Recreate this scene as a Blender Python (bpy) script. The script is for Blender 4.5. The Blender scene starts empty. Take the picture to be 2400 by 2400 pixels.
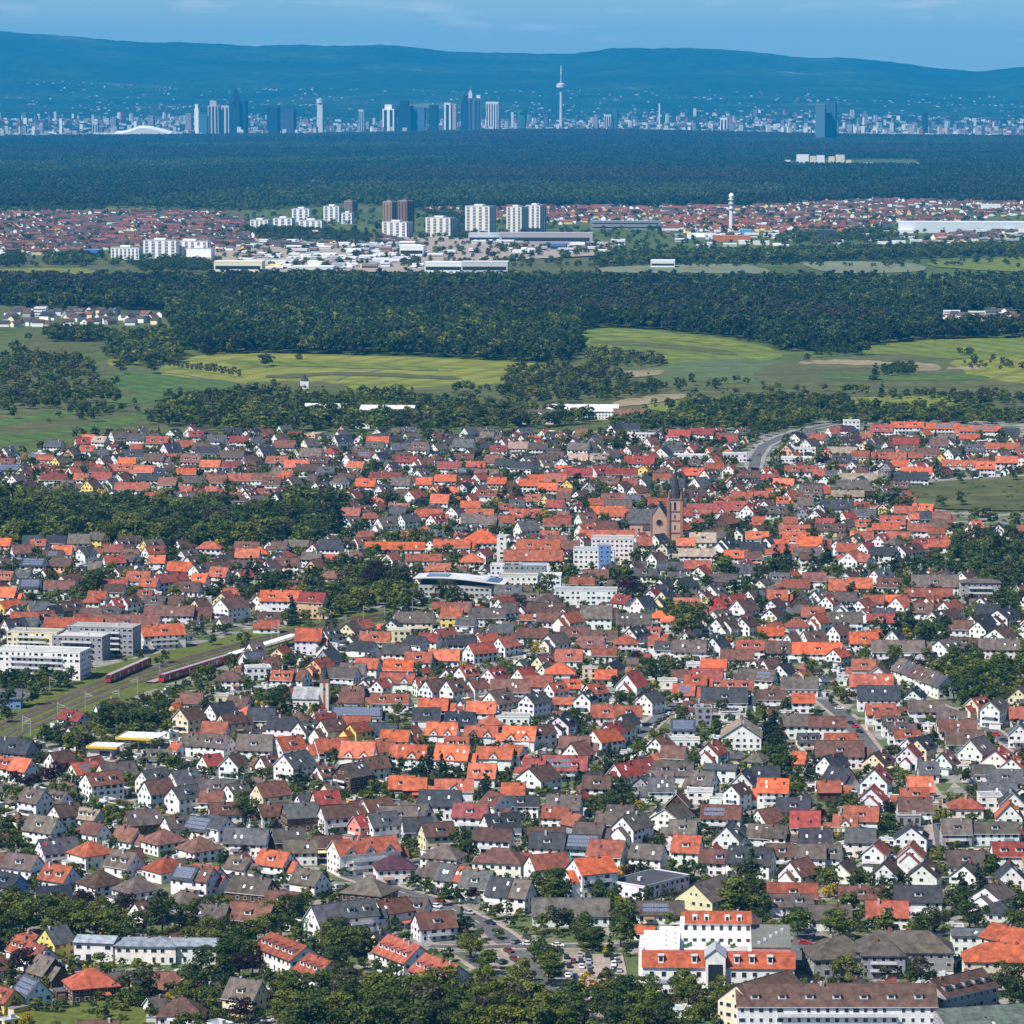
import bpy, math, random, colorsys
import numpy as np
from mathutils import Vector, Matrix
random.seed(7); np.random.seed(7)
R = math.radians
SC = bpy.context.scene
COL = SC.collection

# ------------------------------------------------------------------ camera
F_PX, CAM_H, V_H = 9000.0, 300.0, 190.0           # focal length in photo pixels, height (m), horizon row
PITCH = math.atan((1200.0 - V_H) / F_PX)
cam_d = bpy.data.cameras.new('camera'); cam = bpy.data.objects.new('camera', cam_d); COL.objects.link(cam)
cam_d.sensor_width = 36.0; cam_d.lens = 36.0 * F_PX / 2400.0
cam_d.clip_start = 5.0; cam_d.clip_end = 90000.0
cam.location = (0, 0, CAM_H); cam.rotation_euler = (math.pi/2 - PITCH, 0, 0)
SC.camera = cam

# ------------------------------------------------------------------ sky and sun
SUN_AZ = (-0.80, -0.60); SUN_EL = R(52)
wd = bpy.data.worlds.new('World'); SC.world = wd; wd.use_nodes = True
wn = wd.node_tree; wn.nodes.clear()
sky = wn.nodes.new('ShaderNodeTexSky'); sky.sky_type = 'NISHITA'; sky.sun_disc = False
sky.sun_elevation = SUN_EL; sky.sun_rotation = math.atan2(SUN_AZ[0], SUN_AZ[1])
sky.altitude = 300; sky.air_density = 1.0; sky.dust_density = 0.2; sky.ozone_density = 3.0
tint = wn.nodes.new('ShaderNodeMix'); tint.data_type = 'RGBA'; tint.blend_type = 'MULTIPLY'
tint.inputs[0].default_value = 1.0; tint.inputs[7].default_value = (0.56, 0.77, 0.98, 1)
wn.links.new(sky.outputs[0], tint.inputs[6])
tc = wn.nodes.new('ShaderNodeTexCoord'); mp = wn.nodes.new('ShaderNodeMapping')
mp.inputs['Scale'].default_value = (9, 9, 60)
cn = wn.nodes.new('ShaderNodeTexNoise'); cn.inputs['Scale'].default_value = 3.0; cn.inputs['Detail'].default_value = 6.0
cr = wn.nodes.new('ShaderNodeValToRGB'); cr.color_ramp.elements[0].position = 0.56; cr.color_ramp.elements[1].position = 0.80
cr.color_ramp.elements[1].color = (0.6, 0.6, 0.6, 1)
cm = wn.nodes.new('ShaderNodeMix'); cm.data_type = 'RGBA'; cm.inputs[7].default_value = (9.0, 9.0, 9.4, 1)
wn.links.new(tc.outputs['Generated'], mp.inputs[0]); wn.links.new(mp.outputs[0], cn.inputs['Vector'])
wn.links.new(cn.outputs[0], cr.inputs[0]); wn.links.new(cr.outputs[0], cm.inputs[0])
wn.links.new(tint.outputs[2], cm.inputs[6])
bg = wn.nodes.new('ShaderNodeBackground'); bg.inputs[1].default_value = 0.078
wo = wn.nodes.new('ShaderNodeOutputWorld')
wn.links.new(cm.outputs[2], bg.inputs[0]); wn.links.new(bg.outputs[0], wo.inputs[0])

sun_d = bpy.data.lights.new('sun', 'SUN'); sun_d.energy = 5.0; sun_d.angle = R(0.55); sun_d.color = (1.0, 0.955, 0.88)
sun = bpy.data.objects.new('sun', sun_d); COL.objects.link(sun)
_n = math.hypot(*SUN_AZ)
sd = Vector((SUN_AZ[0]/_n*math.cos(SUN_EL), SUN_AZ[1]/_n*math.cos(SUN_EL), math.sin(SUN_EL)))
sun.rotation_euler = (-sd).to_track_quat('-Z', 'Y').to_euler(); sun.location = (0, 0, 900)

SC.view_settings.view_transform = 'Standard'; SC.view_settings.look = 'None'
SC.view_settings.exposure = 0.56; SC.view_settings.gamma = 1.0; SC.view_settings.use_curve_mapping = False
SC.render.engine = 'CYCLES'
cy = SC.cycles
cy.max_bounces = 5; cy.diffuse_bounces = 2; cy.glossy_bounces = 2; cy.transmission_bounces = 2
cy.transparent_max_bounces = 4; cy.volume_bounces = 0; cy.use_denoising = True
cy.caustics_reflective = False; cy.caustics_refractive = False; cy.sample_clamp_indirect = 4.0

# ------------------------------------------------------------------ projection helpers
_cp, _sp = math.cos(PITCH), math.sin(PITCH)
def ray(u, v):
    a, b = (u - 1200.0)/F_PX, (1200.0 - v)/F_PX
    return (a, _cp + b*_sp, -_sp + b*_cp)
def G(u, v, z=0.0):                      # point of photo pixel (u, v) at height z
    d = ray(u, v); t = (z - CAM_H)/d[2]
    return (d[0]*t, d[1]*t)
def AT(u, v, Y):                         # point of photo pixel (u, v) at distance Y
    d = ray(u, v); t = Y/d[1]
    return (d[0]*t, Y, CAM_H + d[2]*t)
def PX(x, y, z=0.0):                     # world -> photo pixel
    dz = z - CAM_H
    depth = y*_cp - dz*_sp
    up = y*_sp + dz*_cp
    return (1200.0 + F_PX*x/depth, 1200.0 - F_PX*up/depth)
def inpoly(px, py, poly):
    c = False; j = len(poly)-1
    for i in range(len(poly)):
        xi, yi = poly[i]; xj, yj = poly[j]
        if (yi > py) != (yj > py) and px < (xj-xi)*(py-yi)/(yj-yi)+xi: c = not c
        j = i
    return c

# ------------------------------------------------------------------ materials
def newmat(name):
    m = bpy.data.materials.new(name); m.use_nodes = True
    nt = m.node_tree; b = nt.nodes['Principled BSDF']
    return m, nt, b
def nd(nt, t, **kw):
    n = nt.nodes.new(t)
    for k, v in kw.items(): setattr(n, k, v)
    return n
def mixc(nt, a, b, fac, mode='MIX'):
    m = nt.nodes.new('ShaderNodeMix'); m.data_type = 'RGBA'; m.blend_type = mode
    for s, i in ((fac, 0), (a, 6), (b, 7)):
        if hasattr(s, 'is_output'): nt.links.new(s, m.inputs[i])
        else: m.inputs[i].default_value = s if i == 0 else (*s, 1)
    return m.outputs[2]
def noise(nt, scale, detail=3.0, coord='Object', sc3=None):
    t = nd(nt, 'ShaderNodeTexCoord'); n = nd(nt, 'ShaderNodeTexNoise')
    n.inputs['Scale'].default_value = scale; n.inputs['Detail'].default_value = detail
    src = t.outputs[coord]
    if sc3:
        mpn = nd(nt, 'ShaderNodeMapping'); mpn.inputs['Scale'].default_value = sc3
        nt.links.new(src, mpn.inputs[0]); src = mpn.outputs[0]
    nt.links.new(src, n.inputs['Vector'])
    return n.outputs[0]
def ramp(nt, src, stops):
    r = nd(nt, 'ShaderNodeValToRGB'); e = r.color_ramp.elements
    while len(e) < len(stops): e.new(0.5)
    for i, (p, c) in enumerate(stops):
        e[i].position = p; e[i].color = (*c, 1) if len(c) == 3 else c
    nt.links.new(src, r.inputs[0]); return r.outputs[0]
def g3(v): return (v, v, v)

def attr_mat(name, rough, lo, hi, scale, fine=None, band=None, spec=0.3):
    m, nt, b = newmat(name)
    a = nd(nt, 'ShaderNodeAttribute', attribute_name='col')
    n1 = noise(nt, scale, 4.0)
    c = mixc(nt, a.outputs['Color'], ramp(nt, n1, [(0.3, g3(lo)), (0.7, g3(hi))]), 1.0, 'MULTIPLY')
    if fine:
        n2 = noise(nt, fine, 2.0)
        c = mixc(nt, c, ramp(nt, n2, [(0.3, g3(0.84)), (0.7, g3(1.12))]), 1.0, 'MULTIPLY')
    if band:
        t = nd(nt, 'ShaderNodeTexCoord'); w = nd(nt, 'ShaderNodeTexWave', bands_direction='Z')
        w.inputs['Scale'].default_value = band; w.inputs['Distortion'].default_value = 0.6
        nt.links.new(t.outputs['Object'], w.inputs['Vector'])
        c = mixc(nt, c, ramp(nt, w.outputs[0], [(0.0, g3(0.84)), (0.6, g3(1.05))]), 1.0, 'MULTIPLY')
        bp = nd(nt, 'ShaderNodeBump'); bp.inputs['Strength'].default_value = 0.25; bp.inputs['Distance'].default_value = 0.05
        nt.links.new(w.outputs[0], bp.inputs['Height']); nt.links.new(bp.outputs[0], b.inputs['Normal'])
    nt.links.new(c, b.inputs['Base Color'])
    b.inputs['Roughness'].default_value = rough; b.inputs['Specular IOR Level'].default_value = spec
    return m
M_ROOF = attr_mat('roof_tile', 0.8, 0.55, 1.30, 0.45, 2.4, 3.0, spec=0.2)
M_WALL = attr_mat('wall_render', 0.85, 0.88, 1.08, 0.40, 1.5, spec=0.15)
M_METAL = attr_mat('painted_metal', 0.45, 0.93, 1.05, 0.6)
M_PAVE = attr_mat('paving', 0.9, 0.80, 1.15, 0.08, 0.9, spec=0.15)
m, nt, b = newmat('window_glass'); b.inputs['Base Color'].default_value = (0.022, 0.028, 0.038, 1); b.inputs['Roughness'].default_value = 0.12
M_GLASS = m
m, nt, b = newmat('solar_glass')
t = nd(nt, 'ShaderNodeTexCoord'); bk = nd(nt, 'ShaderNodeTexBrick'); bk.offset = 0
bk.inputs['Color1'].default_value = (0.02, 0.035, 0.09, 1); bk.inputs['Color2'].default_value = (0.024, 0.04, 0.11, 1)
bk.inputs['Mortar'].default_value = (0.35, 0.37, 0.4, 1); bk.inputs['Scale'].default_value = 1.0; bk.inputs['Mortar Size'].default_value = 0.03
nt.links.new(t.outputs['Object'], bk.inputs['Vector']); nt.links.new(bk.outputs[0], b.inputs['Base Color']); b.inputs['Roughness'].default_value = 0.2
M_SOLAR = m
MATS = [M_WALL, M_ROOF, M_GLASS, M_METAL, M_PAVE, M_SOLAR]
WALL, ROOF, GLASS, METAL, PAVE, SOLAR = range(6)

def leaf_mat(name, c1, c2, c3):
    m, nt, b = newmat(name)
    oi = nd(nt, 'ShaderNodeObjectInfo')
    c = ramp(nt, oi.outputs['Random'], [(0.0, c1), (0.5, c2), (1.0, c3)])
    a = nd(nt, 'ShaderNodeAttribute', attribute_name='leaf')
    c = mixc(nt, c, ramp(nt, a.outputs['Fac'], [(0.0, g3(0.55)), (1.0, g3(1.45))]), 1.0, 'MULTIPLY')
    nt.links.new(c, b.inputs['Base Color']); b.inputs['Roughness'].default_value = 0.6
    b.inputs['Specular IOR Level'].default_value = 0.25
    tr = nd(nt, 'ShaderNodeBsdfTranslucent'); nt.links.new(c, tr.inputs[0])
    ms = nd(nt, 'ShaderNodeMixShader'); ms.inputs[0].default_value = 0.30
    nt.links.new(b.outputs[0], ms.inputs[1]); nt.links.new(tr.outputs[0], ms.inputs[2])
    nt.links.new(ms.outputs[0], nt.nodes['Material Output'].inputs[0])
    return m
LEAF = {'r': leaf_mat('foliage_green', (0.050, 0.080, 0.011), (0.088, 0.115, 0.015), (0.130, 0.142, 0.018)),
        'd': leaf_mat('foliage_dark', (0.030, 0.052, 0.010), (0.045, 0.069, 0.012), (0.066, 0.088, 0.015)),
        'l': leaf_mat('foliage_light', (0.115, 0.155, 0.018), (0.135, 0.160, 0.020), (0.155, 0.158, 0.022)),
        'c': leaf_mat('needles', (0.014, 0.034, 0.017), (0.022, 0.046, 0.020), (0.045, 0.062, 0.020)),
        'p': leaf_mat('foliage_purple', (0.020, 0.008, 0.010), (0.026, 0.010, 0.013), (0.034, 0.014, 0.015)),
        'y': leaf_mat('foliage_yellow', (0.36, 0.25, 0.012), (0.40, 0.29, 0.015), (0.30, 0.25, 0.02)),
        'f': leaf_mat('forest_green', (0.018, 0.030, 0.010), (0.028, 0.042, 0.012), (0.042, 0.056, 0.015)),
        'g': leaf_mat('forest_brown', (0.042, 0.036, 0.022), (0.050, 0.044, 0.025), (0.040, 0.042, 0.020)),
        'b': leaf_mat('foliage_bare', (0.058, 0.060, 0.024), (0.070, 0.066, 0.030), (0.060, 0.068, 0.026))}
m, nt, b = newmat('bark'); b.inputs['Base Color'].default_value = (0.055, 0.040, 0.028, 1); b.inputs['Roughness'].default_value = 0.9
M_BARK = m

# ------------------------------------------------------------------ mesh building
class MB:
    """collects faces; each face has a material index and a colour"""
    def __init__(s): s.v = []; s.f = []; s.m = []; s.c = []
    def face(s, pts, m, c):
        n = len(s.v); s.v.extend(pts); s.f.append(tuple(range(n, n+len(pts)))); s.m.append(m); s.c.append(c)
    def box(s, x0, x1, y0, y1, z0, z1, m, c, bottom=True):
        p = [(x0,y0,z0),(x1,y0,z0),(x1,y1,z0),(x0,y1,z0),(x0,y0,z1),(x1,y0,z1),(x1,y1,z1),(x0,y1,z1)]
        fs = [(0,1,5,4),(1,2,6,5),(2,3,7,6),(3,0,4,7),(4,5,6,7)]
        if bottom: fs.append((3,2,1,0))
        for f in fs: s.face([p[i] for i in f], m, c)
    def prism_x(s, prof, x0, x1, m, c):           # closed profile (y, z), counter-clockwise seen from +x
        k = len(prof)
        s.face([(x1, y, z) for y, z in prof], m, c)
        s.face([(x0, y, z) for y, z in reversed(prof)], m, c)
        for i in range(k):
            (y0, z0), (y1, z1) = prof[i], prof[(i+1) % k]
            s.face([(x0, y0, z0), (x0, y1, z1), (x1, y1, z1), (x1, y0, z0)][::-1], m, c)
    def prism_y(s, prof, y0, y1, m, c):
        k = len(prof)
        s.face([(x, y0, z) for x, z in prof], m, c)
        s.face([(x, y1, z) for x, z in reversed(prof)], m, c)
        for i in range(k):
            (xa, za), (xb, zb) = prof[i], prof[(i+1) % k]
            s.face([(xa, y0, za), (xa, y1, za), (xb, y1, zb), (xb, y0, zb)], m, c)
    def cyl(s, x, y, z0, z1, r0, r1, m, c, n=12, cap=True):
        a = [2*math.pi*i/n for i in range(n)]
        p0 = [(x+r0*math.cos(t), y+r0*math.sin(t), z0) for t in a]; p1 = [(x+r1*math.cos(t), y+r1*math.sin(t), z1) for t in a]
        for i in range(n):
            j = (i+1) % n; s.face([p0[i], p0[j], p1[j], p1[i]], m, c)
        if cap: s.face(p1, m, c); s.face(p0[::-1], m, c)
    def bar(s, a, b, w, m, c):                     # square bar between two points
        a, b = Vector(a), Vector(b); d = (b-a).normalized()
        u = d.cross(Vector((0, 0, 1)) if abs(d.z) < 0.9 else Vector((1, 0, 0))).normalized()*w/2; q = d.cross(u).normalized()*w/2
        A = [a+u+q, a-u+q, a-u-q, a+u-q]; B = [p+(b-a) for p in A]
        for i in range(4):
            j = (i+1) % 4; s.face([tuple(A[i]), tuple(A[j]), tuple(B[j]), tuple(B[i])], m, c)
        s.face([tuple(p) for p in B], m, c); s.face([tuple(p) for p in A[::-1]], m, c)
    def add(s, o, loc=(0, 0, 0), yaw=0.0):         # append another builder, transformed
        n = len(s.v); ca, sa = math.cos(yaw), math.sin(yaw)
        s.v.extend([(x*ca-y*sa+loc[0], x*sa+y*ca+loc[1], z+loc[2]) for x, y, z in o.v])
        s.f.extend([tuple(i+n for i in f) for f in o.f]); s.m.extend(o.m); s.c.extend(o.c)
    def mesh(s, name):
        me = bpy.data.meshes.new(name); me.from_pydata(s.v, [], s.f)
        used = sorted(set(s.m)); rm = {k: i for i, k in enumerate(used)}
        for k in used: me.materials.append(MATS[k])
        me.polygons.foreach_set('material_index', [rm[k] for k in s.m])
        at = me.color_attributes.new('col', 'FLOAT_COLOR', 'CORNER')
        buf = []
        for f, c in zip(s.f, s.c): buf.extend((c[0], c[1], c[2], 1.0)*len(f))
        at.data.foreach_set('color', buf); me.update()
        return me
    def obj(s, name, parent=None, loc=None): return mesh_obj(name, s.mesh(name), parent, loc)
def mesh_obj(name, me, parent=None, loc=None, rotz=0.0):
    o = bpy.data.objects.new(name, me); COL.objects.link(o)
    if parent: o.parent = parent
    if loc: o.location = loc
    if rotz: o.rotation_euler = (0, 0, rotz)
    return o
def tag(o, label=None, cat=None, group=None, kind=None):
    if label: o['label'] = label
    if cat: o['category'] = cat
    if group: o['group'] = group
    if kind: o['kind'] = kind
    return o
def root(name, x, y, yaw=0.0, z=0.0):
    o = bpy.data.objects.new(name, None); COL.objects.link(o); o.empty_display_size = 0.5
    o.location = (x, y, z); o.rotation_euler = (0, 0, yaw); return o

# ------------------------------------------------------------------ labels that single things out
LAND = [(1590,1230,'the sandstone church'),(763,1615,'the small spired church'),(280,1745,'the yellow petrol station'),
        (300,1580,'the red train'),(110,1530,'the flat-roofed apartments'),(1670,2240,'the white shopping complex'),
        (1960,2350,'the long brown apartment block'),(2080,2220,'the big grey hipped building'),(350,2230,'the zinc-roofed buildings'),
        (690,2240,'the left dormered terrace'),(1000,2250,'the right dormered terrace'),(1390,2280,'the car park'),
        (1520,2080,'the flat white hall'),(1740,1730,'the big white gabled hall'),(1380,1390,'the white office block'),
        (1060,1370,'the curved-roof hall'),(2170,1590,'the white stepped terrace'),(1160,2200,'the road junction'),
        (1480,1300,'the glass-towered office'),(848,1920,'the pink house'),(1130,1740,'the orange cross-gabled houses'),
        (2355,1990,'the bright red roof'),(160,1990,'the orange hipped house'),(700,1990,'the orange dormered house'),
        (1345,1965,'the solar-clad teal house'),(1700,2010,'the long slate roof'),(2140,1950,'the dark gabled house'),
        (1810,1850,'the tall orange-roofed house'),(680,1480,'the railway cutting'),(300,1220,'the wooded park'),(2300,1400,'the grey balcony block')]
ORD = ['nearest','second nearest','third nearest','fourth nearest','fifth nearest','sixth nearest','seventh nearest','eighth nearest',
       'ninth nearest','tenth nearest','eleventh nearest','twelfth nearest','13th nearest','14th nearest','15th nearest','16th nearest']
def label_all(items):
    """items: (object, look, u, v). Adds the place beside a landmark, and an ordinal where looks repeat."""
    keys = {}
    for o, look, u, v in items:
        best = min(LAND, key=lambda l: (l[0]-u)**2 + 2.5*(l[1]-v)**2)
        du, dv = u-best[0], v-best[1]
        side = ('left of' if du < 0 else 'right of') if abs(du) > 1.3*abs(dv) else ('behind' if dv < 0 else 'in front of')
        keys.setdefault((look, best[2], side), []).append((du*du+2.5*dv*dv, id(o), o))
    for (look, land, side), lst in keys.items():
        lst.sort(key=lambda t: t[0])
        for i, (_, _, o) in enumerate(lst):
            o['label'] = f'{look}, {side} {land}' if len(lst) == 1 else f'{look}, {ORD[min(i, 15)] if i < 16 else str(i+1)+"th nearest"} {side} {land}'
# ================================================================== the setting: ground, fields, roads, railway, hills
def surf_mat(name, stops, scale, detail=5.0, rough=0.95, sc3=None, fine=None, rows=None):
    m, nt, b = newmat(name)
    c = ramp(nt, noise(nt, scale, detail, 'Object', sc3), stops)
    if fine: c = mixc(nt, c, ramp(nt, noise(nt, fine, 3.0), [(0.3, g3(0.72)), (0.7, g3(1.25))]), 1.0, 'MULTIPLY')
    if rows:                                          # tractor lines
        t = nd(nt, 'ShaderNodeTexCoord'); mpn = nd(nt, 'ShaderNodeMapping'); mpn.inputs['Rotation'].default_value = (0, 0, rows[1]); w = nd(nt, 'ShaderNodeTexWave'); w.inputs['Scale'].default_value = rows[0]; w.inputs['Distortion'].default_value = 1.2; w.inputs['Detail Scale'].default_value = 0.05
        nt.links.new(t.outputs['Object'], mpn.inputs[0]); nt.links.new(mpn.outputs[0], w.inputs['Vector'])
        c = mixc(nt, c, ramp(nt, w.outputs[0], [(0.0, g3(0.80)), (0.25, g3(1.0)), (1.0, g3(1.06))]), 1.0, 'MULTIPLY')
    nt.links.new(c, b.inputs['Base Color']); b.inputs['Roughness'].default_value = rough
    b.inputs['Specular IOR Level'].default_value = 0.1
    return m
def poly_obj(name, pts_px, mat, z, kind='structure', label=None):
    pts = [(*G(u, v), z) for u, v in pts_px]
    me = bpy.data.meshes.new(name); me.from_pydata(pts, [], [tuple(range(len(pts)))]); me.materials.append(mat)
    o = mesh_obj(name, me); o['kind'] = kind
    if label: o['label'] = label
    return o
def smooth_poly(pts, n=5):
    out = []; k = len(pts)
    for i in range(k):
        p0, p1, p2, p3 = pts[(i-1) % k], pts[i], pts[(i+1) % k], pts[(i+2) % k]
        for j in range(n):
            t = j/n
            out.append(tuple(0.5*(2*p1[q]+(p2[q]-p0[q])*t+(2*p0[q]-5*p1[q]+4*p2[q]-p3[q])*t*t+(3*p1[q]-p0[q]-3*p2[q]+p3[q])*t**3) for q in (0, 1)))
    return out
M_GROUND = surf_mat('meadow', [(0.30, (0.050, 0.075, 0.020)), (0.5, (0.075, 0.100, 0.026)), (0.7, (0.100, 0.112, 0.034))], 0.004, 6, fine=0.05)
bm_ = bpy.data.meshes.new('ground')
bm_.from_pydata([(-14000, -3000, 0), (14000, -3000, 0), (14000, 46000, 0), (-14000, 46000, 0)], [], [(0, 1, 2, 3)])
bm_.materials.append(M_GROUND); tag(mesh_obj('ground', bm_), kind='structure')

# town soil: lawns, gravel yards and paving between the houses
m, nt, b = newmat('town_ground')
t_ = nd(nt, 'ShaderNodeTexCoord'); vo = nd(nt, 'ShaderNodeTexVoronoi'); vo.inputs['Scale'].default_value = 0.11
nt.links.new(t_.outputs['Object'], vo.inputs['Vector'])
sep = nd(nt, 'ShaderNodeSeparateColor'); nt.links.new(vo.outputs['Color'], sep.inputs[0])
c_ = ramp(nt, sep.outputs[0], [(0.0, (0.055, 0.085, 0.020)), (0.34, (0.075, 0.100, 0.026)), (0.48, (0.12, 0.115, 0.06)), (0.60, (0.24, 0.22, 0.19)), (0.85, (0.17, 0.16, 0.15)), (1.0, (0.30, 0.27, 0.23))])
c_ = mixc(nt, c_, ramp(nt, noise(nt, 0.5, 4), [(0.3, g3(0.65)), (0.7, g3(1.25))]), 1.0, 'MULTIPLY')
nt.links.new(c_, b.inputs['Base Color']); b.inputs['Roughness'].default_value = 0.95
TOWN = [(-160,1090),(60,1075),(170,1050),(260,1022),(700,1022),(1000,1018),(1350,1016),(1500,998),(1750,998),(1900,984),(2560,986),(2700,2700),(-300,2700)]
poly_obj('town_ground', TOWN, m, 0.10)

FM = {'yg': surf_mat('hay_meadow', [(0.25, (0.105, 0.132, 0.022)), (0.5, (0.155, 0.168, 0.028)), (0.75, (0.21, 0.200, 0.045))], 0.006, 8, sc3=(.35, 3, 1), fine=0.035, rows=(.009, .35)),
      'gr': surf_mat('young_crop', [(0.3, (0.050, 0.090, 0.020)), (0.7, (0.080, 0.125, 0.030))], 0.01, 6, sc3=(0.6, 3, 1), fine=0.08, rows=(.014, -.5)),
      'g2': surf_mat('pasture', [(0.3, (0.085, 0.120, 0.022)), (0.7, (0.145, 0.168, 0.030))], 0.008, 8, sc3=(0.6, 3, 1), fine=0.07, rows=(.010, -.3)),
      'bg': surf_mat('blue_green_crop', [(0.3, (0.075, 0.105, 0.040)), (0.7, (0.092, 0.120, 0.048))], 0.01, 5, fine=0.05),
      'ol': surf_mat('rough_grass', [(0.3, (0.062, 0.072, 0.026)), (0.7, (0.100, 0.105, 0.040))], 0.012, 5, sc3=(0.6, 2, 1), fine=0.06),
      'ta': surf_mat('bare_soil', [(0.3, (0.17, 0.14, 0.075)), (0.7, (0.28, 0.22, 0.13))], 0.02, 5, fine=0.15),
      'or': surf_mat('orange_earth', [(0.3, (0.20, 0.080, 0.035)), (0.7, (0.32, 0.15, 0.075))], 0.06, 5, fine=0.4),
      'as': surf_mat('asphalt', [(0.3, (0.085, 0.084, 0.086)), (0.7, (0.125, 0.122, 0.122))], 0.05, 5, fine=0.5),
      'pv': surf_mat('pale_pavement', [(0.3, (0.26, 0.21, 0.175)), (0.7, (0.34, 0.28, 0.235))], 0.1, 5, fine=0.8),
      'rb': surf_mat('track_ballast', [(0.3, (0.095, 0.075, 0.060)), (0.7, (0.18, 0.14, 0.11))], 0.12, 5, fine=0.8),
      'lw': surf_mat('lawn', [(0.3, (0.075, 0.095, 0.020)), (0.7, (0.110, 0.125, 0.028))], 0.05, 5, fine=0.4),
      'st': surf_mat('far_stubble', [(0.3, (0.13, 0.145, 0.085)), (0.7, (0.19, 0.195, 0.12))], 0.004, 5)}
FIELDS = [
 ('ol', [(-100,860),(200,850),(420,845),(1400,850),(1500,860),(2500,930),(2500,990),(1900,975),(1400,995),(300,1010),(-100,1060)]),
 ('yg', [(370,868),(450,838),(560,826),(800,833),(1000,839),(1180,847),(1265,856),(1230,893),(1000,908),(870,925),(800,902),(700,893),(560,898),(430,890)]),
 ('gr', [(245,893),(300,872),(430,884),(552,896),(520,924),(400,930),(300,918)]),
 ('gr', [(-60,992),(150,962),(250,938),(330,928),(385,936),(200,968),(-60,1008)]),
 ('gr', [(-60,1026),(120,1012),(250,985),(350,962),(370,972),(280,1000),(100,1030),(-60,1050)]),
 ('ol', [(60,800),(100,775),(240,776),(250,815),(180,830),(80,825)]),
 ('yg', [(250,845),(300,832),(390,834),(360,856),(270,858)]),
 ('g2', [(1350,778),(1430,770),(1560,779),(1700,796),(1790,812),(1830,838),(1700,858),(1560,852),(1430,838),(1352,812)]),
 ('bg', [(1500,868),(1680,842),(1840,850),(1900,880),(1800,898),(1560,892)]),
 ('g2', [(2015,806),(2120,796),(2480,798),(2480,842),(2250,842),(2100,835),(2020,828)]),
 ('ol', [(1800,858),(2030,830),(2250,845),(2480,900),(2480,935),(2100,925),(1800,905)]),
 ('yg', [(2240,846),(2480,838),(2480,898),(2290,888),(2260,868)]),
 ('ta', [(1880,848),(1980,844),(2100,850),(2180,853),(2205,866),(2150,870),(2080,858),(1900,854)]),
 ('ta', [(2225,862),(2300,860),(2300,865),(2230,866)]),
 ('ta', [(1430,948),(1490,932),(1600,924),(1605,934),(1450,955)]),
 ('g2', [(560,846),(820,850),(1010,862),(1000,870),(800,862),(560,856)]),
 ('ol', [(640,880),(820,872),(1060,884),(1050,890),(820,880),(650,888)]),
 ('ol', [(1400,800),(1560,806),(1720,826),(1700,832),(1540,815),(1400,808)]),
 ('yg', [(1440,782),(1600,790),(1740,808),(1720,812),(1580,798),(1440,788)]),
 ('gr', [(1960,880),(2200,876),(2320,886),(2200,892),(1960,890)]),
 ('yg', [(1500,957),(1620,938),(1810,925),(1820,938),(1640,968)]),
 ('ta', [(1460,872),(1550,868),(1545,880),(1465,884)]),
 ('yg', [(1180,868),(1262,862),(1262,884),(1190,896)]),
 ('yg', [(1970,935),(2200,930),(2260,945),(2180,958),(2000,948)]),
 ('ol', [(-40,610),(180,605),(330,622),(330,645),(-40,645)]),
 ('yg', [(-40,632),(190,631),(200,642),(-40,646)]),
 ('ol', [(1190,612),(1390,610),(1420,638),(1190,640)]),
 ('g2', [(1600,586),(2000,578),(2480,560),(2480,580),(1700,598),(1600,598)]),
 ('st', [(1600,620),(1730,620),(1800,634),(1790,642),(1600,640)]),
 ('st', [(1890,612),(2140,620),(2150,638),(1960,640),(1900,628)]),
 ('g2', [(2180,616),(2480,605),(2480,638),(2250,632)]),
 ('st', [(1420,628),(1600,620),(1600,640),(1430,640)]),
 ('g2', [(70,488),(330,480),(420,490),(330,500),(70,503)]),
 ('ol', [(2090,1142),(2500,1120),(2500,1190),(2250,1198),(2120,1180)]),
 ('lw', [(40,2372),(190,2360),(330,2352),(350,2500),(0,2500)]),
]
for i, (k, p) in enumerate(FIELDS):
    p = smooth_poly(p)
    cu, cv = sum(q[0] for q in p)/len(p), sum(q[1] for q in p)/len(p)
    p = [(u+random.uniform(-3, 3), v+random.uniform(-1.3, 1.3)) for u, v in p]
    poly_obj('field' if k not in ('ta', 'lw') else {'ta': 'bare_field', 'lw': 'lawn'}[k], p, FM[k], 0.15+0.03*i)

# roads as ribbons with raised pale pavements
ROADZ = [1.2]
NOGO = []                                            # (x, y, r) circles kept free of infill
def ribbon(name, pts_px, width, mat, z=0.0, kind='structure', h=0.0):
    P = [Vector(G(u, v)) for u, v in pts_px]
    Q = []
    for i in range(len(P)-1):                        # densify
        n = max(1, int((P[i+1]-P[i]).length/12))
        for j in range(n): Q.append(P[i].lerp(P[i+1], j/n))
    Q.append(P[-1])
    vs = []; fs = []
    for i, p in enumerate(Q):
        d = (Q[min(i+1, len(Q)-1)]-Q[max(i-1, 0)]).normalized(); nrm = Vector((-d.y, d.x))*width/2
        vs += [(p.x+nrm.x, p.y+nrm.y, z), (p.x-nrm.x, p.y-nrm.y, z)]
        NOGO.append((p.x, p.y, width/2+5))
        if i: k = 2*i; fs.append((k-2, k-1, k+1, k))
    if h:                                            # kerb skirts
        n = len(vs); vs += [(x, y, z-h) for x, y, _ in vs]
        for i in range(len(Q)-1):
            k = 2*i; fs += [(k, k+2, n+k+2, n+k), (k+1, n+k+1, n+k+3, k+3)]
    me = bpy.data.meshes.new(name); me.from_pydata(vs, [], fs); me.materials.append(mat)
    o = mesh_obj(name, me); o['kind'] = kind; return o, Q
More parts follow.
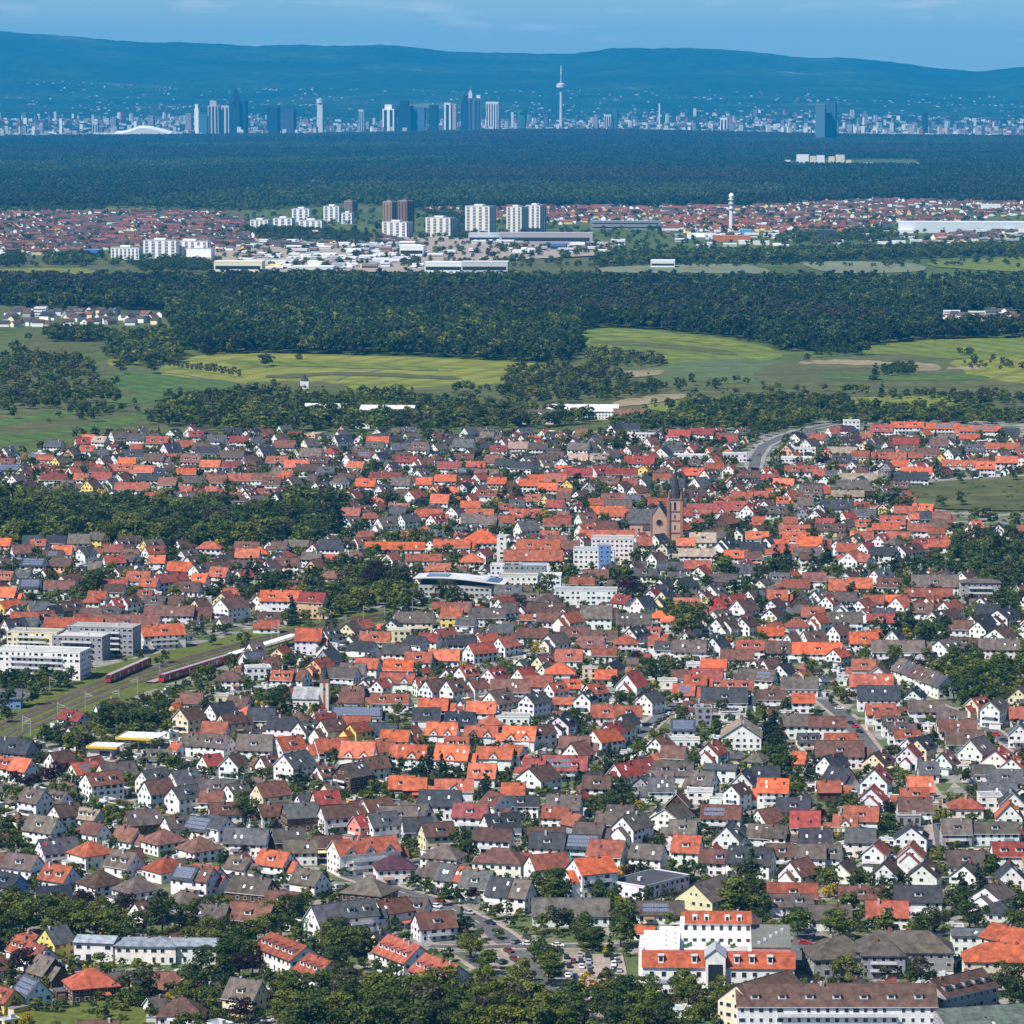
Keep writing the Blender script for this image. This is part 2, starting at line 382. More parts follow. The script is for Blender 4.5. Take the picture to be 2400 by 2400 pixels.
def street(pts, w, pav=True):
    z = ROADZ[0]*0 + 0.30 + 0.004*len(bpy.data.meshes)*0
    street.i += 1
    if pav: ribbon('pavement', pts, w+4.0, FM['pv'], 0.26+0.01*street.i, h=0.12)
    return ribbon('road', pts, w, FM['as'], 0.262+0.01*street.i + (0.004 if pav else 0))[1]
street.i = 0
def Z4(x, y, u0, v0): return (u0+x*0.24845, v0+y*0.24845)
T_M = (960, 2080)
main_road = street([Z4(-560,-120,*T_M), Z4(-100,45,*T_M), Z4(130,110,*T_M), Z4(400,210,*T_M), Z4(620,320,*T_M), Z4(820,430,*T_M), Z4(980,560,*T_M), Z4(1090,660,*T_M)], 9.5)
side_road = street([Z4(980,560,*T_M), Z4(1400,560,*T_M), Z4(2000,560,*T_M)], 6.5)
street([Z4(1090,650,*T_M), Z4(1180,800,*T_M), Z4(1330,960,*T_M), Z4(1500,1100,*T_M), Z4(1800,1290,*T_M)], 5.0)
street([Z4(980,560,*T_M), Z4(600,575,*T_M), Z4(200,560,*T_M)], 5.0)
street([Z4(500,640,*T_M), Z4(800,830,*T_M), Z4(1000,960,*T_M)], 5.0)
# residential streets
right_street = street([(2150,1640),(2290,1688),(2345,1730),(2420,1775)], 7)
left_street = street([(1930,1640),(1985,1685),(2030,1745),(2065,1790)], 8)
mid_street = street([(1600,1640),(1560,1668),(1520,1705),(1480,1740)], 7)
street([(2160,1830),(2190,1880),(2200,1925),(2210,1990)], 5.5)
street([(2180,1995),(2330,1995),(2420,1990)], 5.5)
street([(1840,2335),(1855,2270),(1875,2225),(1890,2180)], 7, False)
street([(920,2060),(700,2005),(560,1980)], 6)
FM['hw'] = surf_mat('pale_concrete', [(0.3, (0.20, 0.195, 0.185)), (0.7, (0.28, 0.27, 0.255))], 0.05, 5, fine=0.4)
ribbon('highway', [(1764,1110),(1772,1072),(1790,1046),(1830,1026),(1880,1010),(1940,997),(2040,986)], 16, FM['hw'], 0.52)
ribbon('highway_lanes', [(1764,1110),(1772,1072),(1790,1046),(1830,1026),(1880,1010),(1940,997),(2040,986)], 9, FM['as'], 0.53)
street([(290,862),(345,871),(420,878),(510,893),(560,898)], 5, False)
street([(788,894),(805,885),(850,876),(890,868)], 4, False)
street([(2320,957),(2420,950)], 6, False)
# parking lot
poly_obj('car_park', [Z4(1440,655,*T_M), Z4(2010,640,*T_M), Z4(2080,960,*T_M), Z4(1500,950,*T_M)], FM['pv'], 0.62)
poly_obj('forecourt', [Z4(640,920,0,1540), Z4(1250,850,0,1540), Z4(1700,800,0,1540), Z4(1620,1000,0,1540), Z4(1080,1010,0,1540)], FM['pv'], 0.62)
poly_obj('construction_pit', smooth_poly([Z4(320,1050,0,1540), Z4(640,1000,0,1540), Z4(1080,1010,0,1540), Z4(1060,1080,0,1540), Z4(760,1150,0,1540), Z4(400,1130,0,1540)]), FM['or'], 0.66)
for k in range(14):
    u, v = 1320+k*35, 2245+random.uniform(-4, 4)
# painted centre dashes on the main road
M_PAINT, nt, b = newmat('road_paint'); b.inputs['Base Color'].default_value = (0.75, 0.75, 0.73, 1)
vs = []; fs = []
for i in range(2, len(main_road)-2):
    a = main_road[i]; d = (main_road[i+1]-a).normalized(); n_ = Vector((-d.y, d.x))*0.12
    p = [a-n_, a+n_, a+d*4+n_, a+d*4-n_]; k = len(vs); vs += [(q.x, q.y, 0.34) for q in p]; fs.append((k, k+3, k+2, k+1))
me = bpy.data.meshes.new('road_markings'); me.from_pydata(vs, [], fs); me.materials.append(M_PAINT)
tag(mesh_obj('road_markings', me), kind='structure')

# railway: corridor, ballast, rails, platforms
RAIL = [(-120,1790),(0,1716),(250,1606),(480,1541),(700,1481),(850,1452),(1000,1432)]
poly_obj('railway_verge', [(-120,1742),(0,1672),(230,1565),(480,1506),(700,1450),(900,1424),(1010,1430),(860,1470),(700,1512),(560,1552),(480,1572),(330,1625),(200,1690),(60,1735),(-120,1830)], FM['lw'], 0.20)
M_RAILSTEEL, nt, b = newmat('rail_steel'); b.inputs['Base Color'].default_value = (0.16, 0.12, 0.10, 1); b.inputs['Metallic'].default_value = 0.6; b.inputs['Roughness'].default_value = 0.4
TRACKS = []
for off in (-7.5, -2.6, 4.5, 10.5):
    P = [Vector(G(u, v)) for u, v in RAIL]; Q = []
    for i, p in enumerate(P):
        d = (P[min(i+1, len(P)-1)]-P[max(i-1, 0)]).normalized(); Q.append(p+Vector((d.y, -d.x))*off)
    TRACKS.append(Q)
    px = [PX(q.x, q.y) for q in Q]
    ribbon('track_bed', px, 3.4, FM['rb'], 0.40)
    for s in (-0.72, 0.72):
        mb = bpy.data.meshes.new('rail'); vv = []; ff = []
        for i, q in enumerate(Q):
            d = (Q[min(i+1, len(Q)-1)]-Q[max(i-1, 0)]).normalized(); n_ = Vector((d.y, -d.x)); c0 = q+n_*s
            vv += [(c0.x-n_.x*.05, c0.y-n_.y*.05, .40), (c0.x-n_.x*.05, c0.y-n_.y*.05, .56), (c0.x+n_.x*.05, c0.y+n_.y*.05, .56), (c0.x+n_.x*.05, c0.y+n_.y*.05, .40)]
            if i: k = 4*i; ff += [(k-4+j, k-3+j, k+1+j, k+j) for j in range(3)]
        mb.from_pydata(vv, [], ff); mb.materials.append(M_RAILSTEEL); tag(mesh_obj('rail', mb), kind='structure')

# hills on the horizon
RIDGE = [(-900,90),(-400,80),(0,72),(30,73),(60,79),(130,81),(200,87),(270,94),(350,100),(420,99),(500,102),(600,108),(640,105),(720,105),(800,107),(890,104),(930,106),(1000,114),(1040,120),(1120,122),(1200,124),(1260,126),(1340,126),(1400,118),(1430,112),(1500,113),(1600,112),(1680,115),(1760,121),(1850,133),(1900,136),(1980,135),(2040,141),(2100,147),(2200,161),(2290,168),(2360,160),(2400,157),(2800,170),(3300,200)]
DR = 37000.0
RU = [r[0] for r in RIDGE]; RZ = [AT(r[0], r[1], DR)[2] for r in RIDGE]
def hill_z(x, y):
    u = 1200 + F_PX*x/y; zr = float(np.interp(u, RU, RZ))
    s = (y-22500)/(DR-22500)
    if s <= 0: return 0.0
    if s <= 1:
        lump = math.sin(x*0.0011+y*0.0007)*math.sin(y*0.0013-x*0.0005)*38*min(1, s*3)*(1-s)*1.5 + math.sin(x*0.0031+1)*math.sin(y*0.0023)*14*(1-s)*min(1, s*4)
        return max(0.0, zr*(0.22*s+0.78*s**2.3) + lump)
    return max(-30.0, zr*(1-((s-1)*2.2)**2*0.6))
vs = []; fs = []; NX, NY = 260, 90
for j in range(NY+1):
    y = 22000 + (44000-22000)*j/NY
    for i in range(NX+1):
        x = (-0.26+0.52*i/NX)*y
        vs.append((x, y, hill_z(x, y) + (0.3 if j == 0 else 0.6) + (random.uniform(-6, 6) if y > 30000 else 0)))
for j in range(NY):
    for i in range(NX):
        k = j*(NX+1)+i; fs.append((k, k+1, k+NX+2, k+NX+1))
m, nt, b = newmat('hill_forest')
c_ = ramp(nt, noise(nt, 0.0011, 8), [(0.30, (0.010, 0.026, 0.010)), (0.54, (0.020, 0.040, 0.014)), (0.66, (0.034, 0.056, 0.020)), (0.74, (0.13, 0.13, 0.075))])
c_ = mixc(nt, c_, ramp(nt, noise(nt, 0.012, 4), [(0.3, g3(0.55)), (0.7, g3(1.4))]), 1.0, 'MULTIPLY')
nt.links.new(c_, b.inputs['Base Color']); b.inputs['Roughness'].default_value = 1.0; b.inputs['Specular IOR Level'].default_value = 0.0
me = bpy.data.meshes.new('hills'); me.from_pydata(vs, [], fs); me.materials.append(m); me.shade_smooth()
tag(mesh_obj('hills', me), kind='structure')
# ================================================================== houses
RC = dict(O=(0.53,0.110,0.036), T=(0.32,0.082,0.042), M=(0.175,0.074,0.053), B=(0.115,0.064,0.048), Y=(0.125,0.098,0.082), G=(0.090,0.090,0.097),
          D=(0.042,0.046,0.056), K=(0.022,0.028,0.045), C=(0.27,0.052,0.040), L=(0.42,0.40,0.37), W=(0.80,0.80,0.80), N=(0.36,0.27,0.20), X=(0.065,0.028,0.042),
          S=(0.050,0.058,0.085), Z=(0.27,0.32,0.37), F=(0.085,0.098,0.080))
RN = dict(O='bright orange', T='terracotta', M='reddish-brown', B='brown', Y='grey-brown', G='grey', D='dark slate', K='black slate', C='red', L='pale flat', W='white',
          N='tan', X='dark purple', S='solar-covered', Z='zinc-grey', F='green-grey')
WC = dict(w=(0.80,0.785,0.75), c=(0.74,0.63,0.42), y=(0.74,0.56,0.16), b=(0.14,0.27,0.52), p=(0.70,0.25,0.22), k=(0.115,0.062,0.038), g=(0.30,0.30,0.32),
          r=(0.50,0.055,0.05), t=(0.06,0.30,0.33), o=(0.72,0.43,0.25))
WN = dict(w='white', c='cream', y='yellow', b='blue', p='pink', k='timber-clad', g='grey', r='red', t='teal', o='peach')
WHITE = (0.80, 0.79, 0.77)
def window_mb(w, h, frame=WHITE):
    mb = MB(); a, c, t = w/2, h/2, 0.07; d = 0.07
    o = [(-a,-d,-c),(a,-d,-c),(a,-d,c),(-a,-d,c)]; i = [(-a+t,-d,-c+t),(a-t,-d,-c+t),(a-t,-d,c-t),(-a+t,-d,c-t)]; k = [(x, -0.02, z) for x, _, z in i]; q = [(x, 0.0, z) for x, _, z in o]
    for n in range(4):
        j = (n+1) % 4
        mb.face([o[n], o[j], i[j], i[n]], WALL, frame); mb.face([i[n], i[j], k[j], k[n]], WALL, frame); mb.face([q[n], q[j], o[j], o[n]], WALL, frame)
    mb.face(k, GLASS, (0, 0, 0)); return mb
_WIN = {}
def window_mesh(w, h):
    if (w, h) not in _WIN: _WIN[(w, h)] = (window_mb(w, h), window_mb(w, h).mesh('window'))
    return _WIN[(w, h)]
def win_simple(w, h):
    mb = MB(); a, c = w/2, h/2
    mb.face([(-a,-.05,-c),(a,-.05,-c),(a,-.05,c),(-a,-.05,c)], GLASS, (0, 0, 0))
    return mb

def build_house(s, simple=False):
    """s: dict(L, W, h, yaw, roof, wall, flags). Returns parts [(name, MB, parent-name)] and windows [(x, y, z, rot, w, h)] in local axes (ridge along x)."""
    L, W, h, fl, rng = s['L'], s['W'], s['h'], s['fl'], random.Random(s['seed'])
    jit = rng.uniform(0.68, 1.22); plain = s.get('special') or 'f' in fl
    gm = sum(RC[s['roof']])/3; dz = rng.uniform(0, .22) if not s.get('special') else .1; rc = tuple(min(1, (c*(1-dz)+gm*dz)*jit*rng.uniform(0.95, 1.05)) for c in RC[s['roof']])
    wc = tuple(min(0.84, c*rng.uniform(0.90, 1.04)) for c in WC[s['wall']])
    tp = s['tp']; hip, flat = 'h' in fl, 'f' in fl
    zr = h + W/2*tp; parts = []; wins = []
    ox, oy, t = 0.45, 0.55, 0.22
    wall = MB()
    if flat or hip: wall.box(-L/2, L/2, -W/2, W/2, -0.3, h, WALL, wc, False)
    else:
        wall.prism_x([(-W/2, -0.3), (W/2, -0.3), (W/2, h), (0, zr), (-W/2, h)], -L/2, L/2, WALL, wc)
    parts.append(('wall', wall, None))
    roof = MB()
    if flat:
        a, c, k = L/2+0.15, W/2+0.15, 0.28
        edge = tuple(min(0.8, x*1.05) for x in wc) if s['wall'] in 'wcyo' else (0.4, 0.4, 0.4)
        O_ = [(-a,-c),(a,-c),(a,c),(-a,c)]; I_ = [(-a+k,-c+k),(a-k,-c+k),(a-k,c-k),(-a+k,c-k)]
        for n in range(4):
            j = (n+1) % 4
            roof.face([(*O_[n], h+.02), (*O_[j], h+.02), (*O_[j], h+.5), (*O_[n], h+.5)], WALL, edge)
            roof.face([(*O_[n], h+.5), (*O_[j], h+.5), (*I_[j], h+.5), (*I_[n], h+.5)], METAL, (0.45, 0.45, 0.45))
            roof.face([(*I_[n], h+.5), (*I_[j], h+.5), (*I_[j], h+.15), (*I_[n], h+.15)], WALL, edge)
        roof.face([(x, y, h+.15) for x, y in I_], PAVE, rc)
    elif hip:
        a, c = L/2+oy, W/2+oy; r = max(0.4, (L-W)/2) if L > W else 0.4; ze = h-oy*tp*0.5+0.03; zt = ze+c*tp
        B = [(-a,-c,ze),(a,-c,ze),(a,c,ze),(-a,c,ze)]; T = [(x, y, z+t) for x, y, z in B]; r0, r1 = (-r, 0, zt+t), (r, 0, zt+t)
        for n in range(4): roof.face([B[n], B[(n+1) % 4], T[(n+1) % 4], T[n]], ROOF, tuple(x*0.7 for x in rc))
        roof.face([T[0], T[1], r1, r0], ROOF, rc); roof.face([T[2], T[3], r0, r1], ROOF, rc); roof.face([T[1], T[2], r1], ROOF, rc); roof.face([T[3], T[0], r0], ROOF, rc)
        roof.face(B[::-1], WALL, (0.5, 0.45, 0.38)); zr = zt
    else:
        ye, ze = W/2+oy, h-oy*tp; o = 0.03
        roof.prism_x([(-ye, ze+o), (0, zr+o), (ye, ze+o), (ye, ze+o+t), (0, zr+o+t), (-ye, ze+o+t)], -L/2-ox, L/2+ox, ROOF, rc)
        trim = rng.choice([(.06,.035,.025), (.06,.035,.025), (.10,.06,.04), (.6,.6,.58)])
        for q_ in (0, 1, 4, 7): roof.c[q_] = trim; roof.m[q_] = WALL      # verge and eaves boards
        rg_ = tuple(min(1, k*rng.choice((.7, 1.25))) for k in rc); roof.box(-L/2-ox, L/2+ox, -.14, .14, zr+o+t-.06, zr+o+t+.07, ROOF, rg_)
    parts.append(('roof', roof, None))
    def on_slope(x, f):                                # point on the camera-side slope, f 0 eave .. 1 ridge
        y = -W/2*(1-f); return (x, y, h+(W/2+y)*tp+0.27)
    if not flat:
        for _ in range(1 if L < 20 else 3):
            cx = rng.uniform(-0.32, 0.32)*L*(0.5 if hip else 1); cyy = rng.choice((-1, 1))*rng.uniform(0.3, 1.0)
            ch = MB(); cz = h+(W/2-abs(cyy))*tp
            if hip: cz = zr-1.2
            ch.box(cx-.38, cx+.38, cyy-.38, cyy+.38, cz-0.6, zr+rng.uniform(.6, 1.1), WALL, rng.choice([(0.25,0.10,0.06),(0.22,0.2,0.19),(0.45,0.42,0.4)]))
            parts.append(('chimney', ch, 'roof'))
    else:
        ch = MB(); bx_ = rng.uniform(-.25, .25)*L; ch.box(bx_-.8, bx_+.8, -.7, .7, h+.1, h+1.5, METAL, (0.5, 0.5, 0.5)); parts.append(('roof_vent', ch, 'roof'))
    # dormers with pane, on the camera side
    nd_ = next((int(fl[i+1]) for i, c in enumerate(fl) if c == 'd' and fl[i+1:i+2].isdigit()), 0)
    if nd_ == 0 and 'x' not in fl and not (plain or hip) and L > 8 and s['roof'] != 'S' and rng.random() < .34: nd_ = rng.choice((1, 1, 2))
    for k in range(nd_):
        dw = min(2.6, L/(nd_+0.8)*0.7); x = (k-(nd_-1)/2)*L/(nd_+0.3); yf = -W/2*0.72; z0 = h+(W/2+yf)*tp; yb = min(0, yf+1.75/max(tp, .4))
        d = MB(); d.prism_x([(yf, z0), (yb, z0+1.75), (yf, z0+1.75)][::-1], x-dw/2, x+dw/2, WALL, wc if s['wall'] != 'k' else WHITE)
        d.prism_x([(yf-.3, z0+1.72), (yb+.3, z0+1.95), (yb+.3, z0+2.1), (yf-.3, z0+1.9)][::-1], x-dw/2-.2, x+dw/2+.2, ROOF, rc)
        parts.append(('dormer', d, None)); wins.append((x, yf-0.01, z0+1.0, 0.0, round(dw*0.7, 1), 1.0))
    # cross gables
    nx_ = next((int(fl[i+1]) for i, c in enumerate(fl) if c == 'x' and fl[i+1:i+2].isdigit()), 0)
    for k in range(nx_):
        gw = min(3.6, L/(nx_+0.6)*0.62); x = (k-(nx_-1)/2)*L/(nx_+0.15)
        yf = -W/2-0.25; zg = h+0.9; za = zg+gw/2*1.0; yb = -W/2+max(0.5, (za-h)/tp)
        g_ = MB(); g_.prism_y([(x-gw/2, 0), (x+gw/2, 0), (x+gw/2, zg), (x, za), (x-gw/2, zg)], yf, min(yb, -0.2), WALL, wc); parts.append(('cross_gable', g_, None))
        q = MB(); e = gw/2+.3
        q.prism_y([(x-e, zg-.27), (x, za+.03), (x+e, zg-.27), (x+e, zg-.05), (x, za+.25), (x-e, zg-.05)], yf-.3, min(yb+.2, 0), ROOF, rc); parts.append(('cross_gable_roof', q, None))
        for fz in range(max(1, int(h/2.8))): wins.append((x, yf-.01, 1.5+2.75*fz, 0.0, 1.6, 1.3))
        wins.append((x, yf-.01, h+0.75, 0.0, 1.0, 1.0))
    # skylights
    if not (flat or hip) and not simple and s['roof'] != 'S' and nd_ == 0:
        for k in range(rng.choice((0, 0, 1, 2, 3))):
            sx, f = rng.uniform(-.4, .4)*L, rng.uniform(.3, .7); x, y, z = on_slope(sx, f); q = MB(); a, bb = .4, .5
            pale = rng.random() < 0.6  # pale colour in place of glass stands for a bright reflection
            q.prism_x([(y-bb, z-bb*tp-.02), (y+bb, z+bb*tp-.02), (y+bb, z+bb*tp+.07), (y-bb, z-bb*tp+.07)], x-a, x+a, METAL if pale else GLASS, (0.75, 0.77, 0.8)); parts.append(('skylight', q, 'roof'))
    # solar panels, each its own piece
    solar = []
    if 's' in fl or s['roof'] == 'S':
        n = int((L-1.2)/1.15) if s['roof'] == 'S' else int(L*0.55/1.15)
        rows = 3 if s['roof'] == 'S' else 2
        x0 = -(n-1)*1.15/2 if s['roof'] == 'S' else rng.uniform(-L/2+.8, L/2-.8-n*1.15)
        for r_ in range(rows):
            for k in range(n):
                f = (0.2+0.28*r_) if rows == 3 else 0.28+0.34*r_
                x, y, z = on_slope(x0+k*1.15, f); solar.append((x, y, z+(0.05 if hip else 0), math.atan(tp)))
        if hip: solar = [q for q in solar if abs(q[0]) < L/2-(q[1]+W/2)-0.8]
    # windows: every wall that can be seen
    fls = max(1, int(round((h-0.2)/2.75))); fh = h/fls
    yaw = s['yaw']
    def wallrow(n_dir, length, y_off, gable):
        # n_dir: local rotation of the outward normal measured from -y
        cnt = max(1, int(length/2.9)); step = length/cnt
        for f_ in range(fls):
            for k in range(cnt):
                if rng.random() < 0.10: continue
                w_ = rng.choice((1.2, 1.2, 1.5, 2.1)) if fls > 1 or f_ else 1.4
                if w_ > step-0.5: w_ = 1.1
                p = -length/2+step*(k+.5); q = (p, -y_off, fh*f_+fh*0.56)
                ca, sa = math.cos(n_dir), math.sin(n_dir)
                wins.append((q[0]*ca-q[1]*sa, q[0]*sa+q[1]*ca, q[2], n_dir, w_, 1.4 if (f_ or rng.random() < .7) else 2.0))
        if gable and not (flat or hip) and W > 6.5:
            for p in ((-1.1, 1.1) if W > 8.5 else (0,)):
                ca, sa = math.cos(n_dir), math.sin(n_dir); zq = h+W*tp*0.17
                wins.append((p*ca+y_off*sa, p*sa-y_off*ca, zq, n_dir, 0.9, 1.1))
    if nx_ == 0: wallrow(0.0, L, W/2+.01, False)
    if yaw > R(-20): wallrow(-math.pi/2, W, L/2+.01, True)      # -x end
    if yaw < R(20): wallrow(math.pi/2, W, L/2+.01, True)        # +x end
    # extensions: lower annex, garage, porch
    if not plain and L > 7:
        if rng.random() < .38 and not hip:
            e = rng.choice((-1, 1)); aw, al, ah = W*rng.uniform(.5, .8), rng.uniform(2.5, 4.5), h*rng.uniform(.5, .8); x0 = e*L/2; x1 = x0+e*al; xa, xb = min(x0, x1), max(x0, x1); q = MB()
            q.prism_x([(-aw/2, -.3), (aw/2, -.3), (aw/2, ah), (0, ah+aw/2*tp), (-aw/2, ah)], xa, xb, WALL, wc); parts.append(('annex_wall', q, None)); q = MB()
            q.prism_x([(-aw/2-.3, ah-.2), (0, ah+aw/2*tp+.03), (aw/2+.3, ah-.2), (aw/2+.3, ah), (0, ah+aw/2*tp+.25), (-aw/2-.3, ah)], xa+(0 if e > 0 else -.25), xb+(.25 if e > 0 else 0), ROOF, rc); parts.append(('annex_roof', q, None))
        if rng.random() < .42:
            gx, gy = rng.choice((-1, 1))*(L/2+2.2), rng.uniform(-W/2, W/4); q = MB(); q.box(gx-1.6, gx+1.6, gy-2.8, gy+2.8, -.3, 2.6, WALL, tuple(k*.92 for k in wc)); parts.append(('garage', q, None))
            q = MB(); q.box(gx-1.75, gx+1.75, gy-2.95, gy+2.95, 2.62, 2.85, PAVE, rng.choice([(.2,.19,.18), (.35,.34,.32), (.10,.10,.10)])); q.box(gx-1.2, gx+1.2, gy-2.86, gy-2.81, 0, 2.1, METAL, rng.choice([(.3,.2,.12), (.6,.6,.6), (.12,.13,.14)])); parts.append(('garage_roof', q, None))
        if rng.random() < .30:
            px_ = rng.uniform(-.3, .3)*L; q = MB(); q.prism_x([(-W/2-2.4, 2.3), (-W/2, 2.9), (-W/2, 3.05), (-W/2-2.4, 2.45)][::-1], px_-2, px_+2, METAL, rng.choice([(.5,.5,.5), (.45,.12,.06), (.7,.6,.3), (.25,.16,.1), (.12,.14,.16)])); q.box(px_-1.9, px_-1.8, -W/2-2.3, -W/2-2.2, -.2, 2.4, METAL, (.3,.3,.3)); q.box(px_+1.8, px_+1.9, -W/2-2.3, -W/2-2.2, -.2, 2.4, METAL, (.3,.3,.3)); parts.append(('terrace_cover', q, None))
        if 'k' not in fl and h > 4.6 and rng.random() < .28: fl = fl+'k'
    # balcony
    if 'k' in fl:
        q = MB(); big = yaw > R(28)
        for f_ in range(1, fls):
            z = fh*f_
            if big: q.box(-L/2-1.5, -L/2, -W*0.3, W*0.3, z-.1, z+.06, WALL, wc); q.box(-L/2-1.5, -L/2-1.42, -W*0.3, W*0.3, z+.06, z+1.0, WALL, (.62,.62,.62))
            else: q.box(-L*0.3, L*0.3, -W/2-1.5, -W/2, z-.1, z+.06, WALL, wc); q.box(-L*0.3, L*0.3, -W/2-1.5, -W/2-1.42, z+.06, z+1.0, WALL, (.62,.62,.62))
        if q.v: parts.append(('balcony', q, None))
    return parts, wins, solar, zr

_SOLAR = None
def solar_mesh(tilt):
    global _SOLAR
    if _SOLAR is None: _SOLAR = {}
    k = round(tilt, 2)
    if k not in _SOLAR:
        mb = MB(); c, s_ = math.cos(k), math.sin(k)
        def tr(x, y, z): return (x, y*c-z*s_, y*s_+z*c)
        b_ = MB(); b_.box(-.53, .53, -.78, .78, 0.03, 0.09, SOLAR, (0, 0, 0)); b_.v = [tr(*p) for p in b_.v]
        _SOLAR[k] = b_.mesh('solar_panel')
    return _SOLAR[k]
def emit_house(s, name='house'):
    """individual house: Empty + parts + windows"""
    parts, wins, solar, zr = build_house(s)
    r = root(name, s['x'], s['y'], s['yaw']); by = {}
    for n, mb, par in parts:
        o = mb.obj(n, by.get(par, r)); by.setdefault(n, o)
    for x, y, z, rot, w, h in wins: mesh_obj('window', window_mesh(w, h)[1], r, (x, y, z), rot)
    for x, y, z, tl in solar: mesh_obj('solar_panel', solar_mesh(tl), by['roof'], (x, y, z))
    return r
def merge_house(big, s, windows=True):
    parts, wins, solar, zr = build_house(s, True)
    tmp = MB()
    for n, mb, par in parts: tmp.add(mb)
    if windows:
        for x, y, z, rot, w, h in wins: tmp.add(win_simple(w, h), (x, y, z), rot)
    for x, y, z, tl in solar:
        q = MB(); dy, dz = .78*math.cos(tl), .78*math.sin(tl)
        q.face([(x-.53, y-dy, z-dz+.05), (x+.53, y-dy, z-dz+.05), (x+.53, y+dy, z+dz+.05), (x-.53, y+dy, z+dz+.05)], SOLAR, (0, 0, 0)); tmp.add(q)
    big.add(tmp, (s['x'], s['y'], 0), s['yaw'])
def house_look(s):
    a = f"{WN[s['wall']]} house, {RN[s['roof']]}"
    a += ' roof' if s['roof'] == 'L' else (' flat roof' if 'f' in s['fl'] else (' hipped roof' if 'h' in s['fl'] else ' gabled roof'))
    return a
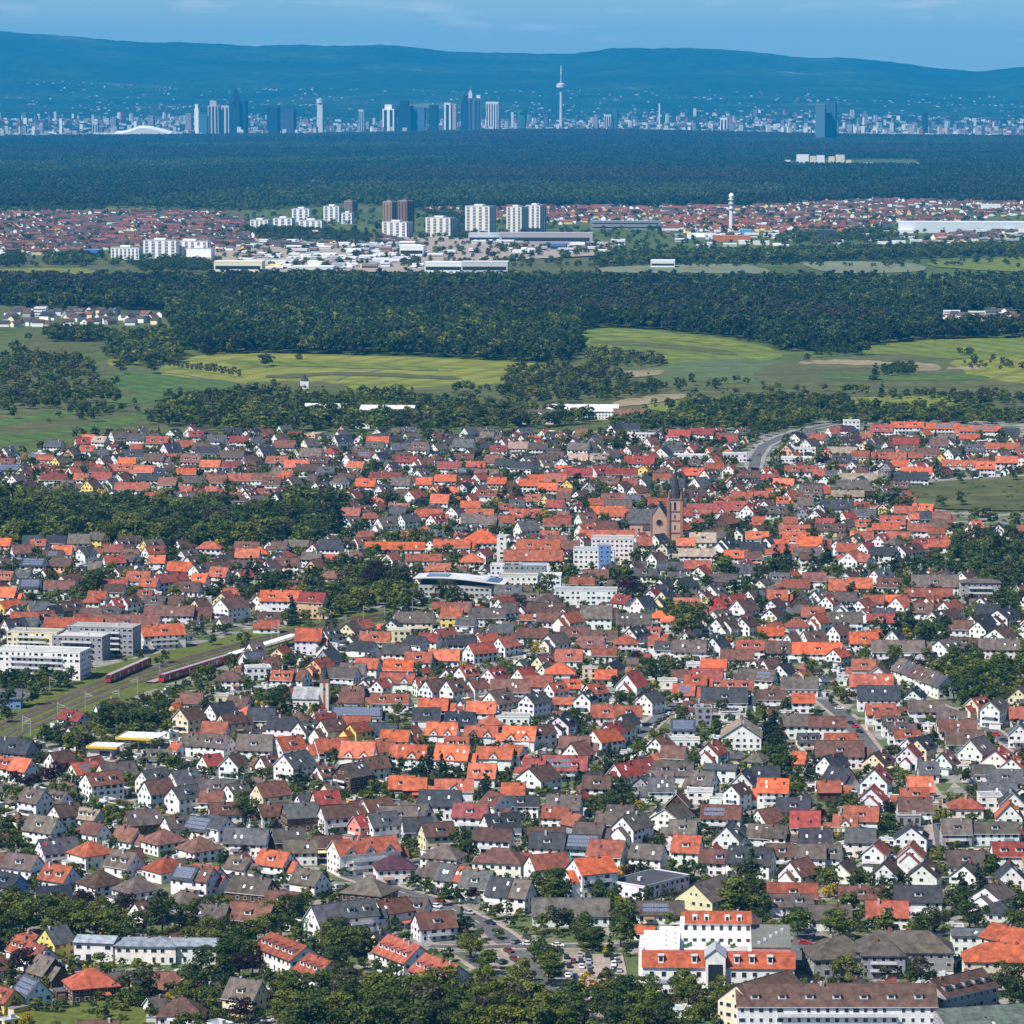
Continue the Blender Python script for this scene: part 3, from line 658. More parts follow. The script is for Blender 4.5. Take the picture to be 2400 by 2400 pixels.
# ================================================================== houses read off the photograph
# each block: origin and scale of a view of the photo; rows: ridge middle (x y), yaw, length, width, eave height, roof, wall, flags
# roof/wall letters as in RC/WC; flags: h hip, f flat, l low pitch, d# dormers, x# cross gables, s solar, k balcony
HD = [
((0,1820,.24845), """330 120 -40 11 9.5 5.5 Y w d1|560 140 -40 9 8 4 Y w|620 260 40 11 9 4.5 B w|850 305 -35 10 8 3.5 N w d2|1480 30 40 12 9 6 B w|1730 90 45 12 9 6.5 G w
1340 315 25 13 10 4.5 Y k|1670 370 30 10 9 4 Y w|1900 380 -35 11 9 4.5 S w|420 375 -35 14 9.5 5 Y w d1|890 437 -38 10 8 4 M w|1210 480 -38 10 8 4 M w|1540 500 40 13 12 4.5 M w h|1880 570 40 13 12 4.5 M w h
540 580 28 14 10 4.5 G w|860 610 40 13 12 5 T w h|1180 705 -38 11 10 4 Y w d2|1570 760 40 13 12 4 T w h|220 735 -30 13 9 4 Y w d1|560 835 -35 12 10 4 T w d2|90 915 -40 11 9 4.5 D b|950 890 40 13 12 4.5 B w h
1290 950 40 13 12 4.5 Y w h|500 1035 15 12 9 4 K c|1770 850 -30 9 8 6 S w|1900 850 -30 10 9 6 M w|1740 1075 40 13 12 4.5 Y g h|1380 1170 45 10 8 4 B w|-20 720 -35 9 8 4 M w"""),
((480,1820,.24845), """120 30 -5 14 9 5 Y w|290 60 50 10 7 6 Y w|70 135 -10 9 8 5 M w|190 245 10 12 9 4 M w|620 55 35 13 10 6 M c|640 255 25 12 9 5 M w|900 250 20 13 9 6 G k|1250 270 22 13 9 6.5 B w k
1140 135 20 10 9 5 C c|960 165 30 8 7 3 G w|1440 225 45 8 7 4 M w|1620 210 35 12 10 4 M w|1490 360 45 9 7 6 C p|1670 340 30 12 9 6 G w k|1830 280 0 14 9 5 Y w|130 375 -45 10 9 6 G w|400 490 -10 16 9 5 G w
790 490 15 12 10 5 Y k|900 600 5 12 8 5 Y w|1150 560 10 11 8 4 B k|670 700 -30 12 10 5.5 O w d1k|1500 580 25 24 12 8 T w x3|1790 750 10 14 11 5.5 X w h|340 755 -35 9 8 4 Y w|990 882 -35 11 9 5 Y w d1
20 835 -35 11 10 5 T w|450 950 -25 15 11 4 Y k|750 1085 -20 12 10 3.5 M k|1550 960 -25 16 13 3.5 Y k h"""),
((480,2080,.24845), """450 150 -20 15 12 4 M k d1|1150 160 35 12 10 6 G w|1420 125 25 13 10 7 G w|1760 110 35 12 9 6 M w|60 165 -15 12 9 4 Y k|390 870 -30 11 10 5.5 Y c"""),
((960,1820,.24845), """50 10 0 9 9 4 O k|420 25 0 15 9 4 O w x1|290 130 -5 16 10 6 D w|980 60 -5 9 8 4 T w|830 155 -60 12 10 6 M w|1050 190 -5 14 7 5 D w|1460 175 -12 13 10 6 Y w|1380 290 -10 10 8 4.5 T w|1560 350 -50 8 8 4 T g
580 255 -12 13 9 6 C w k|40 250 -20 12 9 5 Y w|70 385 10 11 9 5 D w|860 350 20 13 10 5.5 D w|260 437 20 12 9 6 B c|790 487 -12 14 9 6 B w k|1290 480 5 14 9 4 B w|1700 435 -15 11 9 5 Y w|1890 330 -10 10 9 6 Y w
1310 530 -12 13 9 5 D w|1640 550 -12 13 9 5 S t|320 650 -20 14 11 4.5 Y w h|860 680 -15 18 12 6.5 M w h|1300 730 25 14 10 6.5 T w k|1870 600 -20 13 11 6 T w|1720 760 25 14 13 9 O w k
260 810 -25 7 10 5.5 Y w|370 825 -25 6.5 10 5.5 G w|490 850 -25 7 10 5.5 O w|650 885 -25 11 10 5.5 G w|870 955 -25 8 10 6 D w|1020 970 -25 10 10 6 Y w|1520 1150 0 26 10 4 Y w"""),
((960,2080,.24845), """230 235 20 13 10 4.5 M w|40 100 -20 10 9 5 Y w"""),
((1440,1820,.24845), """300 -10 60 10 10 5 G g|440 10 0 10 9 5 G w|600 150 80 9 9 4 B k|810 130 -5 10 9 5 L w f|1160 70 50 8 8 7 B w|1030 190 -5 11 8 3.5 L w f|1500 20 -8 12 9 7 O w k|1690 200 -8 13 9 4 D w
1010 270 -8 15 10 5 M w s|1440 300 40 10 9 4 M w|1800 325 -5 11 10 6 C c|1840 490 0 7 9 6 D c|540 280 65 14 12 6 Y w|170 350 55 14 10 7 Y w|60 270 -10 10 9 7 Y w|650 412 -12 10 8 5 Y w|1080 440 75 12 10 6 G w k
1370 450 -15 8 9 4.5 Y w|1520 460 -15 9 9 5 Y w|690 555 -15 10 10 5.5 T w d1|320 640 -20 12 9 5.5 Y w|20 600 -30 10 10 6 T w|1000 690 -10 14 9 5 M w|1290 665 -18 16 11 5.5 D w|1590 637 -10 12 8 5 B w|1860 640 -5 10 9 6 Y w
1740 780 50 11 10 5 M w|880 970 55 18 15 6 Y c|1680 1005 -3 17 10 5 T w|1640 1110 -3 17 8 3.5 Y w"""),
((1440,2080,.24845), """430 130 0 16 9 3.5 Y w s|1060 240 0 10 8 3 Y w"""),
((1920,1820,.24845), """500 90 75 9 11 4.5 T w|90 40 0 9 8 4 T k|950 0 0 10 10 5 O c|900 110 0 11 8 4 T c|900 200 0 13 9 5 B w|840 355 0 9 8 4 L g f|870 450 80 10 12 5.5 D w|1380 200 0 13 10 4 T w h|1610 170 0 9 10 7 L w f
1680 60 -5 15 8 4.5 G w|1820 130 85 10 10 6 D w|1790 240 85 10 10 4.5 T w|1290 400 0 11 9 5 Y g k|1650 430 0 18 8 5 Y w|400 280 -10 13 10 4.5 T w|250 360 -8 9 8 4 T w x1|390 490 -6 11 9 6 G w|20 490 -10 8 9 6 D w
70 640 -15 11 9 5.5 Y w|540 620 70 10 8 6.5 T w k|870 630 78 11 9 6.5 T w k|230 800 65 9 8 4 B w|630 790 75 11 10 4.5 B w|990 800 75 12 11 4.5 B w|1380 700 -5 13 11 4 Y w|1390 810 70 10 10 4.5 Y w k|1800 620 0 13 12 5 C w
1800 810 85 11 10 5 D w k|390 1035 -3 15 8 3.5 M w|930 1030 -3 16 9 6 D w|640 1175 -3 14 9 4.5 T w|1630 1010 60 13 12 5 Y w k|100 1215 0 14 9 4 Y w"""),
((1920,2080,.24845), """1690 140 0 9 8 3.5 D w h"""),
((0,2080,.24845), """240 470 -50 9 9 5.5 T w|370 540 -50 8 9 5.5 T w|440 650 -50 9 9 4 Y k|300 850 -55 10 9 4.5 S w|860 770 20 15 13 4.5 T k h|60 950 -45 8 8 4 T y|1640 800 0 12 9 2.5 M k|1720 1050 0 14 12 3 B w hs|930 1255 0 12 9 3 M w"""),
((0,1540,.24845), """960 1085 30 14 12 7 M w|1730 1065 40 12 9 6.5 G w|1450 1060 42 12 9 6.5 G w|1780 480 50 11 10 6 B c|1810 340 -5 10 8 4 M w|150 770 -25 16 11 5 D g|60 945 -35 9 9 5.5 O w|220 955 -35 9 9 5.5 O w|1850 730 -20 11 9 5 Y w
1500 870 0 10 8 3 Y w|1680 800 -50 6 6 3 T w|60 300 0 14 8 5 G b"""),
((480,1540,.24845), """240 140 -5 14 10 4.5 B w h|500 90 10 12 9 6 L w f|740 130 -12 10 9 5 O w|890 120 -30 9 9 5 M w|1090 10 55 11 9 6 T o|1290 100 -20 16 10 5 Y w|1400 60 -10 12 9 5 Y w|1540 10 -15 11 10 6 O w|1830 30 -5 14 9 5 O w
1820 150 -8 16 9 5 T w x2|1540 200 60 9 8 4 G w|1660 210 60 8 7 5 T w|1750 350 -3 17 8 4 T w d2|1440 470 -3 22 8 4 S w|1390 330 -5 11 9 4 M w|1400 280 -10 10 8 4.5 M w|150 430 40 12 9 5 D w|250 530 35 11 9 5.5 B c
330 370 -30 11 9 5 B w|190 360 0 8 8 4 L c f|410 470 20 8 8 4 O c h|540 480 -10 12 9 5 D c|740 560 -20 12 10 6 D w|890 520 -10 10 10 5 B w h|960 600 50 11 9 5 G w|1130 540 40 11 8 6 C w|1190 580 45 12 9 7 B w|1400 560 -5 15 8 4 T w
1440 620 45 9 8 6.5 T y|1640 620 -10 16 9 4.5 D w|100 610 -10 11 9 4 T w|120 730 -30 13 10 5.5 Y w d2|480 730 -10 15 11 5 Y w d1|790 750 35 12 10 5 T w|1190 765 20 14 10 5 T w|1450 800 -10 14 11 5 O w x2|1800 690 -10 12 9 5 O w
1640 780 35 10 9 5 T w|1880 830 -5 11 9 5 O w|850 900 50 14 11 6 G w k|60 920 40 9 8 4.5 C w|270 920 65 9 9 5 B w k|600 930 40 8 8 4 B w|1390 1000 45 12 11 7 Y k k|1590 940 35 12 8 5 B w|1130 1020 40 8 8 4 M w|1860 1120 -3 10 10 4 O k"""),
((960,1540,.24845), """530 80 50 10 8 6 T w|230 210 45 11 9 5 B w|150 190 20 10 9 5 T w|420 210 45 10 9 6 B w|630 210 45 10 8 6 M w|950 210 0 18 10 5 M w|1220 175 -8 13 10 6 T w|1380 240 40 9 8 5 T w|800 100 50 10 9 5 C w|1080 100 45 9 9 5 C w
1420 60 0 14 12 5 O w h|1530 210 0 8 8 4 O w|1700 100 0 7 7 7 L c f|1850 120 0 10 8 4 O w|1750 250 30 9 9 4.5 T w|840 310 50 13 11 6 Y w|1180 340 50 12 9 8 G w|1470 380 0 11 6 3 O w|1660 320 70 10 8 6 D w k|230 390 -8 13 10 5 O w
680 420 -8 13 9 5 O w|160 480 0 12 9 4 D w|480 520 -10 13 10 5 K w|770 560 20 9 9 4 T w h|970 550 -5 16 10 4 L w f|310 615 -8 13 12 5 O w x2|680 650 -8 14 12 5 O w x2|1040 655 -8 14 12 5 O w x2|450 750 -10 10 9 4 T w
410 835 -12 14 12 5 O w x1|810 850 -10 15 12 5 O w x1|40 830 -10 12 11 5 O w x1|690 1005 -8 11 10 4 O w|980 830 -35 10 7 6 T w|1470 930 -5 18 10 4.5 C w s|1180 960 -10 9 9 4 C w|1220 1030 50 13 13 6 B w k|1240 640 35 11 8 6 B w
1440 540 70 12 10 5 D w k|1560 750 -8 13 8 4 M w|1590 800 50 10 10 3 M w|1830 680 40 12 11 5 O w|1850 450 -3 13 10 4 T w d1|1770 1120 -8 11 9 5.5 B w|1900 620 60 10 9 6 C w"""),
((1440,1540,.24845), """1220 1070 75 11 9 7 D w|170 150 60 12 11 4 C w|940 20 -8 12 9 5 O w|750 60 0 7 7 4 L w f|880 110 -10 14 10 5 C w|770 165 -5 10 9 4.5 T w|620 120 0 8 8 4 M w|660 250 -10 10 9 4 T w s|500 215 0 9 8 4 L w f|1400 120 -20 12 9 5 Y w s
1270 110 0 9 9 4 Y w|1590 60 60 9 9 6 D w|1750 190 -5 17 12 4 Y w|1160 220 -5 15 8 4 T w|1040 290 -5 21 11 4.5 D w|1480 310 -3 13 9 5 M w|1780 340 -3 10 9 5 O w|340 330 55 11 9 6 G w|130 460 0 12 9 5 T w|120 540 50 9 8 5 D w
60 600 50 10 9 5 B w|790 420 -5 13 8 4 M w|840 470 0 7 9 8 G g f|650 590 -3 10 8 5 S w|1120 530 0 11 7 3 G w f|560 840 -15 10 9 5 M w|660 770 0 13 7 4 L w f|920 800 65 11 10 5 T w|400 910 0 11 9 3 O w h|250 960 45 12 10 5 C w
90 1000 45 11 9 5 C w|560 985 -8 16 11 5 Y w|1010 1010 -12 13 10 6 G w l|1430 1030 -5 11 9 5 D w|440 1070 -8 10 9 5 Y w|840 1080 -30 10 9 5 Y w|1740 890 0 5 9 4 O w|1700 540 0 13 9 6 Y w|1830 720 0 9 8 5 G w"""),
((1920,1540,.24845), """540 1030 75 13 11 5 C w|420 20 -5 11 9 5 T w|560 80 80 12 13 4 B w|490 160 -3 20 12 4 T w|560 270 -3 19 13 6 D w|900 290 75 13 9 6 D w|1010 410 -3 16 9 5 Y w|580 440 0 13 8 6 T w|640 500 0 11 7 6 T w|710 560 0 11 7 6 Y w
780 630 0 12 7 6 Y w|830 690 0 11 7 6 T w|900 760 40 9 8 5 D w|970 760 60 11 9 5 D c|850 830 70 9 9 5.5 C w|560 890 60 11 10 4 B c|80 560 -5 16 9 6 M w|200 720 0 13 9 6 T w|190 790 -3 20 11 5.5 B w|130 920 45 11 9 6 D w|190 1040 -40 10 9 5 D w
1190 890 65 10 9 4 M w|1300 590 -3 16 12 4 M w|1370 690 -3 16 10 4 B w|1490 760 60 15 11 5 Y w|1690 860 70 13 12 3.5 C w|1830 940 70 8 9 4 O w|1660 400 65 15 9 8 Y w|1500 380 45 10 8 6 T c|1890 620 80 12 9 6 G w|1540 1020 0 8 7 4 Y w
1750 1060 -5 14 9 4 G w|1160 990 0 8 8 3 N w f|1330 1010 -5 9 9 3 N w f|1030 990 0 8 8 4 G w|1250 510 -3 13 9 5 Y w|1900 470 -3 10 9 4 T w"""),
((0,1140,.3106), """30 390 -10 9 8 5 O w|170 440 20 13 9 4 M w|290 400 0 9 8 5 O w|430 370 -20 13 10 6 D w|250 370 0 12 9 5 D w|600 360 -5 13 10 6 Y w|740 350 -30 11 9 6 Y y|640 460 60 12 9 6 G w|860 440 -5 12 9 4 T w|940 400 40 12 9 5 Y w
1150 400 35 12 10 6 Y y|1160 450 35 12 9 5 T w|1190 520 -5 9 8 4 O w|860 520 20 12 9 5 T w|970 510 -30 11 9 5 Y w|1400 400 30 11 9 4 B w|1580 420 -5 15 10 6 T w h|1870 470 -5 14 10 6 O w|260 540 -10 14 10 5 S w|470 540 -15 12 9 4 B o
180 630 -20 9 8 4 G w|40 640 -20 10 8 5 T c|450 710 0 17 9 3 M w|230 700 0 12 9 4 S w|60 760 -15 10 9 5 O w|1050 640 -10 13 10 5 T w d1|1130 690 -15 10 9 5 T w|1240 660 40 13 9 6 C w|1340 650 45 10 8 6 C w|1360 570 -10 14 10 4 O w
1510 660 -20 9 8 4 O w|1420 720 -10 14 10 4 B w|1500 590 50 9 8 5 Y w|1640 570 20 14 9 4 B w|1660 610 -25 11 9 5 T w|870 740 -5 11 9 4 B w|740 790 -10 10 8 4 T w|690 830 0 9 8 5 T w h|890 840 45 9 8 5 C w|980 830 45 10 8 6 B w
1100 780 -10 8 8 4 T w|1170 830 -10 12 9 4 Y w|1320 830 -10 10 8 4 B w|1510 850 50 9 9 4 B c|1740 840 50 16 12 8 B w k|290 870 20 11 9 4 G y|440 900 35 12 8 4 K w|530 870 35 12 9 5 B w|620 960 20 9 8 4 C w|690 920 0 11 8 4 B w
820 910 10 10 8 4 G w|330 940 30 11 8 4 M w|190 950 -10 15 9 4 T w|110 1000 40 12 9 5 D w|230 990 -20 10 8 4 G w|1280 900 -3 26 12 5 M w|1520 910 0 11 10 4 M w|960 970 -3 34 14 6 M w|560 990 -3 30 12 6 T w|1220 1040 20 22 11 7 O w"""),
((600,1140,.3106), """560 400 -15 14 11 8 D w|550 435 0 10 8 8 T w h|830 340 -5 10 8 3 T w|800 385 30 10 8 4 M w|1050 420 -3 36 9 4 O w|30 460 0 10 10 5 O b h|240 540 -8 14 9 5 M w|570 640 -5 14 10 4 M w h|1020 500 60 10 8 5 T w|1190 510 0 9 8 4 T w
1330 510 -5 11 8 4 T w|1390 580 -3 13 7 3 T w|1630 510 0 14 12 5 O w h|1710 330 0 24 20 6 O w h|1480 400 -3 22 10 5 O w|190 785 -5 22 11 9 O w d2|430 800 -15 14 11 9 C o|100 950 0 12 8 3 B w|100 1010 0 11 8 3 T w|400 1070 -5 13 11 8 T w
1200 950 -8 20 13 6 Y c|1480 920 -10 11 9 6 T y|900 1095 -3 15 9 5 T c|1080 1080 0 12 9 6 L c f|1310 1110 -25 11 8 5 C w|1210 1130 -30 10 9 5 D w|820 1170 -30 11 9 4 D w|1060 1190 -10 13 10 5 G w|1590 990 -20 10 8 4 G w|1760 920 0 17 10 5 Y w
1880 840 40 10 9 5 C w|1890 880 45 10 9 6 Y w|720 230 50 10 8 5 Y w|720 160 -10 12 9 5 T w|870 200 -10 13 9 5 T w h|980 230 40 13 10 6 Y w|1150 210 40 13 9 5 G w|1390 60 -10 12 10 6 O w|1310 170 -5 17 9 5 T w|1360 210 45 10 9 5 T w
1620 110 -5 13 9 5 O w|1500 150 60 10 10 4 G w|1690 170 -5 18 9 4 T w|1880 130 0 8 8 4 T w|1760 220 -10 10 9 4 Y w|1870 220 -3 14 9 4 T w|1740 30 -3 14 8 4 T w|1640 210 -3 15 9 4 Y w|1420 1230 -5 15 9 4 O w|1690 1180 35 14 10 5 T w
1560 1130 -10 14 9 5 D w|1740 1110 40 12 9 5 T w|1230 1250 -10 13 9 4 T w|1850 1040 0 12 8 5 G w|1880 1130 50 11 9 5 T w"""),
((1200,1140,.3106), """160 60 0 10 8 4 T w|40 100 -5 10 9 4 G w|330 100 -20 12 9 5 C w|640 90 0 11 8 4 T w|800 100 0 18 10 5 Y w|720 150 -3 22 12 5 O w|820 170 -5 16 10 5 O w|1010 200 -3 15 9 5 O w|560 200 30 12 10 4 M w|340 240 -5 17 10 4 T w
100 170 -3 20 9 4 T w|560 280 40 12 9 4 T w|700 260 30 15 11 4 M w|110 260 30 13 11 5 G w|720 330 -3 34 10 5 T w|330 370 -5 14 10 4 M w|200 400 -3 26 11 5 T w|440 410 0 11 9 4 M w|520 360 60 9 9 5 T w|1000 380 0 9 10 6 T w
1110 360 45 9 8 5 D w|1310 390 -3 11 8 4 O w|1850 340 -3 14 8 4 O w|1610 390 60 12 10 4 D w|1820 420 -3 15 10 4 D w|1690 480 -3 14 9 5 O w|1820 490 0 10 9 5 M c|1440 350 -3 16 10 4 N w|1530 330 20 16 12 4 Y w|1090 500 50 10 8 5 B w
1400 470 -3 22 8 5 N w|1400 560 -3 15 8 5 T w|1430 600 60 9 9 4 T w|1230 570 -10 20 12 4 G w|1010 620 -15 14 9 4 G w|1740 590 -3 14 9 4 G w|1590 660 -3 16 9 4 Y w|1300 690 40 11 9 5 D w|1480 130 -3 27 10 6 C w x3|1650 110 -3 22 10 5 C w
1800 130 60 12 10 7 C w|1620 210 50 12 10 4 M k|280 810 -5 13 11 5 B w h|260 880 -5 20 12 5 B w|640 900 -5 16 11 6 Y w|840 820 -45 11 9 4 C w|990 830 50 11 10 5 D w|1160 780 60 11 9 7 D c|1320 840 -3 14 9 5 T w|1570 820 60 11 9 5 T r
1750 850 50 13 11 5 B w|1110 940 0 9 9 5 O w h|1190 970 0 9 9 5 O w h|920 960 -3 18 11 4 Y w|290 950 -3 14 9 4 M w|440 950 45 11 10 5 T w|1450 970 60 10 8 6 B w|1570 990 60 10 8 6 B w|1640 1000 60 11 8 5 B w|1770 990 60 11 9 5 B w
480 1060 -10 15 10 4 M w|1060 1060 -25 10 8 4 T w|940 1060 50 12 9 6 D w|860 1120 0 12 11 5 T w h|600 1130 -15 13 10 4 M w|700 1090 -10 13 9 4 B w|330 1110 50 13 10 4 Y w|160 1070 -10 16 10 5 M w|700 1210 -5 12 9 4 T w|430 1230 -5 13 9 4 T w
1550 1130 60 11 9 5 D w|1340 1160 -3 16 10 5 Y w|1800 1160 -3 14 9 5 T w|1170 1170 -10 11 9 5 G w|1100 1130 -3 9 8 6 T w|1700 1230 -5 16 9 4 M w"""),
((1800,1140,.3106), """110 80 0 8 8 4 O w|280 80 0 10 10 5 Y w|600 30 -3 22 9 5 N w|560 100 -3 15 10 5 D w|60 150 0 14 10 4 Y w|600 190 40 10 8 5 C w|720 170 -10 16 9 5 G w|1040 150 -3 15 8 5 T w|1100 200 0 6 7 5 O w|1170 190 -3 10 8 4 D w
1300 190 -3 13 8 4 M w|940 220 -3 16 10 5 T w|890 280 -3 17 8 6 O w|720 250 0 10 9 5 O w|1140 280 -5 14 9 5 T w|1270 310 -5 10 8 4 T w|600 250 50 10 9 5 Y w|1310 250 -10 14 9 4 B w|430 240 0 12 9 4 C w|490 280 -3 20 12 4 B c
170 230 -5 9 8 4 T w|200 290 -3 19 10 4 T w|200 340 -5 14 10 5 O w|310 380 -3 15 10 5 O w|80 400 -5 12 10 5 O w|130 440 0 16 9 4 T w|20 380 55 12 10 6 D w|560 400 50 13 10 5 Y w|620 430 -3 16 9 4 T w|740 420 50 9 9 5 C w
1170 390 -3 22 8 4 C w|1290 400 -5 13 8 4 T w|640 490 60 14 12 4 T w|730 510 -40 8 8 4 T w|870 460 -15 16 12 5 D w|1060 440 40 17 12 6 B w|300 460 0 16 9 4 Y w|290 500 0 8 8 5 M w|350 650 -3 13 8 5 M w|210 700 -3 15 10 4 T w
530 700 -5 10 10 4 T w|690 690 -3 14 11 4 O w|920 690 -5 14 11 4 M w|1260 670 -3 26 11 5 Y w|70 780 -3 11 10 4 T w|380 780 60 11 9 6 G w|540 800 0 18 9 6 Y w|460 820 60 9 9 5 T w|580 880 60 8 8 4 D w|720 850 55 11 9 5 T w
800 820 -10 11 9 5 T w|920 820 -3 14 8 4 O w|1000 830 55 11 10 5 O w|1210 770 -3 26 9 5 T w|1240 830 50 12 9 5 T w|1130 860 60 13 9 4 T w|1370 860 55 14 10 6 T w|1160 880 -20 13 9 4 B w|1280 940 50 11 8 5 D w|1360 930 45 12 9 5 B w
740 920 60 10 9 5 T w|870 920 -10 12 10 5 G w|850 960 -3 14 8 4 C w|340 910 -5 12 10 5 T w|390 960 50 11 9 5 T w|220 1000 0 12 10 4 T w h|580 950 -3 18 10 5 Y w|50 850 60 10 9 5 B w|40 920 60 10 9 4 B w|20 1060 0 13 9 5 O w
540 1040 50 12 9 5 B w|720 1100 -3 14 11 6 O w d1|340 1090 30 12 9 4 B w|370 1180 -3 24 9 5 O w|530 1220 55 10 9 5 O w|980 1160 -3 26 12 4 Y w|1350 1150 50 15 12 4 Y w|1450 1010 -5 13 9 4 M w|1600 970 40 14 10 4 D w|1630 1010 50 12 10 5 D w
1780 920 55 15 12 5 D w|1660 890 -20 13 10 4 D w|1750 1060 60 14 12 5 B w|1740 1150 -3 20 12 5 Y w|120 1170 -5 18 10 5 B w"""),
((0,740,.3106), """410 1190 -3 18 10 5 C w|410 940 -20 14 10 5 G w|620 920 20 11 9 5 C w|760 910 -30 12 9 5 N w|890 870 30 12 10 5 Y w|1040 890 -20 15 11 5 G w|1190 910 -5 17 11 5 T w|1290 960 40 14 11 5 D w|1390 940 20 13 9 4 T w|1480 870 10 11 9 5 C w
1640 900 -10 15 10 5 G w|1810 910 -10 15 10 5 C w|660 980 -5 11 9 4 O w|440 1060 60 10 9 5 Y y|780 1060 60 11 9 5 B w|960 1070 -5 13 9 4 O w|940 1120 -15 13 9 4 T w|1090 1130 -10 15 9 5 O w|1410 1150 -5 14 9 5 O w|1590 1090 -10 15 9 4 O w
1750 1100 -10 15 9 4 C w|1450 1050 -20 16 12 5 M w|1170 1040 -20 16 12 5 B w|770 1180 -5 14 9 4 C w|1000 1010 -5 16 10 5 D w|1120 1190 -5 16 9 5 D w|1240 1150 -10 14 10 5 D w|920 1190 60 11 9 5 M w|840 1230 60 11 9 5 G w|690 1240 60 11 10 5 B y
1830 1190 -10 22 10 4 T w|1640 1200 -10 14 10 4 M w|1450 1210 -10 16 10 4 Y w|1520 960 -10 13 10 5 B w|1560 990 -5 16 10 5 D w|1750 1020 -5 18 11 5 Y w|340 1050 -5 12 8 4 O w|1000 1260 -5 24 9 4 T w|60 1120 -5 22 10 4 S w|1270 1220 -15 13 9 5 M w"""),
((600,740,.3106), """180 890 40 11 9 4 B w|220 940 -15 17 11 5 M w|410 930 40 13 10 4 Y w|650 900 30 14 11 5 D w|920 910 -3 17 10 6 O w|900 950 -10 14 10 4 Y w|1240 950 -20 13 11 5 B w|1380 960 45 12 10 5 Y w|1570 930 -15 16 11 6 G w|1090 960 10 14 10 4 G w
340 1000 45 12 10 5 B w|560 1000 -20 11 10 5 C w h|420 1000 -15 17 11 5 Y w|80 990 40 14 10 5 D w|310 1090 -5 18 10 5 O w|480 1060 -15 15 10 5 B w|820 1020 -15 16 10 5 M w s|940 1030 45 11 9 5 D w|720 1040 45 11 9 5 B w|760 1100 -20 12 9 4 O w
1140 1060 -15 16 12 5 C w|1270 1070 40 12 9 4 M w|1460 1100 -3 17 9 5 C w|1570 1040 -5 15 9 4 M w|1800 1050 -15 13 10 5 M w|1880 1080 -5 14 9 5 D w|160 1060 -5 16 9 4 T w|400 1120 -10 18 10 5 B w|980 1180 -3 22 9 5 C w|830 1230 -12 14 10 5 O w
1430 1200 -5 15 9 5 O w|1270 1220 -5 11 9 4 O w|1690 1190 50 11 9 5 T w|1820 1220 -5 13 9 5 O w|1100 1220 -15 13 10 5 Y w|120 1220 -10 13 10 5 B w|640 1220 -40 11 9 4 Y w|1770 960 -3 15 8 4 D w|1830 980 -3 13 8 4 C w|680 1190 -10 12 9 4 B w"""),
((1200,740,.3106), """1270 860 -20 18 10 6 C w|1440 850 -20 20 10 6 C w|1630 900 -20 16 9 6 C w|500 1150 -3 20 11 6 C w|650 1130 45 13 10 6 C w|830 1150 -5 22 10 5 C w|190 1200 -5 14 9 5 O w|330 1190 -5 15 10 5 T w|1140 990 70 15 12 6 D w|780 820 50 13 11 6 D w
880 810 -5 18 11 6 D w|1320 1050 -3 30 12 4 L w f|980 890 -3 24 10 5 L w f|1680 1040 -3 18 12 6 L w f|510 960 -20 16 12 6 Y w|590 960 50 10 9 6 Y w|50 950 -10 15 11 5 N w|200 960 -10 14 11 5 Y w|500 1040 -3 14 8 3 N w|660 1040 -3 14 8 3 N w
960 1060 -3 22 10 6 C w|900 980 50 12 9 5 B w|1380 1150 -5 14 10 5 O w|1480 1160 50 10 9 6 B w|1530 1110 -3 13 9 4 T w|1140 1190 -3 14 9 4 T w|1000 1220 60 12 9 4 G w|430 1230 70 11 9 6 D y|1790 1170 -3 14 10 4 M w|1420 1220 50 14 10 4 G w
130 1230 -5 14 10 5 O w|270 1260 -5 13 9 5 O w|80 1100 -20 16 10 5 D w|250 1080 40 10 8 4 Y w|1010 1120 60 9 8 4 T y|1250 1230 -5 10 9 5 D w"""),
((1800,740,.3106), """1050 800 -3 26 9 6 O w|1320 810 -3 27 9 6 O w s|1600 830 -3 33 9 6 O w s|1520 890 -3 16 9 4 O w|1770 960 -3 26 9 6 O w|1440 1090 -3 24 9 5 O w x3|1640 1100 -3 14 9 6 O w|1800 1060 -3 16 9 6 O w|860 820 -10 18 10 5 C w|600 830 -45 13 9 7 X w
630 790 0 13 10 9 L w f|500 840 30 12 9 5 T w|390 890 -40 15 10 6 T w|320 930 50 13 10 6 Y w|250 1000 -3 22 14 5 L w f|240 1070 -3 28 14 4 L w f|630 910 -5 15 10 5 X w|250 1130 -3 24 12 4 T w|560 990 -3 22 9 4 N w|1040 920 -3 20 10 4 C w
1060 980 -10 13 9 4 Y w|700 1020 -10 13 10 4 T w|860 1030 -15 14 10 5 T w|980 1030 -15 13 10 5 T w|1120 1030 -10 11 9 5 T w|1000 1090 -5 12 9 5 O w|1120 1140 -3 22 9 4 O w|1390 1000 50 12 10 5 Y w|1210 1000 -3 16 10 5 M w|1290 930 -3 14 10 5 M w
1860 910 50 11 10 5 B c|700 1190 -3 30 11 4 N w|640 1240 -3 22 11 5 Y w|1080 1180 -3 24 10 5 D w|1680 960 40 11 9 5 T w|1460 1050 50 9 8 5 D w|1550 970 -3 16 10 4 G w|1830 850 -3 14 8 4 D w|1180 860 50 11 9 5 O w"""),
]
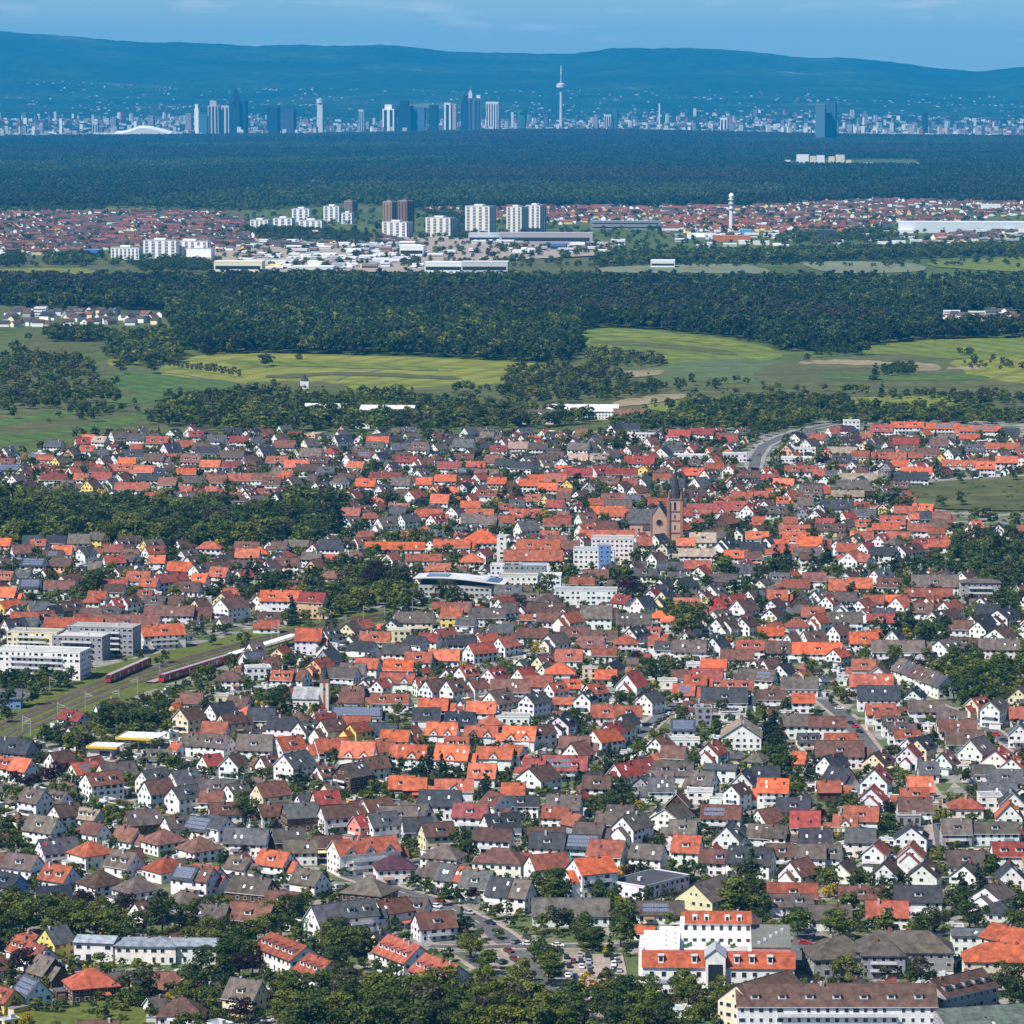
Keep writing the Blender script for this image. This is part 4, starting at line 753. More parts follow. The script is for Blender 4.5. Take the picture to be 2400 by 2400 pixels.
def make_spec(u, v, yaw, L, W, h, roof, wall, fl, seed, given=True):
    rng = random.Random(seed); hip, flat = 'h' in fl, 'f' in fl
    L, W, h = (L*1.05, W*1.05, h*1.04) if given else (L, W, h)
    p = 15 if 'l' in fl else (35 if hip else (36 if W > 12.5 else 43)+rng.uniform(-4, 4))
    tp = 0.0 if flat else math.tan(R(p)); zr = h+W/2*tp
    x, y = G(u, v, zr)
    return dict(x=x, y=y, yaw=R(yaw), L=L, W=W, h=h, roof=roof, wall=wall, fl=fl, tp=tp, zr=zr, seed=seed, given=given)
HOUSES = []
for (u0, v0, k), txt in HD:
    for row in txt.replace('\n', '|').split('|'):
        q = row.split()
        HOUSES.append(make_spec(u0+float(q[0])*k, v0+float(q[1])*k, float(q[2]), float(q[3]), float(q[4]), float(q[5]), q[6], q[7], q[8] if len(q) > 8 else '', len(HOUSES)+11))
# trees read off the photo: crown centre, height (m), kind, width factor
TD = [((0,2080,.24845), "300 300 9 r|120 160 12 r|60 330 11 d|220 250 12 r|420 200 12 r|520 330 11 r|640 280 12 d|760 330 11 r|900 280 12 r|1000 330 10 r|1100 320 9 r|1180 400 8 r|780 110 7 p|1210 150 7 p|230 690 9 p|110 760 9 c|1000 720 9 l|1290 730 6 r|1300 900 11 b|1310 1000 8 d|1180 900 5 p|1530 230 12 d|1780 250 10 d|1640 950 7 r|1760 980 8 r|1850 900 10 d|1900 780 10 d|160 1100 5 r|330 1090 5 r|590 1090 4 r|440 860 5 l|870 1090 3 d|1600 1050 5 y|1450 1180 5 r|1880 1230 6 r|1700 1240 6 r|1830 430 9 r|1430 430 6 r|1250 300 8 d|1450 1000 6 r|1050 1060 4 d|950 1010 4 r|40 880 6 d|1900 650 9 d"),
 ((480,2080,.24845), "60 350 9 r|200 360 10 d|330 420 11 r|440 400 10 r|560 340 9 r|640 230 9 r|780 180 10 d|720 330 9 r|830 290 9 d|60 470 9 r|180 560 11 d|300 560 11 c|190 760 12 c|330 720 9 p|450 690 8 p|400 580 10 d|1060 300 9 d|1250 360 8 d|1130 430 9 r|1250 470 9 d|1380 480 9 r|1500 470 9 d|1600 280 9 c|1420 560 7 d|1620 740 6 d|1500 700 5 d|1750 780 7 r|320 1010 9 p|330 1120 8 p|40 1000 8 r|80 1100 7 r|600 1060 6 b|520 1180 5 d|640 850 6 d|560 780 6 b|980 90 6 r|1150 140 5 d|1780 350 7 d|780 900 9 r|900 960 12 r|1040 930 12 d|1180 900 11 r|1300 980 12 b|1100 1080 12 d|820 1080 11 r|950 1180 12 d|1250 1150 12 r|1400 1060 12 d|1500 940 11 l|1560 1080 12 r|1700 950 12 l|1750 1100 13 r|1860 1000 13 r|1640 1220 12 d|1450 1220 12 r|1880 1200 12 d|1240 1260 11 d|700 1180 8 r|1380 860 9 b"),
 ((960,2080,.24845), "60 940 13 l|200 900 12 r|330 920 12 l|430 980 12 r|120 1080 13 b|300 1080 13 d|460 1120 13 d|600 1080 12 r|700 1160 12 b|820 1000 12 r|950 980 12 l|1060 1040 13 b|1180 1060 12 l|1270 1110 12 r|900 1140 12 d|1040 1180 12 r|1150 1230 12 l|1380 1170 10 d|1500 1080 10 d|60 1230 12 d|250 1230 12 d|520 1240 12 r|750 1250 11 r|950 1260 10 l|1350 1260 9 l|1500 1230 9 r|570 560 9 r|580 530 8 r|700 680 8 r|760 650 7 r|1040 770 8 r|1080 720 6 r|1190 540 8 r|1250 600 9 r|1220 660 7 d|1330 700 8 r|1310 770 8 r|1380 800 6 r|1120 850 6 b|490 300 10 c|530 330 6 d|420 370 5 b|350 620 5 d|700 180 5 r|780 220 5 r|900 190 6 d|1050 250 4 l|950 300 5 d|850 420 4 r|1080 400 3 d|1390 280 9 b|1660 330 8 r|1620 430 8 d|1720 450 8 d|1780 470 7 d|1640 260 6 d|1550 920 7 c|1490 960 8 d|1620 980 6 l|1700 980 5 l|1780 1020 7 d|1870 1080 10 d|1900 980 9 r|1880 1180 9 b|1650 1150 8 d|1560 1080 7 d|300 90 5 r|430 60 6 d|580 60 6 p|1820 60 8 d|1330 30 11 r|1430 40 10 d|1230 60 8 r"),
 ((1440,2080,.24845), "90 250 9 r|170 200 8 c|60 400 10 r|120 420 9 r|540 290 6 r|930 290 6 r|1120 100 9 r|1300 150 7 d|1200 130 9 d|1170 60 12 l|1730 320 10 r|1690 290 9 d|150 980 10 d|80 920 9 d|280 930 9 r|380 1000 9 d|300 1060 10 l|120 1120 10 r|490 1120 12 c|400 1180 11 d|620 880 8 r|700 940 9 r|640 1000 8 r|800 1050 8 b|760 1180 8 l|1010 930 7 r|830 960 6 l|940 1040 5 r|1230 820 8 r|1270 870 6 d|60 1230 10 d|200 1240 10 r|560 1250 9 d|880 1100 6 r|1000 1020 5 r|1310 240 6 d|1400 280 5 d"),
 ((1920,2080,.24845), "190 330 10 r|110 320 8 r|270 110 8 r|640 290 9 d|600 330 8 r|1040 300 9 d|990 320 7 r|860 380 5 l|1230 390 5 l|480 370 6 d|1420 230 10 d|1500 260 9 d|1330 210 7 d|1880 150 9 d|1860 300 8 d|230 740 9 r|330 790 7 l|960 760 9 b|870 820 7 d|1060 830 6 r|640 820 6 b|740 770 5 b|1680 880 7 b|1800 830 11 d|1850 950 9 d|1550 810 4 r|1560 1080 5 r|1650 1070 5 r|1600 980 5 p|120 890 4 d|550 60 8 d|1300 80 8 d|50 20 4 y|240 1270 5 r|1230 100 4 p|1480 1000 4 d"),
 ((0,1820,.24845), "60 460 9 d|30 620 8 d|220 620 7 d|90 540 6 r|1190 330 6 r|1240 290 6 l|870 260 5 d|930 280 5 r|1740 560 7 d|1520 1170 9 d|1490 1260 9 d|1180 1170 7 p|800 1150 8 p|780 620 4 r|1420 500 4 d|1880 1240 9 d|80 1120 9 d|200 1180 10 r|950 1170 5 l|540 1170 8 r|700 1220 9 r|340 500 4 d"),
 ((480,1820,.24845), "380 320 11 d|340 230 9 d|430 370 8 c|640 450 5 d|510 260 4 r|1330 170 6 d|1050 70 5 r|940 90 6 c|880 130 5 r|1640 110 7 d|1750 80 6 r|1730 160 6 r|1030 530 4 l|640 620 6 d|750 960 6 d|250 820 7 d|180 780 6 d|1140 920 5 c|1300 880 4 r|880 1190 8 d|700 1230 7 r|1900 620 6 d|1860 680 5 d|1100 1130 4 d|1230 1100 4 d|340 1100 5 d|100 1150 4 r|230 1180 4 r|950 1090 5 r"),
 ((960,1820,.24845), "520 580 11 c|480 560 9 r|560 660 9 d|720 90 10 c|640 180 6 d|30 640 7 d|30 720 6 l|1090 380 6 d|1180 420 6 c|1340 980 12 d|1260 1000 10 d|1420 960 9 d|1400 1060 9 d|1790 1010 9 d|1720 1050 7 b|1830 990 6 r|1750 270 9 d|1860 220 9 d|1800 330 7 d|1690 340 5 l|1570 720 5 d|50 980 6 d|170 1010 6 r|360 1060 6 d|470 1090 6 d|1290 110 5 l|1230 120 4 r|450 30 5 c"),
 ((1440,1820,.24845), "80 130 8 d|130 190 6 d|230 260 4 y|1290 420 8 c|1240 370 6 c|760 370 6 p|830 500 7 d|880 600 5 r|650 850 8 c|560 830 6 d|740 900 8 d|700 960 6 d|1290 850 14 c|1250 900 10 b|1170 1080 12 b|1290 990 8 d|1240 1080 8 d|1390 1060 7 d|1310 1180 7 d|1180 1200 7 d|150 900 7 p|330 1100 6 d|470 1090 6 c|270 1130 6 d|160 1230 8 c|1610 420 6 d|1330 430 6 d|300 590 4 r|420 160 5 d|340 220 4 d|1850 950 6 d"),
 ((1920,1820,.24845), "370 260 6 r|300 290 5 r|640 290 7 p|660 400 7 r|620 450 6 d|550 430 5 d|1150 370 7 r|1210 340 6 r|1240 180 5 l|1320 190 4 r|1460 390 5 d|1100 760 7 r|1120 700 6 r|370 930 8 d|450 960 7 d|100 960 9 r|60 920 8 d|620 1010 7 d|760 950 7 d|820 970 5 d|1330 1030 10 c|1360 1000 8 c|1500 920 9 c|1530 960 8 c|100 1070 5 y|600 1070 6 d|700 1050 6 d|290 1170 7 r|270 1120 5 d|1780 1090 4 r|1850 1060 4 r|1650 1150 4 d|1430 1120 6 d|600 1260 5 r|190 250 5 d|130 290 4 r|1290 630 3 r|540 540 5 d|80 40 5 d"),
 ((0,1540,.24845), "720 750 11 r|680 800 9 r|590 700 9 b|480 740 9 d|610 800 9 d|430 690 7 d|560 650 6 d|360 950 7 d|290 900 6 r|90 890 6 r|60 870 5 r|1000 560 11 d|1080 570 9 d|1150 560 9 d|930 600 8 b|1250 560 9 d|1350 540 9 d|1010 480 9 r|1420 560 8 d|950 720 6 r|1020 640 6 d|1230 960 9 c|1200 950 7 d|1360 960 7 c|1550 960 6 d|1620 970 7 r|1680 980 6 r|100 180 9 d|240 170 9 d|90 350 10 d|300 350 8 d|30 450 8 d|60 530 7 d|380 270 7 d|520 240 7 d|620 230 6 r|660 150 9 d|1400 420 6 d|1520 470 6 d|1450 580 6 d|1660 400 5 d|1500 30 6 d|1860 200 7 d|1760 250 5 d|1880 280 5 d|130 1140 8 p|440 1110 8 p|550 1060 8 p|320 1150 6 p|250 1180 6 p|1900 1080 6 d|1880 1000 5 r"),
 ((480,1540,.24845), "530 390 9 r|680 340 11 d|700 420 11 d|650 440 10 c|1050 330 6 r|1240 330 6 r|840 480 6 d|930 490 6 d|1530 310 7 c|1540 370 6 c|1830 470 6 r|1340 420 5 b|1200 930 8 d|1150 900 6 d|900 1120 8 c|560 1080 6 r|500 1110 6 d|330 1070 5 d|1020 1200 4 r|1750 980 7 c|1720 1040 6 d|1800 1060 6 c|1600 1200 6 r|1680 1230 5 r|1870 1000 6 d|280 1110 4 d|40 1080 6 d|50 1010 5 d|840 50 5 d|40 150 5 r|40 270 4 r|1890 590 4 r"),
 ((960,1540,.24845), "180 990 14 c|110 1050 12 c|300 1040 12 c|30 1060 9 c|60 1130 9 c|480 1080 8 c|420 460 7 c|430 1110 7 d|720 1160 9 c|620 950 6 r|1890 930 13 c|1860 1000 10 c|1580 560 8 d|1660 560 7 d|1520 540 7 d|1200 470 8 r|1100 510 5 r|60 560 6 b|250 140 5 d|1600 1090 6 c|1240 1260 4 l|1300 1250 4 r|1880 1170 7 d|1550 320 4 d|1380 1170 3 d|1600 330 3 r"),
 ((1440,1540,.24845), "1420 660 14 c|1500 640 15 c|1560 700 13 c|1470 760 12 c|1540 790 12 c|1490 880 12 c|1560 920 11 d|1520 1000 10 d|1640 1000 8 d|1680 960 8 c|1600 950 9 d|350 80 9 d|420 60 9 d|300 130 8 d|450 130 8 d|560 90 8 d|540 150 7 d|100 370 8 d|60 400 7 d|40 210 7 d|30 260 6 d|560 360 6 r|610 370 6 r|500 340 5 d|520 410 5 r|1370 520 6 r|1380 450 5 r|1100 570 5 d|420 720 6 r|370 730 5 l|90 1190 8 d|60 1240 8 d|400 1180 5 d|360 700 4 d|1730 1080 6 d|1840 1110 6 d|1290 570 4 d|1060 100 6 r|1090 160 5 r|1850 100 6 r|1880 60 6 r|360 970 5 b|1770 820 4 d"),
 ((1920,1540,.24845), "1330 60 9 d|1420 90 9 r|1320 150 10 r|1400 190 11 d|1260 220 10 d|1360 280 12 d|1480 160 10 d|1500 250 11 d|1240 300 10 d|1590 210 9 r|1600 130 9 r|1640 260 8 r|1690 250 8 l|1480 330 9 d|1560 330 9 d|1880 130 6 d|840 270 6 d|800 250 5 d|190 330 7 r|230 360 6 d|120 400 5 d|650 90 5 d|1390 510 6 d|700 880 7 d|760 890 6 d|330 920 4 r|700 860 5 r|1190 830 4 r|1260 850 4 d|1080 740 4 d|380 600 3 l|280 510 3 r|840 1090 4 r|1100 1100 5 d|360 1120 5 d|440 1060 5 d|1440 1050 6 d|1370 1110 6 d|1470 1060 5 d|150 250 4 d|1010 290 4 r|660 590 3 d"),
 ((0,1140,.3106), "740 680 10 d|800 640 9 r|700 700 9 d|660 760 8 d|560 790 6 r|380 680 7 d|520 640 5 d|1290 500 7 d|1330 560 6 d|1060 580 4 d|1890 600 9 c|1860 680 8 c|1660 730 8 c|1750 700 7 d|1850 800 8 d|1600 790 6 d|430 810 6 r|380 830 5 r|560 540 6 c|1300 780 5 r|1060 940 4 c|1500 1070 4 d|1600 1150 4 d|1700 1070 4 d|1560 1010 4 r|1830 1130 5 d|1850 1200 5 d|1250 1270 5 d|1050 1260 5 d"),
 ((600,1140,.3106), "270 920 9 c|600 190 14 c|630 230 13 c|590 270 12 c|900 480 7 r|860 510 7 r|760 560 7 d|680 560 6 d|1050 540 4 d|1100 470 5 r|1150 360 7 l|1050 370 7 r|1240 350 7 l|1310 370 7 r|1440 330 8 r|1490 440 6 d|1440 470 6 d|1220 620 7 d|240 640 9 c|160 680 9 d|80 650 8 c|100 720 9 d|420 660 9 d|440 720 8 d|40 760 8 d|220 760 8 d|560 830 8 d|900 620 8 p|860 680 8 p|940 680 9 p|1440 780 9 b|1480 820 9 d|1090 680 9 b|990 760 9 r|1060 800 9 r|880 800 9 l|800 830 9 l|740 850 8 l|960 820 8 r|1100 850 7 r|1180 830 6 b|680 760 7 d|720 790 7 d|560 760 6 r|1600 840 5 d|1700 870 4 d|820 280 6 d|770 300 6 d|1030 90 8 d|860 90 8 c|480 180 8 c|430 140 6 d|1280 110 5 d|720 360 7 d|940 350 5 r|1890 480 4 r|330 500 5 r"),
 ((1200,1140,.3106), "920 250 9 b|880 290 8 b|970 300 8 d|1400 300 7 d|1380 340 6 d|1500 270 6 d|240 210 5 y|215 150 6 c|380 320 5 d|980 500 8 d|930 540 7 d|340 600 7 d|430 620 6 r|780 660 8 r|840 640 7 r|880 740 9 p|930 770 8 p|270 720 8 b|1590 590 9 r|1560 540 7 d|1270 770 7 d|1230 790 6 d|1320 960 12 r|1250 920 9 r|1360 1010 11 d|1300 1040 10 r|1380 930 9 d|1170 890 6 d|1720 740 7 d|1640 760 6 d|200 1210 5 y|120 1190 5 d|1890 1130 6 r|1860 640 6 d|580 1070 4 c|880 820 6 d|1640 1190 6 c|460 650 6 d|660 270 4 r|1670 1130 4 l|730 1180 3 r"),
 ((1800,1140,.3106), "60 520 10 c|140 520 11 c|90 590 9 d|170 580 8 c|30 590 8 d|340 540 8 c|440 490 10 c|420 550 7 c|780 290 7 c|600 340 6 c|960 570 9 c|900 600 7 d|1040 570 6 d|1120 570 6 d|1200 570 6 d|1300 560 6 d|1400 600 7 d|1420 450 8 c|1410 490 7 d|1080 980 11 c|1060 1030 9 c|970 1050 9 c|880 1080 8 c|1230 1050 9 d|1180 1110 9 d|1280 1080 8 d|1310 1030 7 d|1050 1100 4 y|1120 1090 5 r|630 760 6 d|640 730 5 r|720 1240 6 r|740 1260 5 r|820 1030 5 r|1880 1090 6 l|1760 860 8 d|1840 880 8 d|1660 580 7 d|1760 520 8 d|1850 470 8 d|1560 590 7 d|1500 540 6 d|1660 450 8 d|1880 620 8 d|1720 640 7 d|1840 700 8 d|1640 720 6 d|1500 380 6 b|1540 330 7 b|900 90 9 d|980 60 9 d|830 60 8 d|1020 110 8 d|1460 80 7 d|1300 100 6 r|1560 200 7 d|1700 230 7 d|1650 200 6 b|1860 250 8 d|1820 330 7 d|370 90 5 d|520 620 5 d|420 620 4 r|780 600 4 r|1880 820 7 d|160 990 4 d|250 970 3 d|1420 1260 7 d|1380 1280 6 r"),
 ((0,740,.3106), "590 880 12 d|720 880 11 d|310 980 9 d|170 1010 8 b|250 1100 8 d|700 730 13 d|600 740 9 b|1260 580 12 r|1350 580 12 d|1420 580 9 r|1560 590 12 r|1640 590 11 r|920 380 14 d|1150 370 14 d|210 150 11 d|640 600 13 d|560 590 12 d|800 590 13 d|880 600 13 d|700 560 12 r|300 640 12 d|430 650 12 d|380 640 12 d|1040 700 7 d|110 230 18 d|100 720 12 d|40 680 12 d|640 110 18 l|1010 640 6 b"),
 ((600,740,.3106), "90 320 15 d|60 330 13 b|320 310 8 d|1060 550 13 d|1040 590 12 d|910 570 11 d|700 790 11 c|550 790 9 c|1560 520 13 d|1500 540 10 d|1630 530 9 d|1900 530 13 d|1840 550 11 d|1430 870 10 b|90 1140 7 d|290 1200 8 d|490 1230 8 d|800 1120 7 d|1130 1150 7 d|960 1120 6 d|1370 1180 6 r|1450 1030 6 d|700 1250 7 d|60 1160 7 d"),
 ((1200,740,.3106), "1270 500 14 r|1360 470 12 d|1500 510 12 d|1550 500 11 d|1080 500 12 d|850 510 12 d|780 570 10 d|1070 640 7 d|500 530 14 d|560 530 13 d|440 540 13 d|230 520 11 d|920 930 13 c|830 900 13 d|780 960 12 d|720 880 12 d|950 940 8 r|1150 890 12 c|1290 930 9 d|1340 920 9 d|1560 940 11 d|1470 930 10 d|1520 970 9 d|1440 960 8 d|1480 670 13 c|1710 690 12 c|1600 680 11 d|670 870 9 d|20 500 12 d|1600 480 8 d|1330 600 7 d|1420 600 7 d|320 1120 4 y"),
 ((1800,740,.3106), "730 230 18 d|810 410 16 c|430 530 9 d|600 540 10 d|720 550 13 r|860 550 14 c|940 570 10 d|1040 580 10 d|1120 570 10 d|1240 570 11 d|1180 570 10 d|1340 600 11 d|1460 600 10 b|1540 610 11 d|210 540 8 r|650 540 9 d|930 410 10 d|1000 410 10 d|1070 410 10 d|1450 260 10 d|1520 270 12 d|300 310 9 d|540 770 9 b|590 750 8 b|820 1080 9 c|240 1080 7 d|450 1090 7 d|1850 1190 10 d|1300 1200 9 d|1450 1220 9 d|1550 1200 8 d|90 1180 8 d|360 1220 7 d|470 1260 7 d|900 1240 6 r|1220 1060 6 d|780 1120 5 r|740 850 6 d")]
TREES = []                                           # x, y, height, kind, width
rt = random.Random(31)
for (u0, v0, k), txt in TD:
    for row in txt.split('|'):
        q = row.split(); h = float(q[2])*rt.uniform(.92, 1.08)*(1.12 if v0 > 1500 else 1.6 if v0 == 1140 else 1.05); x, y = G(u0+float(q[0])*k, v0+float(q[1])*k, h*.58); TREES.append((x, y, h, q[3], rt.uniform(.95, 1.3)*(1 if h > 5 else 1.15)))
# ================================================================== larger and special buildings of the town
OCC = []                                             # occupied circles (x, y, r)
def occupy(s):
    n = max(1, int(s['L']/max(5, s['W']*0.8)))
    for i in range(n):
        t_ = (i+.5)/n-.5; OCC.append((s['x']+math.cos(s['yaw'])*t_*s['L'], s['y']+math.sin(s['yaw'])*t_*s['L'], s['W']*0.62))
SEED = [5000]
def special(u, v, yaw, L, W, h, roof, wall, fl, name, label, cat, group=None):
    SEED[0] += 1
    s = make_spec(u, v, yaw, L, W, h, roof, wall, fl, SEED[0]); s['special'] = True; occupy(s)
    r = emit_house(s, name); tag(r, label, cat, group); SPEC.append((s, r)); return r, s
SPEC = []
def Z(t, x, y): k = .24845; return t[0]+x*k, t[1]+y*k
def Z3(t, x, y): k = .3106; return t[0]+x*k, t[1]+y*k
N_, O_, L_, K_, Mt = (1440,2080), (1920,2080), (480,2080), (0,2080), (960,2080)
# foreground blocks
r, s = special(1958, 2306, 0, 60, 14, 9, 'B', 'w', 'd7k', 'apartment_block', 'long white three-storey block with reddish-brown roof and dark dormers, bottom right', 'apartment block')
special(*Z(N_,1400,850), 48, 26, 14, 9, 'B', 'c', '', 'apartment_block', 'cream gabled wing at left end of the long brown-roofed block', 'apartment block')
special(*Z(O_,1290,820), 42, 24, 13, 9, 'B', 'g', 'd5', 'apartment_block', 'brown-roofed wing with green dormers running away at far right', 'apartment block')
special(*Z(O_,800,415), -3, 31, 15, 8, 'Y', 'g', 'h', 'care_home', 'big grey three-storey building under a wide grey-brown hipped roof', 'building')
special(*Z(O_,600,500), -3, 14, 11, 7.5, 'Y', 'g', 'hk', 'building_wing', 'grey hipped wing with balconies jutting from the big grey building', 'building')
special(*Z(O_,180,460), 10, 20, 16, 6, 'Y', 'g', 'h', 'hipped_building', 'dark-walled square building under grey-brown tent roof, beside the shopping complex', 'building')
special(*Z(O_,1780,530), -3, 28, 13, 8.5, 'O', 'c', 'h', 'school_building', 'cream three-storey building with bright orange hipped roof, right edge', 'building')
special(*Z(O_,1850,380), -50, 20, 12, 8, 'O', 'c', '', 'school_wing', 'orange-roofed gabled wing rising behind the cream building, right edge', 'building')
special(*Z(O_,1490,392), -3, 17, 10, 6, 'G', 'w', 'l', 'grey_annex', 'low grey-roofed annex between the grey building and the orange roof', 'building')
special(*Z(O_,1750,1110), 14, 44, 30, 4.5, 'F', 'g', 'l', 'hall', 'huge green-grey low hall roof in the bottom right corner', 'hall')
special(*Z(K_,920,455), -10, 13, 10, 6.5, 'Z', 'w', 'l', 'zinc_roofed_building', 'white cube under a tilted zinc roof, left of three', 'building')
special(*Z(K_,1400,475), -5, 20, 12, 6, 'Z', 'w', 'hl', 'zinc_roofed_building', 'wide white building under low zinc hipped roof, middle of three', 'building')
special(*Z(K_,1850,480), -3, 15, 11, 6, 'Z', 'w', 'l', 'zinc_roofed_building', 'white building with red panel under zinc roof, right of three', 'building')
special(*Z(L_,790,490), -58, 24, 12, 6, 'T', 'w', 'd5', 'terrace', 'long terracotta terrace with row of small dormers, left one behind the foreground trees', 'terrace')
special(*Z(L_,1090,660), -58, 14, 12, 5.5, 'T', 'w', 'd3', 'terrace', 'short terracotta terrace end stepping down behind the foreground trees', 'terrace')
special(*Z(L_,1880,500), -58, 20, 12, 6, 'T', 'w', 'd5', 'terrace', 'red-roofed terrace with dormers left of the road junction, rear half', 'terrace')
special(*Z(Mt,300,680), -58, 20, 12, 5.5, 'T', 'w', 'd4', 'terrace', 'red-roofed terrace with dormers left of the road junction, front half', 'terrace')
special(1440+330*.24845, 1820+960*.24845, 50, 26, 16, 5, 'G', 'w', 'f', 'flat_hall', 'white two-storey hall with grey gravel flat roof and roof vents', 'hall')
special(1440+1200*.24845, 1540+600*.24845, 86, 21, 17, 7.5, 'N', 'w', '', 'gabled_hall', 'big white gabled hall with tan roof beside the tall conifers', 'hall')
# white stepped terrace
for i in range(6):
    x_, y_ = 800+75*i, 20+31*i
    special(1920+x_*.24845, 1540+y_*.24845, -66, 7.2, 10, 6, 'YGBBYG'[i], 'w', '', 'terrace_house', ['rearmost','second','third','fourth','fifth','foremost'][i]+' house of the white stepped terrace beside the big round tree', 'terrace house', 'white stepped terrace')
# left apartments by the railway
AP = [(98,1522,-12,44,17,13.5,'w','white flat-roofed apartment block with ribbon windows at the left edge'),(84,1478,-12,26,13,13,'c','cream flat-roofed apartment block behind the white one, left edge'),
      (190,1488,-12,26,13,12,'g','grey and white flat-roofed block with balconies, third from left edge'),(245,1466,-12,34,14,14,'g','tall grey flat-roofed block nearest the orange-roofed barracks house')]
for u, v, yw, L, W, h, wl, lb in AP: special(u, v, yw, L, W, h, 'L', wl, 'fk', 'apartment_block', lb, 'apartment block', 'flat-roofed apartments by the railway')
# town centre
special(*Z3((600,1140),1855,375), -3, 5.5, 5.5, 20, 'L', 'w', 'f', 'stair_tower', 'slim white windowed tower beside the big orange hipped roof', 'tower')
special(*Z3((1200,1140),160,480), -3, 34, 11, 8.5, 'T', 'w', '', 'office_building', 'white office with long terracotta roof left of the glass-towered office', 'office')
special(*Z3((1200,1140),760,385), -3, 25, 18, 14, 'L', 'w', 'f', 'office_building', 'tall white flat-roofed office behind the glass tower', 'office')
special(*Z3((1200,1140),620,470), -3, 24, 14, 11.5, 'Z', 'w', 'f', 'office_building', 'white flat-roofed office with glass stair tower', 'office')
special(*Z3((1200,1140),700,440), -3, 7, 8, 16, 'Z', 'b', 'f', 'glass_tower', 'pale blue glass stair tower in front of the white offices', 'tower')
special(*Z3((1200,1140),560,775), -3, 34, 14, 8, 'L', 'w', 'f', 'office_building', 'long white office block with three bands of dark windows', 'office')
special(*Z3((1800,1140),1600,700), -3, 22, 11, 9, 'Y', 'g', 'hlk', 'balcony_block', 'grey three-storey block with corner balconies and low hipped roof, right side', 'apartment block')
for a_ in [((600,1140),1690,730,-6,15,13,7,'Z','g','grey glazed wing at the right end of the curved-roof hall'),((1200,1140),100,590,-3,24,12,9,'Z','g','long glazed grey wing left of the white office block'),
           ((1200,1140),50,670,-3,22,14,6,'L','w','low white wing in front of the glazed grey wing'),((1200,1140),300,665,-3,11,13,8,'L','w','white cube office between the trees left of the white office block'),((600,1140),1890,590,-3,18,10,9,'L','w','white flat wing below the slim white tower')]:
    special(*Z3(a_[0],a_[1],a_[2]), a_[3], a_[4], a_[5], a_[6], a_[7], a_[8], 'f', 'office_wing', a_[9], 'office')
# industrial halls by the fields
for u, v, yw, L, W, h, rf, fl, lb in [(765,946,-8,36,22,6,'W','l','white flat warehouse roof half hidden in trees above the town'),(910,950,-6,46,24,7,'W','l','pale grey warehouse roof among trees above the town centre'),
      (848,992,-5,14,10,4,'N','f','small yellowish shed in the trees above the town'),(1365,948,-4,62,34,7,'W','l','big bright white hall roof beside the tan field'),(1262,960,-4,26,18,6,'Y','','dark-framed gabled hall left of the big white hall'),
      (1205,962,-4,22,14,5,'C','f','red and white shed beside the meadow trees'),(1480,958,-3,30,14,4,'M','','long brown barn below the tan field')]:
    special(u, v, yw, L, W, h, rf, 'w', fl, 'warehouse', lb, 'hall')

# curved-roof town hall
x, y = G(1072, 1402); yw = R(-8); r = root('curved_roof_hall', x, y, yw)
tag(r, 'grey hall with long gently curved pale roof beside the trees, town centre', 'hall')
OCC += [(x-16, y+8, 14), (x, y+8, 14), (x+16, y+8, 14)]
mb = MB(); mb.box(-23, 20, 0, 20, -.3, 7.5, WALL, (0.42, 0.41, 0.39), False); mb.obj('wall', r)
mb = MB(); mb.box(-22, 24, 2, 19, 7.5, 10.0, GLASS, (0, 0, 0), False); mb.obj('glazing', r)
mb = MB(); n = 14
for i in range(n):
    a0, a1 = -26+54*i/n, -26+54*(i+1)/n; z = lambda a: 10.2+1.9*math.cos((a+12)/17.0)
    p = [(a0,-2,z(a0)),(a1,-2,z(a1)),(a1,22,z(a1)),(a0,22,z(a0))]; q = [(X,Y_,Z_-.4) for X,Y_,Z_ in p]
    mb.face(p, PAVE, (.50,.50,.50)); mb.face([q[0],q[1],p[1],p[0]], METAL, (.5,.5,.5)); mb.face(q[::-1], METAL, (.5,.5,.5)); mb.face([q[2],q[3],p[3],p[2]], METAL, (.5,.5,.5))
mb.obj('curved_roof', r)
mb = MB(); mb.box(-19, -6, 3, 16, 12.3, 12.4, SOLAR, (0,0,0)); ps = mb.obj('solar_array', r)
for i in range(14): mesh_obj('window', window_mesh(2.0, 1.6)[1], r, (-21.5+3*i, -.01, 5.2))
for i in range(14): mesh_obj('window', window_mesh(2.0, 1.6)[1], r, (-21.5+3*i, -.01, 2.0))
for i in range(5): mesh_obj('window', window_mesh(2.0, 1.6)[1], r, (20.01, 2.5+4*i, 5.2), math.pi/2)

# white shopping complex
x, y = G(1506, 2330); r = root('shopping_complex', x, y, R(-3)); r.scale = (1, 1, 1.40); tag(r, 'white shopping complex with orange mansard roofs and grey flat roof beside the car park', 'building')
OCC += [(x+a, y+b, 9) for a in (4, 16, 28, 40, 48) for b in (6, 20, 34)]
W0 = (0.80, 0.78, 0.74); OR = RC['T']; OB = (0.37, 0.088, 0.040)
mb = MB(); mb.box(0, 50, 0, 10, -.3, 6.6, WALL, W0, False); mb.box(12, 36, 10.01, 30, -.3, 7.6, WALL, W0, False); mb.box(12, 36, 30.01, 44, -.3, 9.0, WALL, W0, False); mb.box(0, 5, 10.01, 44, -.3, 7.4, WALL, W0, False); mb.box(5, 12, 10.01, 44, -.3, 9.4, WALL, W0, False); mb.box(12.01, 36, 36, 46, -.3, 11.6, WALL, W0, False); mb.obj('wall', r)
